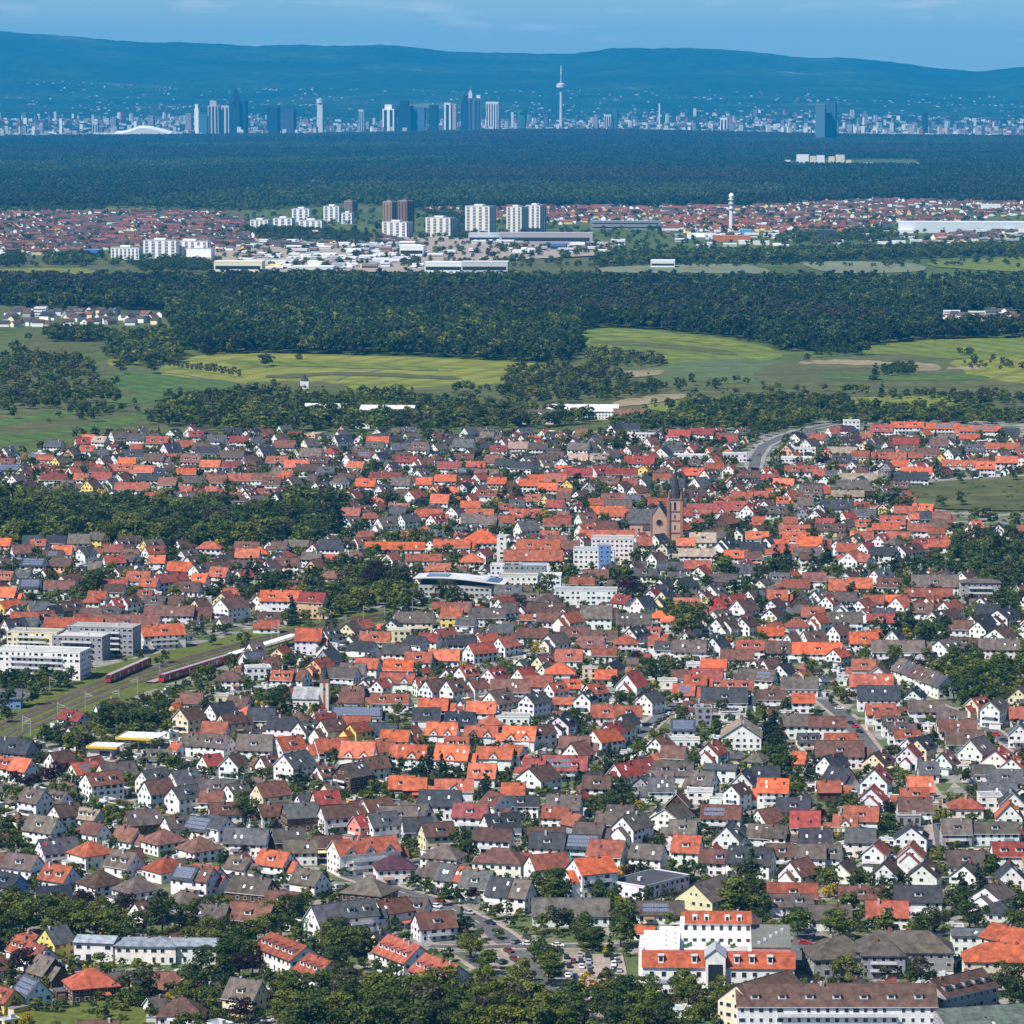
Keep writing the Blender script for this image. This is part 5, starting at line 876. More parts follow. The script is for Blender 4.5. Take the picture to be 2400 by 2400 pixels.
mb = MB(); mb.box(36.02, 49, 10.01, 44, -.3, 9.8, WALL, (0.62,0.30,0.26), False); mb.box(36.0, 49.2, 9.8, 44.2, 9.8, 10.1, PAVE, (0.16,0.165,0.145)); mb.obj('grey_flat_roof', r)
mb = MB(); mb.prism_x([(-.6,6.5),(2.6,9.0),(9.0,9.2),(10,6.6)], -.4, 20.5, ROOF, OB); mb.prism_x([(-.6,6.5),(2.6,9.0),(9.0,9.2),(10,6.6)], 27.5, 50.4, ROOF, OB); mb.obj('front_roof', r)
mb = MB(); mb.prism_x([(35.4,11.5),(37.6,13.3),(44,13.4),(46,11.6)], 13.5, 36.3, ROOF, OB); mb.obj('rear_roof', r)
mb = MB(); mb.prism_y([(20.7,0),(27.3,0),(27.3,9.4),(24,11.2),(20.7,9.4)], -1.6, 9.9, WALL, W0); e = mb.obj('entrance_bay', r)
mb = MB(); mb.prism_y([(20.3,9.2),(24,11.25),(27.7,9.2),(27.7,9.45),(24,11.5),(20.3,9.45)], -2.0, 10, METAL, (.35,.36,.38)); mb.obj('bay_roof', e)
mb = MB(); mb.box(21.6, 26.4, -1.75, -1.61, .2, 7.6, GLASS, (0,0,0)); mb.obj('bay_glazing', e)
mb = MB()
for i in range(5): mb.box(-1.6, -.02, 12+6*i, 12.5+6*i, -.3, 9.5-.3*i, WALL, W0)
mb.obj('buttress_walls', r)
mb = MB(); mb.box(2, 14, -5, -.02, -.3, 3.4, WALL, W0); mb.box(1.8, 14.2, -5.2, -.02, 3.4, 3.7, METAL, (.22,.24,.26)); mb.obj('shop_annex', r)
for xx in [3,7,11,15,18.5,30,33.5,37,41,45,48]:
    mesh_obj('window', window_mesh(1.6,1.4)[1], r, (xx,-.01,4.9)); mesh_obj('window', window_mesh(2.2,2.0)[1], r, (xx,-.01,1.8))
for xx in [6, 17, 31, 36, 42]:
    d = MB(); d.prism_x([(.6,7.4),(2.6,9.2),(.6,9.2)][::-1], xx-.9, xx+.9, WALL, W0); d.box(xx-1.1, xx+1.1, .3, 3.1, 9.2, 9.35, METAL, (.5,.5,.5)); d.box(xx-.6, xx+.6, .54, .59, 7.9, 9.0, GLASS, (0,0,0)); d.obj('dormer', r)
for xx in [17, 21, 28, 32]:
    d = MB(); d.box(xx-.8, xx+.8, 36.2, 38, 11.9, 13.4, WALL, W0); d.box(xx-.5, xx+.5, 36.15, 36.19, 12.2, 13.1, GLASS, (0,0,0)); d.obj('dormer', r)
for xx in range(14, 36, 3): mesh_obj('window', window_mesh(1.4,1.4)[1], r, (xx, 35.99, 10.4))
for i in range(8): d = MB(); d.box(7+(i%2)*3, 7.8+(i%2)*3, 13+3.7*i, 13.9+3.7*i, 9.4, 10.0, METAL, (.45,.45,.45)); d.obj('roof_vent', r)

for i in range(6): d = MB(); d.box(-.3, 5.2, 12.5+5.4*i, 13.0+5.4*i, 7.4, 9.0, WALL, W0); d.obj('terrace_partition', r)
for i in range(6): mesh_obj('window', window_mesh(2.0,1.6)[1], r, (4.99, 15.2+5.0*i, 8.4), -math.pi/2)
for xx in range(14, 36, 3): mesh_obj('window', window_mesh(1.5,1.0)[1], r, (xx, 29.99, 8.35))
d = MB(); d.box(13, 24, 12, 20, 7.61, 7.66, PAVE, (.33,.22,.15)); d.box(26, 35, 13, 26, 7.61, 7.66, PAVE, (.45,.43,.40)); d.obj('roof_deck', r)
d = MB(); d.box(12, 36, 10.1, 10.4, 7.6, 8.5, METAL, (.25,.26,.28)); d.box(24.6, 24.9, 10.5, 29.9, 7.6, 8.6, WALL, W0); d.obj('railing', r)
for i in range(9): d = MB(); a_, b_ = 13.5+(i*7.3) % 21, 22+(i*2.9) % 7; d.box(a_, a_+.9, b_, b_+.9, 7.67, 8.5, METAL, (.06,.12,.05)); d.obj('planter', r)
for i in range(5): d = MB(); d.box(38+2*(i % 5), 38.9+2*(i % 5), 14+5*i, 15+5*i, 10.11, 10.7, METAL, (.55,.55,.55)); d.obj('roof_vent', r)
# sandstone church
RED, BUF = (0.33,0.16,0.11), (0.50,0.32,0.24); SLATE = (0.055,0.055,0.068)
x, y = G(1582, 1276); r = root('church', x, y, R(-4)); tag(r, 'red sandstone church with tall dark needle spire and slate nave roof', 'church')
OCC += [(x, y, 9), (x-12, y+6, 10), (x-24, y+12, 10), (x+6, y+10, 8)]
mb = MB(); mb.box(-4.2,4.2,-4.2,4.2,-.3,30,WALL,BUF,False)
for sx in (-1,1):
    for sy in (-1,1): mb.box(sx*4.3-.9, sx*4.3+.9, sy*4.3-.9, sy*4.3+.9, -.3, 29, WALL, RED)
for z in (8, 16, 22, 29.6): mb.box(-4.6,4.6,-4.6,4.6,z,z+.6,WALL,RED)
tw = mb.obj('tower', r)
mb = MB()
for sx in (-1,1):
    for sy in (-1,1): mb.cyl(sx*4.0, sy*4.0, 30, 36, .9, .05, WALL, RED, 6)
mb.obj('pinnacle', tw)
mb = MB(); mb.cyl(0,0,30.2,50,4.0,.12,ROOF,SLATE,8); mb.bar((0,0,50),(0,0,53),.25,METAL,(.1,.1,.1)); mb.obj('spire', r)
for z, w, h in ((25.5,1.8,5.5),(18.5,1.2,3),(11.5,1.2,3.2)):
    for rot in (0, -math.pi/2):
        a, b_ = (0,-4.22) if rot == 0 else (-4.22,0); mesh_obj('louvre_window', window_mesh(w,h)[1], tw, (a,b_,z), rot)
mb = MB(); mb.prism_y([(-15.5,0),(-5,0),(-5,17),(-10.2,25),(-15.5,17)], -2.0, 26, WALL, BUF); mb.box(-21,-15.5,2,26,-.3,9,WALL,BUF,False); mb.box(-15.9,-15.1,-2.4,-1.2,-.3,20,WALL,RED); mb.obj('nave_front', r)
mb = MB(); mb.prism_y([(-16,16.5),(-10.2,25.1),(-4.5,16.5),(-4.5,16.9),(-10.2,25.6),(-16,16.9)], -1.6, 26.4, ROOF, SLATE); mb.prism_x([(1.6,9),(26,9),(26,12.5)], -21.4,-15.5, ROOF, SLATE); mb.obj('nave_roof', r)
mb = MB(); mb.box(-30,-15.6,12,26,-.3,12,WALL,BUF,False); mb.obj('transept_wall', r)
mb = MB(); mb.prism_x([(11.4,11.8),(19,20.5),(26.6,11.8),(26.6,12.2),(19,21),(11.4,12.2)],-31,-10,ROOF,(.09,.088,.10)); mb.obj('transept_roof', r)
mb = MB(); n = 16
ring = [(-10.2+2.0*math.cos(2*math.pi*i/n), -2.06, 14.5+2.0*math.sin(2*math.pi*i/n)) for i in range(n)]; mb.face(ring, GLASS, (0,0,0))
for i in range(n): a, b_ = ring[i], ring[(i+1)%n]; mb.bar((a[0],-2.1,a[2]),(b_[0],-2.1,b_[2]),.35,WALL,RED)
mb.obj('rose_window', r)
mb = MB(); mb.box(-12,-8.4,-2.3,-2.02,-.2,5.5,WALL,RED); mb.box(-11.3,-9.1,-2.36,-2.31,-.2,4.8,GLASS,(0,0,0)); mb.obj('portal', r)
for xx in (-28,-24,-20): mesh_obj('window', window_mesh(1.4,2.0)[1], r, (xx,11.99,8))
# small church
x, y = G(762, 1664); r = root('chapel', x, y, R(-8)); tag(r, 'small church with brick-striped tower, needle spire and pale grey nave roof', 'church')
OCC += [(x, y, 5), (x-8, y+2, 7)]
mb = MB(); mb.box(-2.1,2.1,-2.1,2.1,-.3,15,WALL,(.62,.55,.47),False); mb.box(-.5,.5,-2.2,-2.11,0,15,WALL,(.33,.12,.07)); mb.box(-2.3,2.3,-2.3,2.3,13.6,15.2,WALL,(.2,.1,.08)); tw = mb.obj('tower', r)
mb = MB(); mb.cyl(0,0,15.2,24,1.9,.06,ROOF,SLATE,8); mb.obj('spire', r)
mb = MB(); mb.prism_x([(-4,-.3),(6,-.3),(6,6),(1,10.6),(-4,6)],-15,-2.2,WALL,(.7,.67,.6)); mb.obj('nave_wall', r)
mb = MB(); mb.prism_x([(-4.5,5.6),(1,10.65),(6.5,5.6),(6.5,5.9),(1,11),(-4.5,5.9)],-15.4,-2.3,ROOF,(.30,.31,.31)); mb.obj('nave_roof', r)
for xx in (-12.5,-9.5,-6.5): mesh_obj('window', window_mesh(1.1,2.0)[1], r, (xx,-4.01,3.2))
mesh_obj('window', window_mesh(1.1,2.0)[1], tw, (0,-2.22,10.5))
# white onion-capped tower beyond the town
x, y = G(714, 930); r = root('white_tower', x, y); tag(r, 'small white tower with dark cap rising from the trees below the meadow', 'tower')
mb = MB(); mb.box(-4,4,-4,4,-.3,15,WALL,WHITE,False); mb.obj('shaft', r); mb = MB(); mb.cyl(0,0,15,18,4.2,3.0,ROOF,(.06,.06,.07),8); mb.cyl(0,0,18,22,2.2,.3,ROOF,(.06,.06,.07),8); mb.obj('cap', r)
mesh_obj('window', window_mesh(2.0,2.0)[1], r, (0,-4.01,10))

# petrol station
FT = (0,1540); YEL = (.72,.50,.03)
def canopy(u, v, L, W, yaw, label, z=5.0, shop=False):
    x, y = G(u, v); r = root('petrol_station_canopy', x, y, R(yaw)); tag(r, label, 'canopy', 'petrol station canopies'); OCC.append((x, y, L*.55))
    mb = MB(); mb.box(-L/2,L/2,-W/2,W/2,z,z+.35,METAL,(.55,.56,.58))
    for i in range(4): mb.box(-L/2+.6+i*L/4, -L/2+L/4-.4+i*L/4, -W/2+.8, W/2-.8, z+.351, z+.45, METAL, (.78,.80,.82))
    mb.obj('roof', r)
    mb = MB(); mb.box(-L/2-.15,L/2+.15,-W/2-.15,-W/2-.01,z-.35,z+.75,METAL,YEL); mb.obj('yellow_fascia', r)
    mb = MB(); mb.box(-L/2-.15,-L/2-.01,-W/2-.01,W/2,z-.35,z+.75,METAL,YEL); mb.obj('yellow_fascia', r)
    for a in (-L*.35, 0, L*.35):
        for b_ in (-W*.3, W*.3): mb = MB(); mb.box(a-.2,a+.2,b_-.2,b_+.2,0,z,METAL,(.5,.5,.5)); mb.obj('post', r)
    if shop: mb = MB(); mb.box(-L*.46,L*.3,-W*.4,W*.4,0,z-.4,WALL,(.55,.54,.52)); o = mb.obj('shop', r); mb = MB(); mb.box(-L*.1,L*.25,-W*.4-.05,-W*.4-.01,.4,3,GLASS,(0,0,0)); mb.obj('shop_window', o)
    else:
        for a in (-L*.2, L*.2): mb = MB(); mb.box(a-.5,a+.5,-.4,.4,0,1.8,METAL,(.6,.1,.08)); mb.obj('fuel_pump', r)
canopy(*Z(FT,1000,930), 14, 13, -12, 'yellow-edged canopy over the grey station shop, front one', 4.6, True)
canopy(*Z(FT,1340,860), 19, 18, -12, 'larger yellow-edged canopy over the petrol pumps, rear one', 5.6)
# excavator
x, y = G(*Z(FT,650,1000)); r = root('excavator', x, y, R(20)); tag(r, 'orange excavator beside the construction pit near the petrol station', 'excavator')
mb = MB(); mb.box(-1.9,1.9,-1.3,-.7,.68,1.5,METAL,(.03,.03,.03)); mb.obj('crawler_track', r); mb = MB(); mb.box(-1.9,1.9,.7,1.3,.68,1.5,METAL,(.03,.03,.03)); mb.obj('crawler_track', r)
mb = MB(); mb.box(-2,1.6,-1.2,1.2,1.5,2.7,METAL,(.65,.22,.02)); bd = mb.obj('body', r); mb = MB(); mb.box(.2,1.7,-1.2,-.1,2.7,3.9,GLASS,(0,0,0)); mb.obj('cab', bd)
mb = MB(); mb.bar((1.2,.3,2.4),(3.4,.3,5.6),.5,METAL,(.65,.22,.02)); mb.bar((3.4,.3,5.6),(5.4,.3,3.0),.4,METAL,(.65,.22,.02)); bo = mb.obj('boom', r); mb = MB(); mb.box(5,5.9,-.2,.8,2.0,3.1,METAL,(.1,.1,.1)); mb.obj('bucket', bo)
# flag
x, y = G(*Z((0,1820),440,830)); r = root('flagpole', x, y); tag(r, 'red and white flag on a pole before the grey-roofed house at left', 'flag')
mb = MB(); mb.cyl(0,0,-.2,9,.07,.05,METAL,(.7,.7,.7),8); mb.obj('pole', r); mb = MB(); mb.prism_y([(-.1,6.4),(0,8.8),(-2.0,8.2),(-1.4,6.6)],-.02,.02,METAL,(.62,.03,.05)); f_ = mb.obj('flag_cloth', r)
mb = MB(); mb.prism_y([(-.05,4.6),(-.1,6.38),(-1.4,6.55),(-1.0,4.8)],-.02,.02,METAL,(.8,.8,.8)); mb.obj('white_stripe', f_)

# trains
def train(p0, p1, n, label):
    a, b_ = Vector(G(*p0)), Vector(G(*p1)); d = (b_-a); yw = math.atan2(d.y, d.x); Lc = d.length/n
    r = root('train', a.x, a.y, yw, .56); tag(r, label, 'train', 'red trains')
    for i in range(n):
        x0, x1 = i*Lc+.25, (i+1)*Lc-.25; mb = MB(); nose = 1.6 if i == 0 else 0
        mb.prism_y([(x0,.5),(x1,.5),(x1,3.7),(x0+nose,3.7),(x0,2.4)], -1.45, 1.45, METAL, (.42,.025,.03)); c = mb.obj('carriage', r)
        mb = MB(); mb.box(x0+nose+.6,x1-.3,-1.2,1.2,3.7,3.95,METAL,(.33,.31,.31)); mb.obj('roof_panel', c)
        mb = MB(); mb.box(x0+2.2,x1-1.2,-1.49,-1.451,1.9,2.8,GLASS,(0,0,0)); mb.obj('window_strip', c)
        mb = MB(); mb.box(x0+2.2,x1-1.2,1.451,1.49,1.9,2.8,GLASS,(0,0,0)); mb.obj('window_strip', c)
        for q in (.3, .7): mb = MB(); xq = x0+(x1-x0)*q; mb.box(xq-.65,xq+.65,-1.53,-1.491,.7,2.9,METAL,(.72,.70,.68)); mb.obj('door', c)
        for q in (.15, .85): mb = MB(); xq = x0+(x1-x0)*q; mb.box(xq-1.3,xq+1.3,-1.1,1.1,0,.49,METAL,(.03,.03,.03)); mb.obj('bogie', c)
    mb = MB(); mb.prism_y([(.10,2.45),(1.7,3.65),(1.62,3.72),(.02,2.52)],-1.2,1.2,GLASS,(0,0,0)); mb.obj('windscreen', r)
train((252,1603),(349,1560), 3, 'red railcar train on the left track below the apartment blocks')
train((377,1602),(560,1545), 4, 'longer red train standing at the platform right of the first')
# platform and long roof
o, _ = ribbon('platform', [(352,1603),(470,1562),(690,1497)], 4.5, FM['pv'], 1.0, h=.9)
pq = [Vector(G(*p)) for p in ((545,1553),(692,1507))]; d = pq[1]-pq[0]; r = root('platform_roof', pq[0].x, pq[0].y, math.atan2(d.y, d.x)); tag(r, 'long white platform roof beside the railway station house', 'platform roof')
mb = MB(); mb.box(0,d.length,-2.6,2.6,4.6,4.9,METAL,(.78,.78,.78)); mb.obj('roof', r)
for i in range(9): mb = MB(); a = 3+i*(d.length-6)/8; mb.box(a-.12,a+.12,-.12,.12,0.9,4.6,METAL,(.3,.3,.3)); mb.obj('post', r)
# catenary masts
cm_ = MB(); cm_.cyl(0,0,-.2,8.5,.16,.12,METAL,(.42,.43,.42),8); pole_me = cm_.mesh('pole')
cm_ = MB(); cm_.bar((0,0,7.6),(4.2,0,6.6),.14,METAL,(.42,.43,.42)); cm_.bar((0,0,6.2),(3.6,0,6.2),.12,METAL,(.42,.43,.42)); cm_.bar((0,0,8.3),(3,0,6.9),.08,METAL,(.42,.43,.42)); arm_me = cm_.mesh('arm')
MASTS = [(Z(FT,215,715),1),(Z(FT,545,592),1),(Z(FT,805,492),1),(Z(FT,1125,465),-1),(Z(FT,1300,352),-1),(Z(FT,640,640),-1),(Z(FT,290,752),-1),(Z(FT,1510,200),-1),(Z(FT,470,345),1),(Z3((600,1140),480,1030),1),(Z3((600,1140),680,1085),-1),(Z3((600,1140),810,1012),1),(Z3((600,1140),972,1022),-1),(Z3((600,1140),1180,945),1),(Z3((600,1140),120,1170),1),(Z3((600,1140),170,1150),1)]
lab = []
for (p, sd_) in MASTS:
    x, y = G(*p); r = root('catenary_mast', x, y, R(-18) if sd_ > 0 else R(162)); tag(r, None, 'mast', 'railway catenary masts'); mesh_obj('pole', pole_me, r); mesh_obj('arm', arm_me, r); lab.append((r, 'slim grey railway catenary mast', *p))
label_all(lab)

# cars
CC = dict(k=(.02,.02,.022), w=(.75,.75,.75), s=(.38,.39,.40), g=(.13,.135,.14), r=(.42,.02,.02), b=(.03,.06,.25), m=(.16,.03,.03), n=(.02,.025,.06))
CN = dict(k='black', w='white', s='silver', g='grey', r='red', b='blue', m='maroon', n='navy')
_CM = {}
def car_meshes(c):
    if c not in _CM:
        mb = MB(); mb.prism_y([(-2.15,.32),(2.1,.32),(2.15,.75),(1.3,.92),(-2.0,.95),(-2.15,.7)],-.88,.88,METAL,CC[c]); body = mb.mesh('body')
        mb = MB(); mb.prism_y([(-1.75,.93),(1.15,.91),(.45,1.42),(-1.25,1.42)],-.76,.76,GLASS,(0,0,0)); cab = mb.mesh('cabin_glass')
        mb = MB(); mb.box(-1.2,.42,-.74,.74,1.425,1.49,METAL,CC[c]); rf = mb.mesh('roof_panel')
        _CM[c] = (body, cab, rf)
    return _CM[c]
mb = MB(); mb.v = []; 
for i in range(12):
    a0, a1 = 2*math.pi*i/12, 2*math.pi*(i+1)/12; p = lambda a, y_: (.32*math.cos(a), y_, .32*math.sin(a))
    mb.face([p(a0,-.1),p(a1,-.1),p(a1,.1),p(a0,.1)], METAL, (.015,.015,.015))
mb.face([(.32*math.cos(2*math.pi*i/12),-.1,.32*math.sin(2*math.pi*i/12)) for i in range(12)], METAL, (.1,.1,.1)); mb.face([(.32*math.cos(-2*math.pi*i/12),.1,.32*math.sin(-2*math.pi*i/12)) for i in range(12)], METAL, (.1,.1,.1))
wheel_me = mb.mesh('wheel')
CARS = []
def car(u, v, yaw, c, where):
    x, y = G(u, v, .7)
    r = root('car', x, y, R(yaw), .60 if where == 'lot' else .32); tag(r, None, 'car', {'lot': 'cars in the car park', 'road': 'cars on the streets'}[where])
    body, cab, rf = car_meshes(c); mesh_obj('body', body, r); mesh_obj('cabin_glass', cab, r); mesh_obj('roof_panel', rf, r)
    for a in (-1.35, 1.35):
        for b_ in (-.80, .80): mesh_obj('wheel', wheel_me, r, (a, b_, .32))
    NOGO.append((x, y, 4)); CARS.append((r, f'{CN[c]} parked car' if where == 'lot' else f'{CN[c]} car in the street', u, v))
for x, y, c in [(1480,665,'k'),(1545,705,'m'),(1605,645,'s'),(1680,648,'k'),(1505,750,'k'),(1615,705,'n'),(1620,755,'w'),(1690,710,'s'),(1695,755,'g'),(1705,805,'k'),(1490,840,'w'),(1560,845,'b'),(1635,850,'w'),(1545,915,'k'),(1725,910,'m'),(1915,680,'k'),(1925,730,'w'),(1920,770,'w'),(1965,700,'g'),(1980,790,'s')]:
    car(*Z(Mt,x,y), 90+random.uniform(-4,4), c, 'lot')
for x, y, c, a in [(280,125,'r',-35),(565,240,'s',-38),(760,335,'n',-42),(1000,515,'g',60),(935,600,'m',-50),(985,675,'m',-60),(1400,548,'w',0),(1340,905,'k',20),(1390,920,'k',10),(710,850,'m',-35),(880,705,'k',60),(255,180,'w',-35),(1120,535,'w',0),(1750,560,'k',0)]: car(*Z(Mt,x,y), a, c, 'road')
for x, y, c, a in [(300,625,'k',-60),(340,660,'r',-60),(380,705,'k',-60),(1540,640,'w',-50),(1665,735,'r',-50),(1615,760,'k',-50),(1740,785,'n',-50),(1800,835,'s',-50),(1880,905,'k',-50),(190,485,'w',0)]: car(*Z((1920,1540),x,y), a, c, 'road')
for x, y, c, a in [(430,600,'k',60),(460,585,'g',60),(490,560,'k',60),(520,540,'w',60),(560,500,'k',60),(590,480,'n',60),(400,630,'k',60),(370,660,'s',60)]: car(*Z((1440,1540),x,y), a, c, 'road')
for x, y, c, a in [(590,1255,'w',5),(1180,635,'w',0),(1240,640,'k',0)]: car(*Z(L_,x,y), a, c, 'road')
for x, y, c, a in [(1795,525,'r',0),(1850,620,'w',70),(20,690,'w',90),(10,780,'k',90)]: car(*Z(N_,x,y), a, c, 'road')
for x, y, c, a in [(990,965,'w',0),(1070,960,'k',70),(1290,410,'n',10),(1560,330,'s',40),(1590,300,'w',40),(1640,290,'s',40),(1690,280,'g',40),(1440,380,'s',10),(1570,390,'w',10),(1620,350,'n',30)]: car(*Z(FT,x,y), a, c, 'road')
for x, y, c, a in [(1865,1050,'k',75),(1820,1000,'n',60),(1800,1085,'w',70),(1900,950,'s',50)]: car(*Z3((1200,740),x,y), a, c, 'road')
label_all(CARS)

# ------------------------------------------------------------------ drop near-duplicates, then fill the gaps as the town is filled
kept = []
for s in HOUSES:
    if any((s['x']-q['x'])**2+(s['y']-q['y'])**2 < 20 for q in kept): continue
    if any((s['x']-x)**2+(s['y']-y)**2 < (0.75*r+2)**2 for x, y, r in OCC): continue
    kept.append(s)
HOUSES = kept
for s in HOUSES: occupy(s)
# green zones without houses, in photo pixels on the ground
PARKS = [[(-200,1190),(240,1185),(420,1200),(560,1215),(660,1195),(800,1165),(815,1260),(700,1300),(560,1292),(330,1290),(200,1280),(-200,1310)],
         [(640,1440),(760,1330),(930,1330),(1000,1400),(960,1440),(850,1460),(700,1510)],
         [(-200,2105),(60,2110),(330,2160),(470,2200),(400,2215),(180,2212),(-200,2250)],
         [(650,2400),(720,2330),(900,2310),(1150,2330),(1400,2350),(1500,2345),(1560,2400),(1500,2700),(600,2700)],
         [(2120,1130),(2600,1100),(2600,1260),(2230,1250),(2140,1200)],[(2110,1330),(2240,1270),(2600,1260),(2600,1420),(2400,1400),(2260,1360)],
         [(2170,1560),(2300,1530),(2420,1560),(2420,1650),(2290,1680),(2200,1640)],[(480,2200),(600,2160),(720,2200),(860,2220),(870,2310),(620,2340),(520,2300)],
         [(2040,1385),(2130,1340),(2180,1420),(2120,1480),(2040,1450)],[(1220,2080),(1400,2120),(1420,2230),(1330,2330),(1200,2300),(1080,2330),(1050,2230)],
         [(-200,1560),(60,1540),(160,1600),(120,1660),(-200,1760)],[(160,1730),(300,1660),(420,1660),(390,1720),(200,1770)]]
VERGE = [(-160,1760),(0,1660),(230,1552),(480,1496),(700,1440),(900,1414),(1020,1425),(860,1480),(560,1565),(330,1640),(60,1745),(-160,1850)]
def zone(u, v):
    if v < 1150: return ('YBGDMTOC', (20,18,14,12,16,12,4,3)) if u < 1200 else ('YBGDMTOC', (18,14,12,9,16,18,7,5))
    if v < 1330 and u > 900: return ('YBGDMTOC', (12,10,7,7,20,28,9,5))
    if v < 1560 and u < 700: return ('YBGDMTOC', (18,18,12,8,18,18,5,4))
    if u < 1000 and v > 1800: return ('YBGDMTO', (30,20,12,8,14,10,4))
    return ('YBGDMTOC', (22,16,12,10,16,15,4,4))
GRID = {}
def gadd(x, y, r): GRID.setdefault((int(x//30), int(y//30)), []).append((x, y, r))
def gfree(x, y, r):
    a, b_ = int(x//30), int(y//30)
    for i in (a-1, a, a+1):
        for j in (b_-1, b_, b_+1):
            for q in GRID.get((i, j), ()):
                if (q[0]-x)**2+(q[1]-y)**2 < (q[2]+r)**2: return False
    return True
for t in TREES: gadd(t[0], t[1], min(3.0, t[2]*.2))
for q in OCC: gadd(*q)
for q in NOGO: gadd(*q)
def marks(s, sp=False):
    c, n = math.cos(s['yaw']), math.sin(s['yaw']); out = [(PX(s['x'], s['y'], s['zr']*0.85), s['y'])]
    near = PX(s['x'], s['y'])[1] > 1450
    def at(lx, ly, z): X, Y = s['x']+lx*c-ly*n, s['y']+lx*n+ly*c; out.append((PX(X, Y, z), Y))
    for f in ((-.4, -.2, 0, .2, .4) if sp else (-.25, .25)): at(f*s['L'], -s['W']/2, s['h']*(.45 if near or sp else .9)); at(f*s['L'], -s['W']/4, s['h']+s['W']*.25*s['tp'])
    if abs(s['yaw']) > .25: at((-1 if s['yaw'] > 0 else 1)*s['L']/2, 0, s['h']*(.5 if near else .9))
    return out
MARKS = [m_ for s in HOUSES for m_ in marks(s)] + [m_ for s, _ in SPEC for m_ in marks(s, True)] + [((1506+i*30,2290),1290) for i in range(12)] + [((1506+i*30,2200),1300) for i in range(12)] + [((240,1765),1730),((260,1750),1730),((340,1735),1760),((380,1730),1760),((310,1740),1760)] + [((290,1740),1740),((763,1640),1840),((1070,1360),2220),((1560,1240),2500),((1590,1260),2500),((1540,1250),2500),((290,1585),1900),((420,1585),1900),((1170,1300),2330),((1390,1400),2230)]
MARKS += [(PX(t[0], t[1], t[2]*f), t[1]) for t in TREES for f in (.5, .8)]
MG = {}
for (u, v), d in MARKS: MG.setdefault((int(u//60), int(v//60)), []).append((u, v, d))
def hides(u0, u1, v0, v1, d):
    for i in range(int(u0//60), int(u1//60)+1):
        for j in range(int(v0//60), int(v1//60)+1):
            for (u, v, dd) in MG.get((i, j), ()):
                if u0 < u < u1 and v0 < v < v1 and dd > d+3: return True
    return False
rf_ = random.Random(99); TOWNG = [G(u, v) for u, v in TOWN]; seed = 20000; INF = 0
for _ in range(26000):
    Y = 1190+ (3230-1190)*rf_.random()**0.85; X = rf_.uniform(-0.150, 0.150)*Y
    u, v = PX(X, Y)
    if not inpoly(u, v, TOWN) or inpoly(u, v, VERGE) or any(inpoly(u, v, p) for p in PARKS): continue
    small = rf_.random() < (0.35 if v > 1500 else 0.15)
    L, W = (rf_.uniform(5, 7.5), rf_.uniform(4.5, 6)) if small else (rf_.uniform(7.5, 16), rf_.uniform(6.8, 11))
    if not gfree(X, Y, W*0.62+ (0.8 if small else (2.2 if v > 1480 else 2.9))): continue
    h = 2.6 if small else rf_.choice((3, 4, 5, 5.5, 6, 6.5)); letters, wts = zone(u, v)
    rf = rf_.choices(letters, wts)[0]; fl = ''
    if small and rf_.random() < .6: rf, fl = rf_.choice('LGZ'), 'f'
    elif not small and rf_.random() < .05: rf, fl = 'L', 'f'
    elif rf_.random() < .07: fl = 'h'
    elif rf_.random() < .05: fl = 's'
    rot45 = u < 1050 and v > 1560
    yw = rf_.choice((42, -42, 48, 38)) if rot45 else rf_.choice((-4, -8, -15, 60, 70, 50, 65, 75, 55, 40))
    yw += rf_.uniform(-6, 6)
    zr = h+W/2*0.93; uu, vt = PX(X, Y, zr); _, vb = PX(X, Y, 0); hw = L*0.5*F_PX/Y
    if hides(uu-hw-3, uu+hw+3, vt-3, vb, Y): continue
    seed += 1
    s = make_spec(uu, vt, yw, L, W, h, rf, rf_.choices('wcgyok', (70, 13, 5, 3, 4, 4))[0], fl, seed, False)
    s['x'], s['y'] = X, Y
    HOUSES.append(s); INF += 1
    n = max(1, int(L/max(5, W*0.8)))
    for i in range(n): t_ = (i+.5)/n-.5; gadd(X+math.cos(s['yaw'])*t_*L, Y+math.sin(s['yaw'])*t_*L, W*0.62)
print('houses', len(HOUSES), 'infill', INF)
# the 300 that show largest are things of their own, the rest one mass
def in_frame(s): u, v = PX(s['x'], s['y'], s['zr']*.6); return -20 < u < 2420 and v < 2420
HOUSES.sort(key=lambda s: -(s['L']*(s['h']+s['W']*.4)+ (30 if s['given'] else 0))/s['y']**2 * (1 if in_frame(s) else 0.02))
lab = []; big = MB()
for i, s in enumerate(HOUSES):
    if i < 300:
        r = emit_house(s, 'house' if s['L'] > 7.6 else 'shed'); tag(r, None, 'house', 'houses of the near town'); lab.append((r, house_look(s), *PX(s['x'], s['y'], s['zr']*.6)))
    else: merge_house(big, s)
label_all(lab)
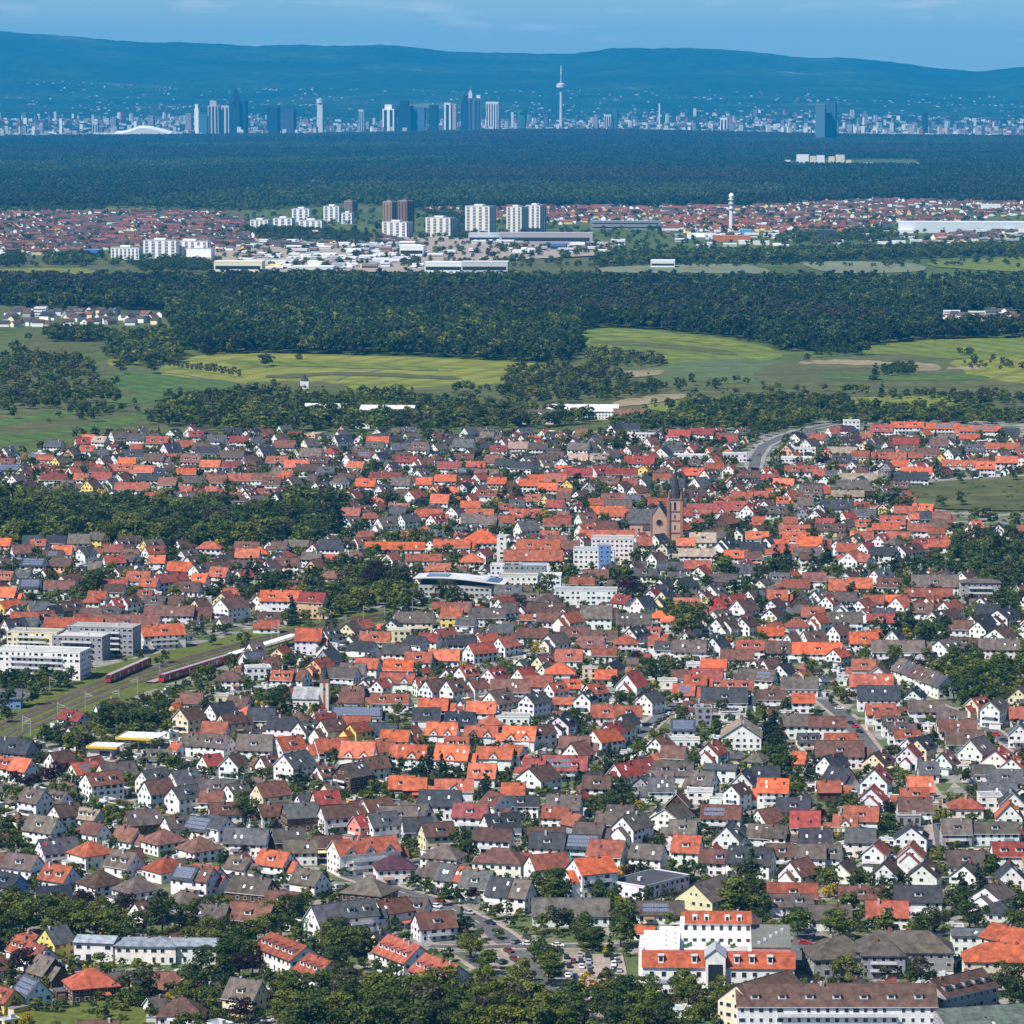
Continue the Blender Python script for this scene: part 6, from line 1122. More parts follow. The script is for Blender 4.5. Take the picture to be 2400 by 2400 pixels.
# ================================================================== far places
FW, FG_, FC = (0.80,0.79,0.77), (0.33,0.33,0.35), (0.66,0.60,0.48)
def tower(u0, u1, vt, vb, depth, col, name, label, cat, group=None, yaw=-33, strips=0, scol=(.16,.17,.19), cap=True, side=None, floors=0):
    """high block between photo columns u0..u1, roof row vt, foot row vb"""
    x, y = G((u0+u1)/2, vb); w = (u1-u0)*y/F_PX; h = (vb-vt)*y/F_PX; yw = R(yaw)
    L = max(w*0.4, (w-depth*abs(math.sin(yw)))/math.cos(yw)); r = root(name, x, y+depth*.5, yw); tag(r, label, cat, group)
    a, d = L/2, depth/2
    mb = MB(); mb.box(-a,a,-d,d,-.5,h,WALL,col,False); mb.obj('wall', r)
    mb = MB(); mb.box(-a-.2,a+.2,-d-.2,d+.2,h+.02,h+1.0,METAL,(.35,.35,.35) if cap else tuple(min(.8, c*.95+.06) for c in col)); rf = mb.obj('roof', r)
    if cap: mb = MB(); mb.box(-a*.4,a*.3,-d*.5,d*.5,h+1.0,h+4,WALL,col); mb.obj('roof_house', rf)
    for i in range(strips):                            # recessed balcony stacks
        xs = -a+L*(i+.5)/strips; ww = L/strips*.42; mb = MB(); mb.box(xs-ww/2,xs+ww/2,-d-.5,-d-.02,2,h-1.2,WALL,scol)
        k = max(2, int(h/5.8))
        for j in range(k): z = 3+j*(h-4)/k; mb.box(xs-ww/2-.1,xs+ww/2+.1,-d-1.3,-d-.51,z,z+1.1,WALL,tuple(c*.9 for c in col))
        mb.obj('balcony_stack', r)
    for j in range(floors):
        mb = MB(); z = h*(j+.35)/floors; mb.box(-a*.94,a*.94,-d-.12,-d-.02,z,z+h/floors*.3,GLASS,(0,0,0)); mb.obj('window_band', r)
    if side or strips:
        mb = MB(); n = max(1, int(depth/7))
        for i in range(n): ys = -d+depth*(i+.5)/n; mb.box(a+.02,a+.4,ys-1.3,ys+1.3,2,h-2,WALL,side or scol)
        mb.obj('side_windows', r)
    return r
BR, BR2 = (0.22,0.13,0.10), (0.30,0.22,0.17)
T_ = tower
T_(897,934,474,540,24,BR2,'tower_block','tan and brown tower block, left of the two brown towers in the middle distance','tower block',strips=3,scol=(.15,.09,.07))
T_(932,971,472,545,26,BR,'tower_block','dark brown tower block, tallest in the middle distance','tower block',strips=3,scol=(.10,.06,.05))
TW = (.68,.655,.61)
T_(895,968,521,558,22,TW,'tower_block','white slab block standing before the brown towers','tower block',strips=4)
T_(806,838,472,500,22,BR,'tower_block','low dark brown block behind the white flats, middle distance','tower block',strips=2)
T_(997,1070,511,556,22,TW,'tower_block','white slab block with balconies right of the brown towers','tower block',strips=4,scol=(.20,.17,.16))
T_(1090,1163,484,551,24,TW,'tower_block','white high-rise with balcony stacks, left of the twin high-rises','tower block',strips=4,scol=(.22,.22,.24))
T_(1187,1238,486,549,24,TW,'tower_block','white high-rise, middle of the three in the middle distance','tower block',strips=3)
T_(1232,1281,482,547,24,TW,'tower_block','white high-rise, rightmost of the three in the middle distance','tower block',strips=3)
for i, (a, b_, t_, f_, st) in enumerate([(259,333,581,608,7),(335,420,564,605,5),(400,494,566,604,6),(436,502,583,606,0),(586,634,516,540,4),(640,690,512,538,3),(684,730,490,520,3),(700,760,517,545,4),(758,800,484,520,3),(800,830,500,525,2),(720,760,545,556,2)]):
    T_(a,b_,t_,f_,20,FW,'apartment_slab',['white long slab with seven balcony stacks at left of the far town','tall white slab behind the woods, far town left','white slab with many stripes right of its twin, far town left','low white windowless block before the striped slabs','small white flats left end of the white cluster, far town','second white flats of the far white cluster','white flats at the back of the far white cluster','white flats in front of the far white cluster','tallest white flats of the far white cluster','narrow white flats beside the brown towers','tiny white block below the far white cluster'][i],'apartment block','white flats of the far town',strips=st,scol=(.20,.19,.19),yaw=-14)
# halls of the far business park
hl = []
poly_obj('industrial_ground', [(400,560),(900,558),(1100,560),(1450,570),(1430,600),(1200,612),(1000,640),(560,642),(420,610)], FM['pv'], 2.4)
def hall(u0, u1, vt, vb, col, look, depth=40, bands=1):
    r = T_(u0,u1,vt,vb,depth,col,'industrial_hall',None,'hall','halls of the far business park',yaw=-4,cap=False,floors=bands); hl.append((r, look, (u0+u1)/2, vb))
hall(1098,1180,548,572,(.45,.47,.50),'grey industrial hall'); hall(1170,1392,547,575,(.36,.33,.33),'long grey-brown industrial hall'); hall(1384,1550,519,538,(.24,.26,.30),'long dark glazed office',30,2)
hall(501,618,614,640,(.74,.68,.50),'cream warehouse'); hall(682,785,626,645,(.72,.70,.66),'white warehouse'); hall(995,1088,616,642,FW,'white warehouse with window bands'); hall(1081,1194,615,643,(.55,.55,.56),'grey warehouse with white bays')
hall(937,996,578,604,FW,'white cube warehouse'); hall(2109,2460,522,546,(.62,.66,.70),'very long pale grey warehouse',70,0); hall(628,660,622,632,(.75,.55,.05),'yellow warehouse'); hall(1290,1330,572,588,(.10,.16,.30),'blue hall'); hall(195,235,587,603,(.05,.18,.45),'bright blue shed')
hall(2390,2440,540,556,FW,'white gabled hall'); hall(1525,1585,612,628,(.75,.74,.72),'low white farm hall')
rr = random.Random(5)
for i in range(165):
    v = rr.uniform(574, 636); u = rr.uniform(560, 1000) if rr.random() < .55 else rr.uniform(980, 1450) if v < 606 else rr.uniform(560, 940)
    if 1180 < u and v > 600: continue
    w = rr.uniform(10, 44); c = rr.choice([FW, FW, FW, FW, (.72,.71,.69), (.62,.62,.62), (.40,.42,.45), (.30,.22,.18)])
    hall(u-w/2, u+w/2, v-rr.uniform(6, 13), v, c, {FW: 'white flat hall'}.get(c, 'grey flat hall' if c[0] > .35 else 'brown flat hall'), rr.uniform(18, 40), rr.choice((0, 1, 1, 2)))
for i in range(60):
    v = rr.uniform(545, 580); u = rr.uniform(1560, 2400); w = rr.uniform(12, 50); c = rr.choice([FW, FW, (.72,.71,.69), (.35,.36,.40), (.30,.16,.12)])
    hall(u-w/2, u+w/2, v-rr.uniform(4, 9), v, c, {FW: 'white low hall'}.get(c, 'grey low hall' if c[0] > .32 else 'brown low hall'), rr.uniform(16, 30), rr.choice((0, 1)))
# settlements beside the mid forest
for (u, v, w, h) in [(95,742,30,20),(2232,742,40,12),(2290,745,40,13)]:
    hall(u-w/2, u+w/2, v-h, v, FC if u > 2250 else FW, 'white flats by the mid forest', 14, 3)
for (u, v, w, h) in [(1846,384,16,8),(1882,385,30,22),(1906,385,16,18),(1924,384,20,19),(1950,386,16,18),(1970,386,22,22),(1990,386,14,10),(2035,388,26,6),(2075,389,20,5),(2120,390,34,6),(2160,389,24,6),(2260,388,30,5),(1845,374,10,8),(2330,386,16,5)]:
    hall(u-w/2, u+w/2, v-h, v, rr.choice([FW, FC, FW, (.7,.62,.45)]), 'pale flats in the far forest clearing', 40, 0)
LAND2 = [(930,520,'the brown far towers'),(1180,520,'the white far high-rises'),(300,595,'the striped white slabs'),(560,625,'the cream warehouse'),(1714,545,'the far striped chimney'),(2250,535,'the long pale warehouse'),(100,745,'the left forest hamlet'),(2300,755,'the right forest hamlet'),(1930,380,'the forest clearing flats'),(1090,630,'the grey bayed warehouse'),(760,620,'the far business park'),(1460,528,'the dark glazed office'),(2050,560,'the far right houses')]
_L = LAND; LAND = LAND2; label_all(hl); LAND = _L
# striped chimney
x, y = G(1714, 541); r = root('chimney_tower', x, y); tag(r, 'tall white banded concrete chimney tower with bulbous top in the far town', 'tower')
mb = MB(); mb.cyl(0,0,-.5,66,4.6,3.8,WALL,(.70,.70,.70),16); mb.obj('shaft', r)
for z in (44, 54, 62): mb = MB(); mb.cyl(0,0,z,z+2.0,6.6,6.6,WALL,(.6,.6,.6),16); mb.obj('ring_platform', r)
mb = MB(); mb.cyl(0,0,66,71,4.6,5.6,WALL,(.75,.75,.75),16); mb.cyl(0,0,71,76,5.6,2.4,WALL,(.75,.75,.75),16); mb.obj('top', r)
# colour blocks by the chimney
for (a, b_, t_, f_, c, lb) in [(1670,1760,553,566,(.5,.17,.07),'orange-brown hall at the chimney foot'),(1735,1762,539,553,(.10,.38,.62),'bright blue hall at the chimney foot'),(1915,1960,540,562,(.05,.06,.09),'dark steep gabled hall in the far town'),(2300,2346,480,496,FW,'pale twin flats at right in the far town'),(1610,1680,548,560,FW,'white hall left of the chimney foot')]:
    T_(a,b_,t_,f_,24,c,'industrial_hall',lb,'hall','halls of the far business park',yaw=-4,cap=False)
# far town houses go into the house mass
def far_house(X, Y, L, W, h, rf, wall, yw):
    s = dict(x=X, y=Y, yaw=R(yw), L=L, W=W, h=h, roof=rf, wall=wall, fl='', tp=.75, zr=h+W*.37, seed=rr.randrange(1 << 30))
    q = MB(); lc = WC[wall]; jf = rr.uniform(.55, .95); gm = sum(RC[rf])/3; c = tuple((k*.72+gm*.28)*jf for k in RC[rf]); zr = s['zr']
    q.prism_x([(-W/2,-.3),(W/2,-.3),(W/2,h),(0,zr),(-W/2,h)], -L/2, L/2, WALL, lc)
    q.prism_x([(-W/2-.5,h-.3),(0,zr+.05),(W/2+.5,h-.3),(W/2+.5,h),(0,zr+.4),(-W/2-.5,h)], -L/2-.4, L/2+.4, ROOF, c); big.add(q, (X, Y, 0), s['yaw'])
FZ = [([(-30,503),(70,500),(300,498),(520,500),(560,510),(580,550),(540,590),(420,572),(300,578),(180,598),(60,598),(-30,595)], 1150, 'TTMMMBBCYYGDT'),
      ([(1000,488),(1300,484),(1700,486),(1720,530),(1500,520),(1380,520),(1290,530),(1000,500)], 430, 'TTTMCMTB'),
      ([(1700,488),(1900,475),(2050,466),(2300,462),(2420,480),(2420,500),(2250,520),(2100,530),(1980,545),(1720,535)], 700, 'TTMMBYCYB'),
      ([(1560,510),(1750,515),(1980,538),(1960,552),(1560,545)], 160, 'TTTOC'),([(420,555),(560,555),(900,560),(1000,575),(700,585),(480,590)], 120, 'YBMTG'),([(2180,555),(2420,540),(2420,560),(2200,570)], 60, 'YBMTG')]
for poly, n, cols in FZ:
    k = 0; us = [p[0] for p in poly]; vs_ = [p[1] for p in poly]
    while k < n:
        u, v = rr.uniform(min(us), max(us)), rr.uniform(min(vs_), max(vs_))
        if not inpoly(u, v, poly): continue
        X, Y = G(u, v); rw = rr.random() < .35
        far_house(X, Y, rr.uniform(18, 40) if rw else rr.uniform(9, 14), rr.uniform(8, 11), rr.choice((4, 5.5, 6.5)), rr.choice(cols), rr.choice('wwwwwcyo'), rr.choice((-6, -4, 0, 60, 75, -20))+rr.uniform(-8, 8)); k += 1
for poly, n in [([(0,725),(180,732),(400,742),(400,760),(200,765),(0,770)], 90), ([(2180,738),(2420,735),(2420,775),(2290,780)], 70)]:
    for _ in range(n):
        u, v = rr.uniform(poly[0][0], poly[1][0]+200), rr.uniform(728, 768)
        if inpoly(u, v, poly): X, Y = G(u, v); far_house(X, Y, rr.uniform(9, 15), rr.uniform(8, 10), rr.choice((4, 5.5)), rr.choice('YGTMDBYG'), rr.choice('wwwcg'), rr.choice((-5, 60, 40, -30)))
o = big.obj('townhouse_mass'); tag(o, 'closely packed houses of the town centre and the far town, red, brown and grey roofs', 'houses', kind='stuff')

# ------------------------------------------------------------------ the skyline city on the horizon
DC = 21400.0
def sky_tower(u, w, vt, col, label, vb=None, depth=None, top=None, D=DC, bands=0, side=None):
    x, y, _ = AT(u, 316, D); k = D/F_PX; W_ = w*k; z0 = 0.0; h = AT(u, vt, D)[2]-z0; dp = depth or W_*.8
    r = root('skyscraper', x, D, R(-12)); tag(r, label, 'skyscraper', 'towers of the far city skyline'); a, d = W_/2*.92, dp/2
    hb = h*(0.70 if top == 'pyramid' else 0.86 if top else 1.0)
    mb = MB(); mb.box(-a,a,-d,d,-1,hb,WALL,col,False); mb.obj('facade', r)
    mb = MB(); mb.box(a+.1,a+2,-d*.94,d*.94,0,hb-2,WALL,side or tuple(c*.45 for c in col)); mb.obj('side_facade', r)  # darkened facade colour: shade of the right side painted in
    if top == 'pyramid': mb = MB(); mb.cyl(0,0,hb,h,a*1.3,.5,WALL,col,4); mb.obj('pyramid_top', r)
    elif top == 'crown': mb = MB(); mb.cyl(0,0,hb,h*.97,a*1.35,a*1.35,WALL,col,12); mb.cyl(0,0,h*.97,h,a*.3,a*.2,WALL,col,8); mb.obj('crown', r)
    elif top == 'mast': mb = MB(); mb.box(-a*.5,a*.5,-d*.5,d*.5,hb,hb+h*.04,WALL,col); mb.cyl(0,0,hb+h*.04,h,a*.14,a*.06,METAL,(.3,.3,.32),6); mb.obj('mast', r)
    elif top == 'step': mb = MB(); mb.box(-a*.7,a*.5,-d*.6,d*.6,hb,h,WALL,col); mb.obj('step_top', r)
    else: mb = MB(); mb.box(-a-1,a+1,-d-1,d+1,hb+.1,hb+5,WALL,tuple(min(.8,c*1.2) for c in col)); mb.obj('roof', r)
    for i in range(bands):
        xs = -a+2*a*(i+.5)/bands; mb = MB(); mb.box(xs-a/bands*.5,xs+a/bands*.5,-d-1,-d-.1,6,hb-6,GLASS,(0,0,0)); mb.obj('window_strip', r)
    return r
DB, LG, PU, WH = (.014,.032,.062), (.55,.56,.57), (.24,.22,.25), (.82,.82,.80)
sky_tower(143,6,280,WH,'slim white chimney at the left of the far skyline')
sky_tower(224,13,289,LG,'small pale tower left of the white stadium roof',bands=2); sky_tower(267,13,277,PU,'small dark tower just left of the white stadium roof'); sky_tower(355,14,273,PU,'square grey-violet tower behind the white stadium roof')
sky_tower(443,15,268,PU,'stocky violet tower at the left foot of the white needle tower'); sky_tower(462,11,244,WH,'slim white needle tower left of the grey slab',top='step'); sky_tower(478,22,272,(.05,.16,.20),'low green-blue block beside the white needle tower')
sky_tower(503,28,236,(.42,.42,.44),'broad light grey tower with dark top left of the dark pyramid tower',top='step',bands=3); sky_tower(552,28,206,DB,'dark tower with pointed pyramid top, tallest on the left skyline',top='pyramid'); sky_tower(570,20,238,DB,'dark shoulder block of the pyramid-topped tower'); sky_tower(530,20,250,LG,'pale tower between the grey slab and the pyramid tower',bands=2)
sky_tower(641,28,254,DB,'dark blue slab, left of a pair, middle left skyline'); sky_tower(677,32,258,(.05,.08,.13),'dark blue slab, right of a pair, middle left skyline'); sky_tower(751,14,229,LG,'round grey tower with wide crown standing alone',top='crown'); sky_tower(848,12,259,LG,'slim grey tower right of the crowned tower',bands=2)
sky_tower(913,30,245,WH,'white double slab tower at the left of the central cluster',top='step',bands=2); sky_tower(912,20,284,PU,'low violet block before the white double slab'); sky_tower(950,36,236,DB,'wide dark blue tower in the central cluster',top='step'); sky_tower(966,20,262,DB,'dark blue lower step beside the wide blue tower'); sky_tower(988,18,254,(.07,.13,.22),'mid blue tower right of the wide blue tower')
sky_tower(1017,20,248,DB,'dark glass tower in the middle of the cluster'); sky_tower(1050,16,243,WH,'white half of the two-tone tower',bands=1); sky_tower(1064,14,245,(.36,.28,.25),'brown half of the two-tone tower'); sky_tower(1090,18,225,DB,'dark blue tower left of the tallest white-edged tower',top='step')
sky_tower(1103,9,200,(.66,.66,.64),'tallest tower with tall mast, left white edge',top='mast'); sky_tower(1112,26,232,(.10,.13,.18),'dark core of the tallest mast-topped tower',bands=2); sky_tower(1122,9,225,WH,'right white edge of the tallest mast-topped tower')
sky_tower(1156,32,241,(.74,.72,.70),'white striped tower right of the tallest tower',bands=5); sky_tower(1201,6,265,LG,'thin grey tower right of the white striped tower'); sky_tower(1224,15,256,(.04,.14,.15),'dark green round-topped tower left of the television tower',top='crown'); sky_tower(1280,10,270,(.08,.12,.2),'small blue tower left of the television tower')
sky_tower(1396,12,268,PU,'grey tower with wide base right of the television tower',top='step'); sky_tower(1425,18,271,LG,'pale square tower right of the television tower',bands=3); sky_tower(1442,12,259,(.04,.12,.18),'dark teal tower beside the pale square tower'); sky_tower(1545,2.5,245,WH,'thin white mast on the right skyline'); sky_tower(1697,18,278,WH,'small white pair of flats on the right skyline',bands=2)
sky_tower(2167,14,266,DB,'lone small dark tower on the right skyline'); sky_tower(1923,24,247,(.10,.17,.24),'left slab of the big twin glass tower on the right',depth=40,D=19000); sky_tower(1948,24,240,(.05,.11,.18),'right slab of the big twin glass tower on the right',depth=50,D=19060)
# television tower
x, y, _ = AT(1315, 316, 22500); k = 2.5; r = root('television_tower', x, 22500); tag(r, 'tall slender television tower with round pod and antenna on the skyline', 'tower')
H_ = lambda v: AT(1315, v, 22500)[2]
mb = MB(); mb.cyl(0,0,-1,H_(207),11,7,WALL,(.55,.54,.53),12); mb.obj('shaft', r); mb = MB(); mb.cyl(0,0,H_(209),H_(205),10,26,WALL,(.4,.4,.42),16); mb.cyl(0,0,H_(205),H_(197),27,27,WALL,(.62,.6,.58),16); mb.cyl(0,0,H_(197),H_(194),22,12,WALL,(.5,.5,.5),16); mb.obj('pod', r)
mb = MB(); mb.cyl(0,0,H_(194),H_(174),5.5,4.5,WALL,(.3,.32,.36),8); mb.cyl(0,0,H_(174),H_(154),3.8,2.2,WALL,(.75,.72,.7),8); mb.obj('antenna', r)
# stadium roof
x, y, _ = AT(350, 316, DC-500); r = root('stadium_roof', x, DC-500); tag(r, 'long white arched stadium roof at the left of the skyline', 'stadium')
mb = MB(); n = 18
for i in range(n):
    f = lambda q: 24+30*max(0, math.sin(math.pi*q))**1.3 if q > .4 else 24+30*math.sin(math.pi*.4)**1.3*(q/.4)**2
    a0, a1 = -180+300*i/n, -180+300*(i+1)/n; z0, z1 = f(i/n), f((i+1)/n); mb.face([(a0,-60,z0-6),(a1,-60,z1-6),(a1,40,z1+6),(a0,40,z0+6)], METAL, (.85,.85,.85)); mb.face([(a0,-60,-1),(a1,-60,-1),(a1,-60,z1-6),(a0,-60,z0-6)], METAL, (.7,.7,.7))
mb.obj('roof_shell', r); mb = MB(); mb.box(-300,-180,-20,40,-1,22,METAL,(.75,.75,.75)); mb.box(120,180,-20,40,-1,24,METAL,(.6,.6,.6)); mb.obj('stand', r)
x, y, _ = AT(1266, 316, DC-600); r = root('white_dome', x, DC-600); tag(r, 'small white dome left of the television tower', 'dome'); mb = MB(); mb.cyl(0,0,-1,20,14,14,WALL,WH,12); mb.cyl(0,0,20,30,14,6,WALL,WH,12); mb.obj('shell', r)
# city mass: low blocks on the plain and suburbs up the slopes
city = MB()
for i in range(4100):
    if i < 3300: D = 20900+5200*rr.random()**1.3; u = rr.uniform(-60, 2460)
    else: D = rr.uniform(25500, 31500); cx = rr.choice([(100,60),(280,60),(420,60),(640,70),(760,80),(1250,120),(1320,150),(1480,90),(1680,120),(1850,120),(2200,120),(2340,90),(1150,120)]); u = rr.gauss(*cx)
    X = (u-1200)/F_PX*D; z = hill_z(X, D)
    if i < 3300 and rr.random() < .10: w, h = rr.uniform(14, 26), rr.uniform(25, 55)
    elif i < 3300: w, h = rr.uniform(12, 40), rr.uniform(8, 16)
    else: w, h = rr.uniform(10, 22), rr.uniform(5, 10)
    c = rr.choice([WH, WH, LG, (.6,.55,.48), PU, (.35,.18,.14), (.12,.13,.16), (.3,.3,.32)]); q = MB(); c = tuple(k*(.8 if i < 3300 else .6) for k in c); q.box(-w/2,w/2,-10,10,-12,h,WALL,c,False); city.add(q, (X, D, z), R(rr.uniform(-35, 30)))
o = city.obj('city_mass'); tag(o, 'tiny pale blocks of the far city and its hillside suburbs', 'buildings', kind='stuff')
# ================================================================== trees
def leaf_mesh(name, lobes, per, size, mat, seed, cone=False, jit=0.55):
    """lobes: (x, y, z, rx, rz) in a unit-height crown; leaf quads on their shells"""
    rg = np.random.RandomState(seed); V = []; A = []
    for (x, y, z, rx, rz) in lobes:
        d = rg.normal(size=(per, 3)); d /= np.linalg.norm(d, axis=1)[:, None]; d[:, 2] = np.where(d[:, 2] < -0.45, -d[:, 2], d[:, 2])
        rr_ = rg.uniform(0.72, 1.06, per)[:, None]; p = np.array([x, y, z]) + d*rr_*np.array([rx, rx, rz])
        nrm = d/np.array([rx, rx, rz])*rx + rg.normal(size=(per, 3))*jit; nrm /= np.linalg.norm(nrm, axis=1)[:, None]
        t = np.cross(nrm, rg.normal(size=(per, 3))); t /= np.linalg.norm(t, axis=1)[:, None]; b = np.cross(nrm, t)
        s = size*rg.uniform(.6, 1.35, per)[:, None]; s2 = s*rg.uniform(.55, 1.0, per)[:, None]
        q = np.stack([p-t*s-b*s2*.4, p+t*s*.2-b*s2, p+t*s+b*s2*.4, p-t*s*.2+b*s2], 1); V.append(q.reshape(-1, 3)); A.append(rg.uniform(0, 1, per)*.6+rg.uniform(0, .4))
    V = np.concatenate(V); n = len(V)//4
    me = bpy.data.meshes.new(name); me.vertices.add(len(V)); me.vertices.foreach_set('co', V.ravel()); me.loops.add(len(V)); me.polygons.add(n)
    me.loops.foreach_set('vertex_index', np.arange(len(V))); me.polygons.foreach_set('loop_start', np.arange(0, len(V), 4)); me.polygons.foreach_set('loop_total', np.full(n, 4))
    at = me.attributes.new('leaf', 'FLOAT', 'FACE'); at.data.foreach_set('value', np.concatenate(A)); me.materials.append(mat); me.update(); me.validate(); return me
def round_lobes(seed, n, wide=.40, low=.28):
    rg = random.Random(seed); out = [(0, 0, .62, wide*.72, .30)]
    for i in range(n):
        a = rg.uniform(0, 6.283); z = rg.uniform(low, .86); f = math.sqrt(max(.05, 1-((z-.55)/.42)**2)); r = wide*f*rg.uniform(.45, .85)
        out.append((r*math.cos(a), r*math.sin(a), z, rg.uniform(.12, .21), rg.uniform(.10, .16)))
    return out
def cone_lobes(seed, n=11, w=.27):
    rg = random.Random(seed); out = []
    for i in range(n):
        z = .10+.84*i/(n-1); r = w*(1-z)**.85+.015
        for k in range(3 if z < .7 else 1): a = rg.uniform(0, 6.28); out.append((r*.5*math.cos(a), r*.5*math.sin(a), z, r*.75+.01, .06))
    return out
CROWN = {}
for k, mt in (('r','r'),('d','d'),('l','l'),('p','p'),('b','b')): CROWN[k] = [leaf_mesh('crown', round_lobes(10+i+ord(k), 13), 74, .034, LEAF[mt], i+ord(k)) for i in range(4 if k in 'rd' else 2)]
CROWN['c'] = [leaf_mesh('crown', cone_lobes(60+i), 34, .030, LEAF['c'], 60+i) for i in range(3)]
CROWN['y'] = [leaf_mesh('crown', round_lobes(80, 9, .5, .2), 60, .05, LEAF['y'], 80)]
CROWN['s'] = [leaf_mesh('crown', [(0,0,.4,.5,.5)]+[(.35*math.cos(a), .35*math.sin(a), .4, .3, .38) for a in (0, 1.6, 3.1, 4.6)], 60, .07, LEAF[q], 90+i) for i, q in enumerate('rdl')]
tm = MB(); MATS.append(M_BARK); BARK = 6
tm.cyl(0,0,-.03,.42,.028,.017,BARK,(0,0,0),7)
for a in (.4, 2.4, 4.5): tm.bar((0,0,.33),(.16*math.cos(a),.16*math.sin(a),.62),.017,BARK,(0,0,0))
TRUNK = tm.mesh('trunk'); tm = MB(); tm.cyl(0,0,-.03,.9,.018,.004,BARK,(0,0,0),7); TRUNK_C = tm.mesh('trunk')
NGIVEN = len(TREES)
def scatter(poly_px, spacing, hlo, hhi, kinds, out, jitter=.45, wide=1.1):
    P = [G(u, v) for u, v in poly_px]; xs = [p[0] for p in P]; ys = [p[1] for p in P]; n = 0
    y = min(ys)
    while y < max(ys):
        x = min(xs)+rt.uniform(0, spacing)
        while x < max(xs):
            a, b_ = x+rt.uniform(-jitter, jitter)*spacing, y+rt.uniform(-jitter, jitter)*spacing
            if inpoly(a, b_, P): out.append((a, b_, rt.uniform(hlo, hhi), rt.choice(kinds), rt.uniform(.9, 1.25)*wide)); n += 1
            x += spacing
        y += spacing*.9
    return n
town_tr = []
scatter(PARKS[0], 12.0, 7, 21, 'rrrdddlcb', town_tr, jitter=.6); scatter(PARKS[1], 7, 6, 10, 'rrldb', town_tr); scatter(PARKS[2], 6.0, 8, 12, 'rrd', town_tr)
scatter(PARKS[3], 7.5, 8, 12, 'rrdlb', town_tr); scatter(PARKS[5], 11, 5, 9, 'rddb', town_tr); scatter(PARKS[6], 8, 9, 13, 'rrd', town_tr); scatter(PARKS[7], 8.5, 7, 11, 'rddr', town_tr); scatter(PARKS[8], 10, 6, 10, 'cdr', town_tr)
scatter(PARKS[10], 9, 7, 11, 'rdd', town_tr); scatter(PARKS[11], 9, 6, 9, 'rdr', town_tr)
def clear_view(t):
    uu, vt = PX(t[0], t[1], t[2]); vb = PX(t[0], t[1])[1]; hw = t[2]*.40*t[4]*F_PX/t[1]
    return not hides(uu-hw, uu+hw, vt, vb, t[1])
town_tr = [t for t in town_tr if gfree(t[0], t[1], 1.0) and clear_view(t)]
for t in town_tr: gadd(t[0], t[1], 2.0)
# garden trees in the gaps
for _ in range(24000):
    Y = 1190+(3230-1190)*rt.random()**.9; X = rt.uniform(-.150, .150)*Y; u, v = PX(X, Y)
    if not inpoly(u, v, TOWN) or inpoly(u, v, VERGE) or inpoly(u, v, PARKS[4]) or not gfree(X, Y, 1.1): continue
    h = rt.choice((3, 3.5, 4, 5, 6, 7.5, 9)) if v > 1300 else rt.choice((4, 5, 6, 8, 10)); w = 1.25 if h < 5 else 1.05
    uu, vt = PX(X, Y, h); hw = h*.42*w*F_PX/Y
    if hides(uu-hw, uu+hw, vt, v, Y): 
        if (h > 4.5 if v > 1480 else h > 7) or rt.random() < .35: continue
    town_tr.append((X, Y, h, rt.choices('rdlcpyb', (36, 34, 8, 12, 3, 1.2, 4))[0], w)); gadd(X, Y, 1.2)
TREES += town_tr
fr = lambda t: (1 if -30 < PX(t[0], t[1], t[2]*.5)[0] < 2430 and PX(t[0], t[1], t[2]*.5)[1] < 2430 else .01)
order = sorted(range(len(TREES)), key=lambda i: -(TREES[i][2]*TREES[i][4]*(1.15 if i < NGIVEN else 1))/TREES[i][1]*fr(TREES[i]))
LOOK = dict(r='leafy green tree', d='dark green tree', l='light yellowish-green tree', p='purple-leaved tree', b='sparse olive tree', c='dark conifer', y='yellow flowering shrub')
lab = []; REST = []
for n, i in enumerate(order):
    x, y, h, k, w = TREES[i]
    if n < 300:
        r = root('conifer' if k == 'c' else ('flowering_shrub' if k == 'y' else 'tree'), x, y, rt.uniform(0, 6.28)); r.scale = (h*w, h*w, h); mesh_obj('crown', rt.choice(CROWN[k]), r); mesh_obj('trunk', TRUNK_C if k == 'c' else TRUNK, r)
        tag(r, None, 'tree', 'town trees'); u, v = PX(x, y, h*.5); lab.append((r, ('tall ' if h > 11 else 'small ' if h < 6.5 else '')+LOOK[k], u, v))
    else: REST.append(TREES[i])
label_all(lab)

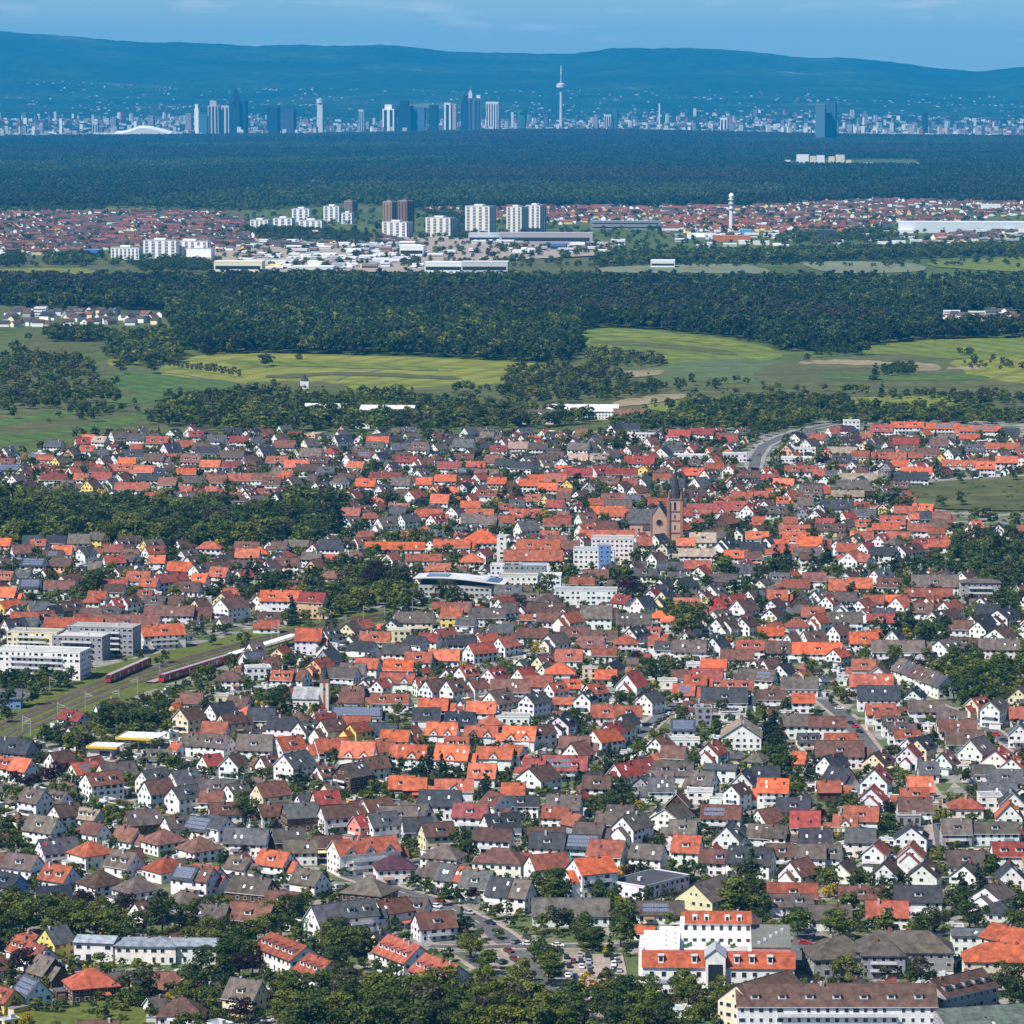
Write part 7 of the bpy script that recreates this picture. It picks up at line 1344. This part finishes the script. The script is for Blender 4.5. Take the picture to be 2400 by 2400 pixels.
# ---- masses of trees: points with instanced crowns
def proto_collection(name, meshes):
    c = bpy.data.collections.new(name)
    for i, me in enumerate(meshes): o = bpy.data.objects.new(f'{name}_{i:02d}', me); c.objects.link(o)
    return c
def tree_mass(name, pts, coll, label, cat):
    """pts: (x, y, z, sx, sz, idx)"""
    me = bpy.data.meshes.new(name); A = np.array(pts, dtype=np.float32); me.vertices.add(len(A)); me.vertices.foreach_set('co', A[:, :3].ravel())
    at = me.attributes.new('scl', 'FLOAT_VECTOR', 'POINT'); at.data.foreach_set('vector', np.stack([A[:, 3], A[:, 3], A[:, 4]], 1).ravel())
    at = me.attributes.new('rot', 'FLOAT_VECTOR', 'POINT'); rz = np.zeros((len(A), 3), np.float32); rz[:, 2] = np.random.uniform(0, 6.283, len(A)); at.data.foreach_set('vector', rz.ravel())
    at = me.attributes.new('idx', 'INT', 'POINT'); at.data.foreach_set('value', A[:, 5].astype(np.int32)); me.update()
    o = mesh_obj(name, me); tag(o, label, cat, kind='stuff')
    ng = bpy.data.node_groups.new(name, 'GeometryNodeTree'); ng.interface.new_socket('Geometry', in_out='INPUT', socket_type='NodeSocketGeometry'); ng.interface.new_socket('Geometry', in_out='OUTPUT', socket_type='NodeSocketGeometry')
    N = ng.nodes; gi, go = N.new('NodeGroupInput'), N.new('NodeGroupOutput'); ci = N.new('GeometryNodeCollectionInfo'); ci.inputs['Collection'].default_value = coll; ci.inputs['Separate Children'].default_value = True; ci.inputs['Reset Children'].default_value = True
    ip = N.new('GeometryNodeInstanceOnPoints'); ip.inputs['Pick Instance'].default_value = True
    def named(nm, tp): q = N.new('GeometryNodeInputNamedAttribute'); q.data_type = tp; q.inputs['Name'].default_value = nm; return q.outputs[0]
    ng.links.new(gi.outputs[0], ip.inputs['Points']); ng.links.new(ci.outputs[0], ip.inputs['Instance']); ng.links.new(named('idx', 'INT'), ip.inputs['Instance Index']); ng.links.new(named('scl', 'FLOAT_VECTOR'), ip.inputs['Scale'])
    er = N.new('FunctionNodeEulerToRotation'); ng.links.new(named('rot', 'FLOAT_VECTOR'), er.inputs[0]); ng.links.new(er.outputs[0], ip.inputs['Rotation']); ng.links.new(ip.outputs[0], go.inputs[0])
    md = o.modifiers.new('instances', 'NODES'); md.node_group = ng; return o
LOW = {k: leaf_mesh('crown', round_lobes(200+i, 8), 30, .062, LEAF[k], 200+i) for i, k in enumerate('rdlb')}
LOWF = leaf_mesh('crown', round_lobes(220, 8), 30, .062, LEAF['f'], 220); LOWG = leaf_mesh('crown', round_lobes(222, 8), 30, .062, LEAF['g'], 222)
LOW2 = leaf_mesh('crown', round_lobes(210, 8), 30, .062, LEAF['d'], 211); LOWC = leaf_mesh('crown', cone_lobes(215, 8), 22, .05, LEAF['c'], 215)
kinds = ['r', 'd', 'l', 'b', 'd2', 'c', 'p', 'y', 's0', 's1']
PC = proto_collection('tree_kinds', [LOW['r'], LOW['d'], LOW['l'], LOW['b'], LOW2, LOWC, CROWN['p'][0], CROWN['y'][0], CROWN['s'][0], CROWN['s'][1], LOWF, LOWG])
IDX = dict(r=0, d=1, l=2, b=3, c=5, p=6, y=7)
mass = [(x, y, 0, h*w, h, IDX[k] if k != 'd' or rt.random() < .6 else 4) for x, y, h, k, w in REST]
# low hedges and bushes in the gardens
for _ in range(9000):
    Y = 1190+(3200-1190)*rt.random(); X = rt.uniform(-.150, .150)*Y; u, v = PX(X, Y)
    if not inpoly(u, v, TOWN) or not gfree(X, Y, .3) or (inpoly(u, v, VERGE) and rt.random() < .9): continue
    h = rt.uniform(1.0, 2.6); mass.append((X, Y, -.1, h*rt.uniform(.9, 1.5), h, rt.choice((8, 9, 8, 9, 2))))
tree_mass('town_greenery', mass, PC, 'smaller garden trees, hedges and bushes between the houses', 'trees')

# ---- hedgerows, copses and the woods beyond
cops = []
for poly, sp, lo, hi, kd in [
  ([(330,985),(420,950),(560,930),(640,925),(760,945),(900,935),(1000,950),(1200,960),(1260,970),(1410,985),(1300,1005),(1000,1010),(560,1018),(420,1005)], 13.5, 7, 17, 'rrrddlb'),
  ([(1170,880),(1290,862),(1430,872),(1490,890),(1460,905),(1300,920),(1180,918)], 18, 6, 13, 'rrdb'),([(1170,915),(1320,925),(1560,905),(1560,925),(1380,945),(1180,950)], 18, 7, 13, 'rdd'),
  ([(-40,850),(60,835),(200,850),(240,880),(150,905),(60,900),(-40,920)], 20, 8, 16, 'rrdbl'),([(70,905),(280,905),(300,935),(200,950),(40,965),(-40,960),(-40,930)], 21, 7, 14, 'rrdb'),([(150,965),(230,950),(300,965),(180,985)], 14, 6, 10, 'rdd'),
  ([(100,790),(230,788),(240,802),(120,802)], 12, 14, 20, 'ddr'),([(240,800),(420,790),(430,850),(300,862),(250,840)], 15, 11, 20, 'rrddl'),([(1350,820),(1560,845),(1560,862),(1380,860)], 14, 6, 12, 'bbrl'),
  ([(1430,1000),(1560,985),(1700,975),(1850,960),(1980,962),(2170,968),(2260,972),(2420,978),(2420,992),(1900,1004),(1750,1012),(1450,1018)], 13, 7, 15, 'rrddl'),([(1560,960),(1760,945),(1900,938),(2000,945),(1900,960),(1600,980)], 14, 8, 13, 'rdd'),
  ([(2190,940),(2280,930),(2400,935),(2420,950),(2220,955)], 16, 7, 12, 'rdb'),([(1740,1050),(1760,1010),(1830,995),(1900,990),(1880,1005),(1800,1030)], 10, 6, 10, 'dd'),
  ([(1400,612),(1700,600),(2420,582),(2420,600),(2000,612),(1800,618),(1410,626)], 15, 13, 20, 'ddr'),([(0,604),(50,600),(60,625),(0,628)], 16, 10, 16, 'dd'),([(110,602),(210,602),(215,622),(110,624)], 15, 10, 16, 'dr'),([(320,630),(420,610),(500,625),(500,640),(330,640)], 16, 9, 15, 'dd'),
  ([(560,540),(760,545),(900,565),(900,575),(640,570)], 22, 10, 17, 'dd'),([(1060,555),(1120,552),(1120,560),(1050,562)], 20, 10, 16, 'dd'),([(1880,540),(2110,545),(2110,560),(1960,575),(1800,570)], 24, 9, 15, 'dr'),([(1000,500),(1090,498),(1090,540),(1070,555),(1000,500)], 25, 10, 16, 'dd'),
  ([(60,492),(250,488),(250,496),(60,502)], 30, 12, 18, 'd'),([(2250,845),(2420,848),(2420,870),(2260,866)], 22, 4, 9, 'bbr'),([(1900,830),(2000,826),(2030,834),(1900,840)], 16, 8, 14, 'd'),([(2070,868),(2150,866),(2150,878),(2070,880)], 12, 8, 12, 'd')]:
    scatter(poly, sp, lo, hi, kd, cops, wide=1.15)
for _ in range(2200):                                   # scattered trees in the far town
    u, v = rt.uniform(-20, 2420), rt.uniform(490, 630)
    X, Y = G(u, v); h = rt.uniform(8, 15); cops.append((X, Y, h, rt.choice('rdd'), 1.2)) if rt.random() < .8 else None
for _ in range(420):
    u, v = rt.uniform(-20, 2420), rt.uniform(845, 1000); X, Y = G(u, v); cops.append((X, Y, rt.uniform(3, 9), rt.choice('rddb'), 1.2)) if not any(inpoly(u, v, p) for k_, p in FIELDS[1:19]) else None
for i in range(16): X, Y = G(395+i*11, 862+i*1.6); cops.append((X, Y, rt.uniform(8, 12), 'b', .7))
cops = [t for t in cops if gfree(t[0], t[1], 2)]
tree_mass('copse_trees', [(x, y, 0, h*w, h, IDX[k] if k != 'd' or rt.random() < .6 else 4) for x, y, h, k, w in cops], PC, 'hedgerows, copses and scattered trees in the fields', 'trees')
wood = []
WOOD = [(-60,668),(300,672),(700,666),(1200,668),(1700,672),(2100,672),(2460,668),(2460,790),(2200,796),(2050,808),(1990,826),(1830,824),(1790,806),(1700,792),(1560,776),(1430,768),(1352,776),(1350,835),(1330,852),(1190,848),(1000,836),(820,832),(600,828),(480,834),(420,812),(410,770),(330,735),(160,728),(-60,715)]
scatter(WOOD, 12.0, 10, 27, 'rdddddbb', wood, jitter=.6, wide=.95)
pts = []
for x, y, h, k, w in wood:
    nz = math.sin(x*.006+1.3*math.sin(y*.004))+math.sin(y*.0052+x*.003)
    k = 'b' if nz > 1.0 and rt.random() < .55 else ('r' if nz < -.6 and rt.random() < .6 else ('d' if rt.random() < .8 else k))
    u, v = PX(x, y)
    if (60 < u < 400 and 728 < v < 772) or (2190 < u < 2400 and 735 < v < 778): continue
    pts.append((x, y, 0, h*w, h, 11 if k == 'b' else rt.choice((0, 1, 1)) if k == 'r' else 10 if rt.random() < .7 else rt.choice((4, 1, 0, 5))))
tree_mass('wood', pts, PC, 'broad mixed wood between the fields and the far town', 'wood')
# far forest: patches of crowns
def patch_mesh(name, seed, n, mats):
    rg = random.Random(seed); lobes = []
    for i in range(n):
        x, y = rg.uniform(-.5, .5), rg.uniform(-.5, .5); h = rg.uniform(.13, .22); lobes.append((x, y, h*.65, rg.uniform(.05, .085), h*.42))
    return leaf_mesh(name, lobes, 26, .026, LEAF[mats], seed, jit=.4)
PF = proto_collection('forest_patches', [patch_mesh('patch', 300+i, 46, k) for i, k in enumerate('fffdfg')])
FAR = [(-80,326),(500,322),(1000,320),(1600,320),(2480,326),(2480,478),(2200,474),(2060,468),(1900,476),(1700,488),(1300,486),(1000,492),(800,478),(640,492),(400,492),(200,486),(-80,494)]
P = [G(u, v) for u, v in FAR]; pts = []; S = 82.0
ys = [p[1] for p in P]; y = min(ys)
while y < max(ys):
    hw = y*.14; x = -hw
    while x < hw:
        u, v = PX(x, y)
        if inpoly(x, y, P) and not (1825 < u < 2180 and 374 < v < 394) and not (1060 < u < 1240 and 337 < v < 341):
            nz = math.sin(x*.0018+1.7*math.sin(y*.0011))+math.sin(y*.0017-x*.0008)
            hump = 24*math.exp(-((u-1330)/420)**2)*min(1, max(0, (y-15500)/4000)); pts.append((x+rt.uniform(-12, 12), y+rt.uniform(-12, 12), hump, S*1.25, S*rt.uniform(1.0, 1.3), 5 if nz > 1.1 else rt.choice((0, 1, 2, 4)) if nz > -1 else 3))
        x += S
    y += S
tree_mass('far_forest', pts, PF, 'wide dark forest belt in front of the city skyline', 'forest')
sand = poly_obj('forest_clearing', [(1070,337.5),(1110,337),(1230,337.5),(1230,341),(1160,340.5),(1070,341.5)], FM['ta'], 1.5)

# ================================================================== haze
mb = bpy.data.meshes.new('haze'); X0, X1, Y0, Y1, Z0, Z1 = -14500, 14500, -3500, 46500, -40, 900
mb.from_pydata([(X0,Y0,Z0),(X1,Y0,Z0),(X1,Y1,Z0),(X0,Y1,Z0),(X0,Y0,Z1),(X1,Y0,Z1),(X1,Y1,Z1),(X0,Y1,Z1)], [], [(3,2,1,0),(4,5,6,7),(0,1,5,4),(1,2,6,5),(2,3,7,6),(3,0,4,7)])
hm = bpy.data.materials.new('haze'); hm.use_nodes = True; nt = hm.node_tree; nt.nodes.clear()
pv = nt.nodes.new('ShaderNodeVolumePrincipled'); pv.inputs['Color'].default_value = (0.02, 0.46, 0.97, 1); pv.inputs['Density'].default_value = 2.6e-5; pv.inputs['Anisotropy'].default_value = 0.0
pv.inputs['Absorption Color'].default_value = (0, 0, 0, 1)
ou = nt.nodes.new('ShaderNodeOutputMaterial'); nt.links.new(pv.outputs[0], ou.inputs['Volume']); mb.materials.append(hm)
tag(mesh_obj('haze', mb), 'blue summer haze over the whole landscape', 'haze', kind='stuff')
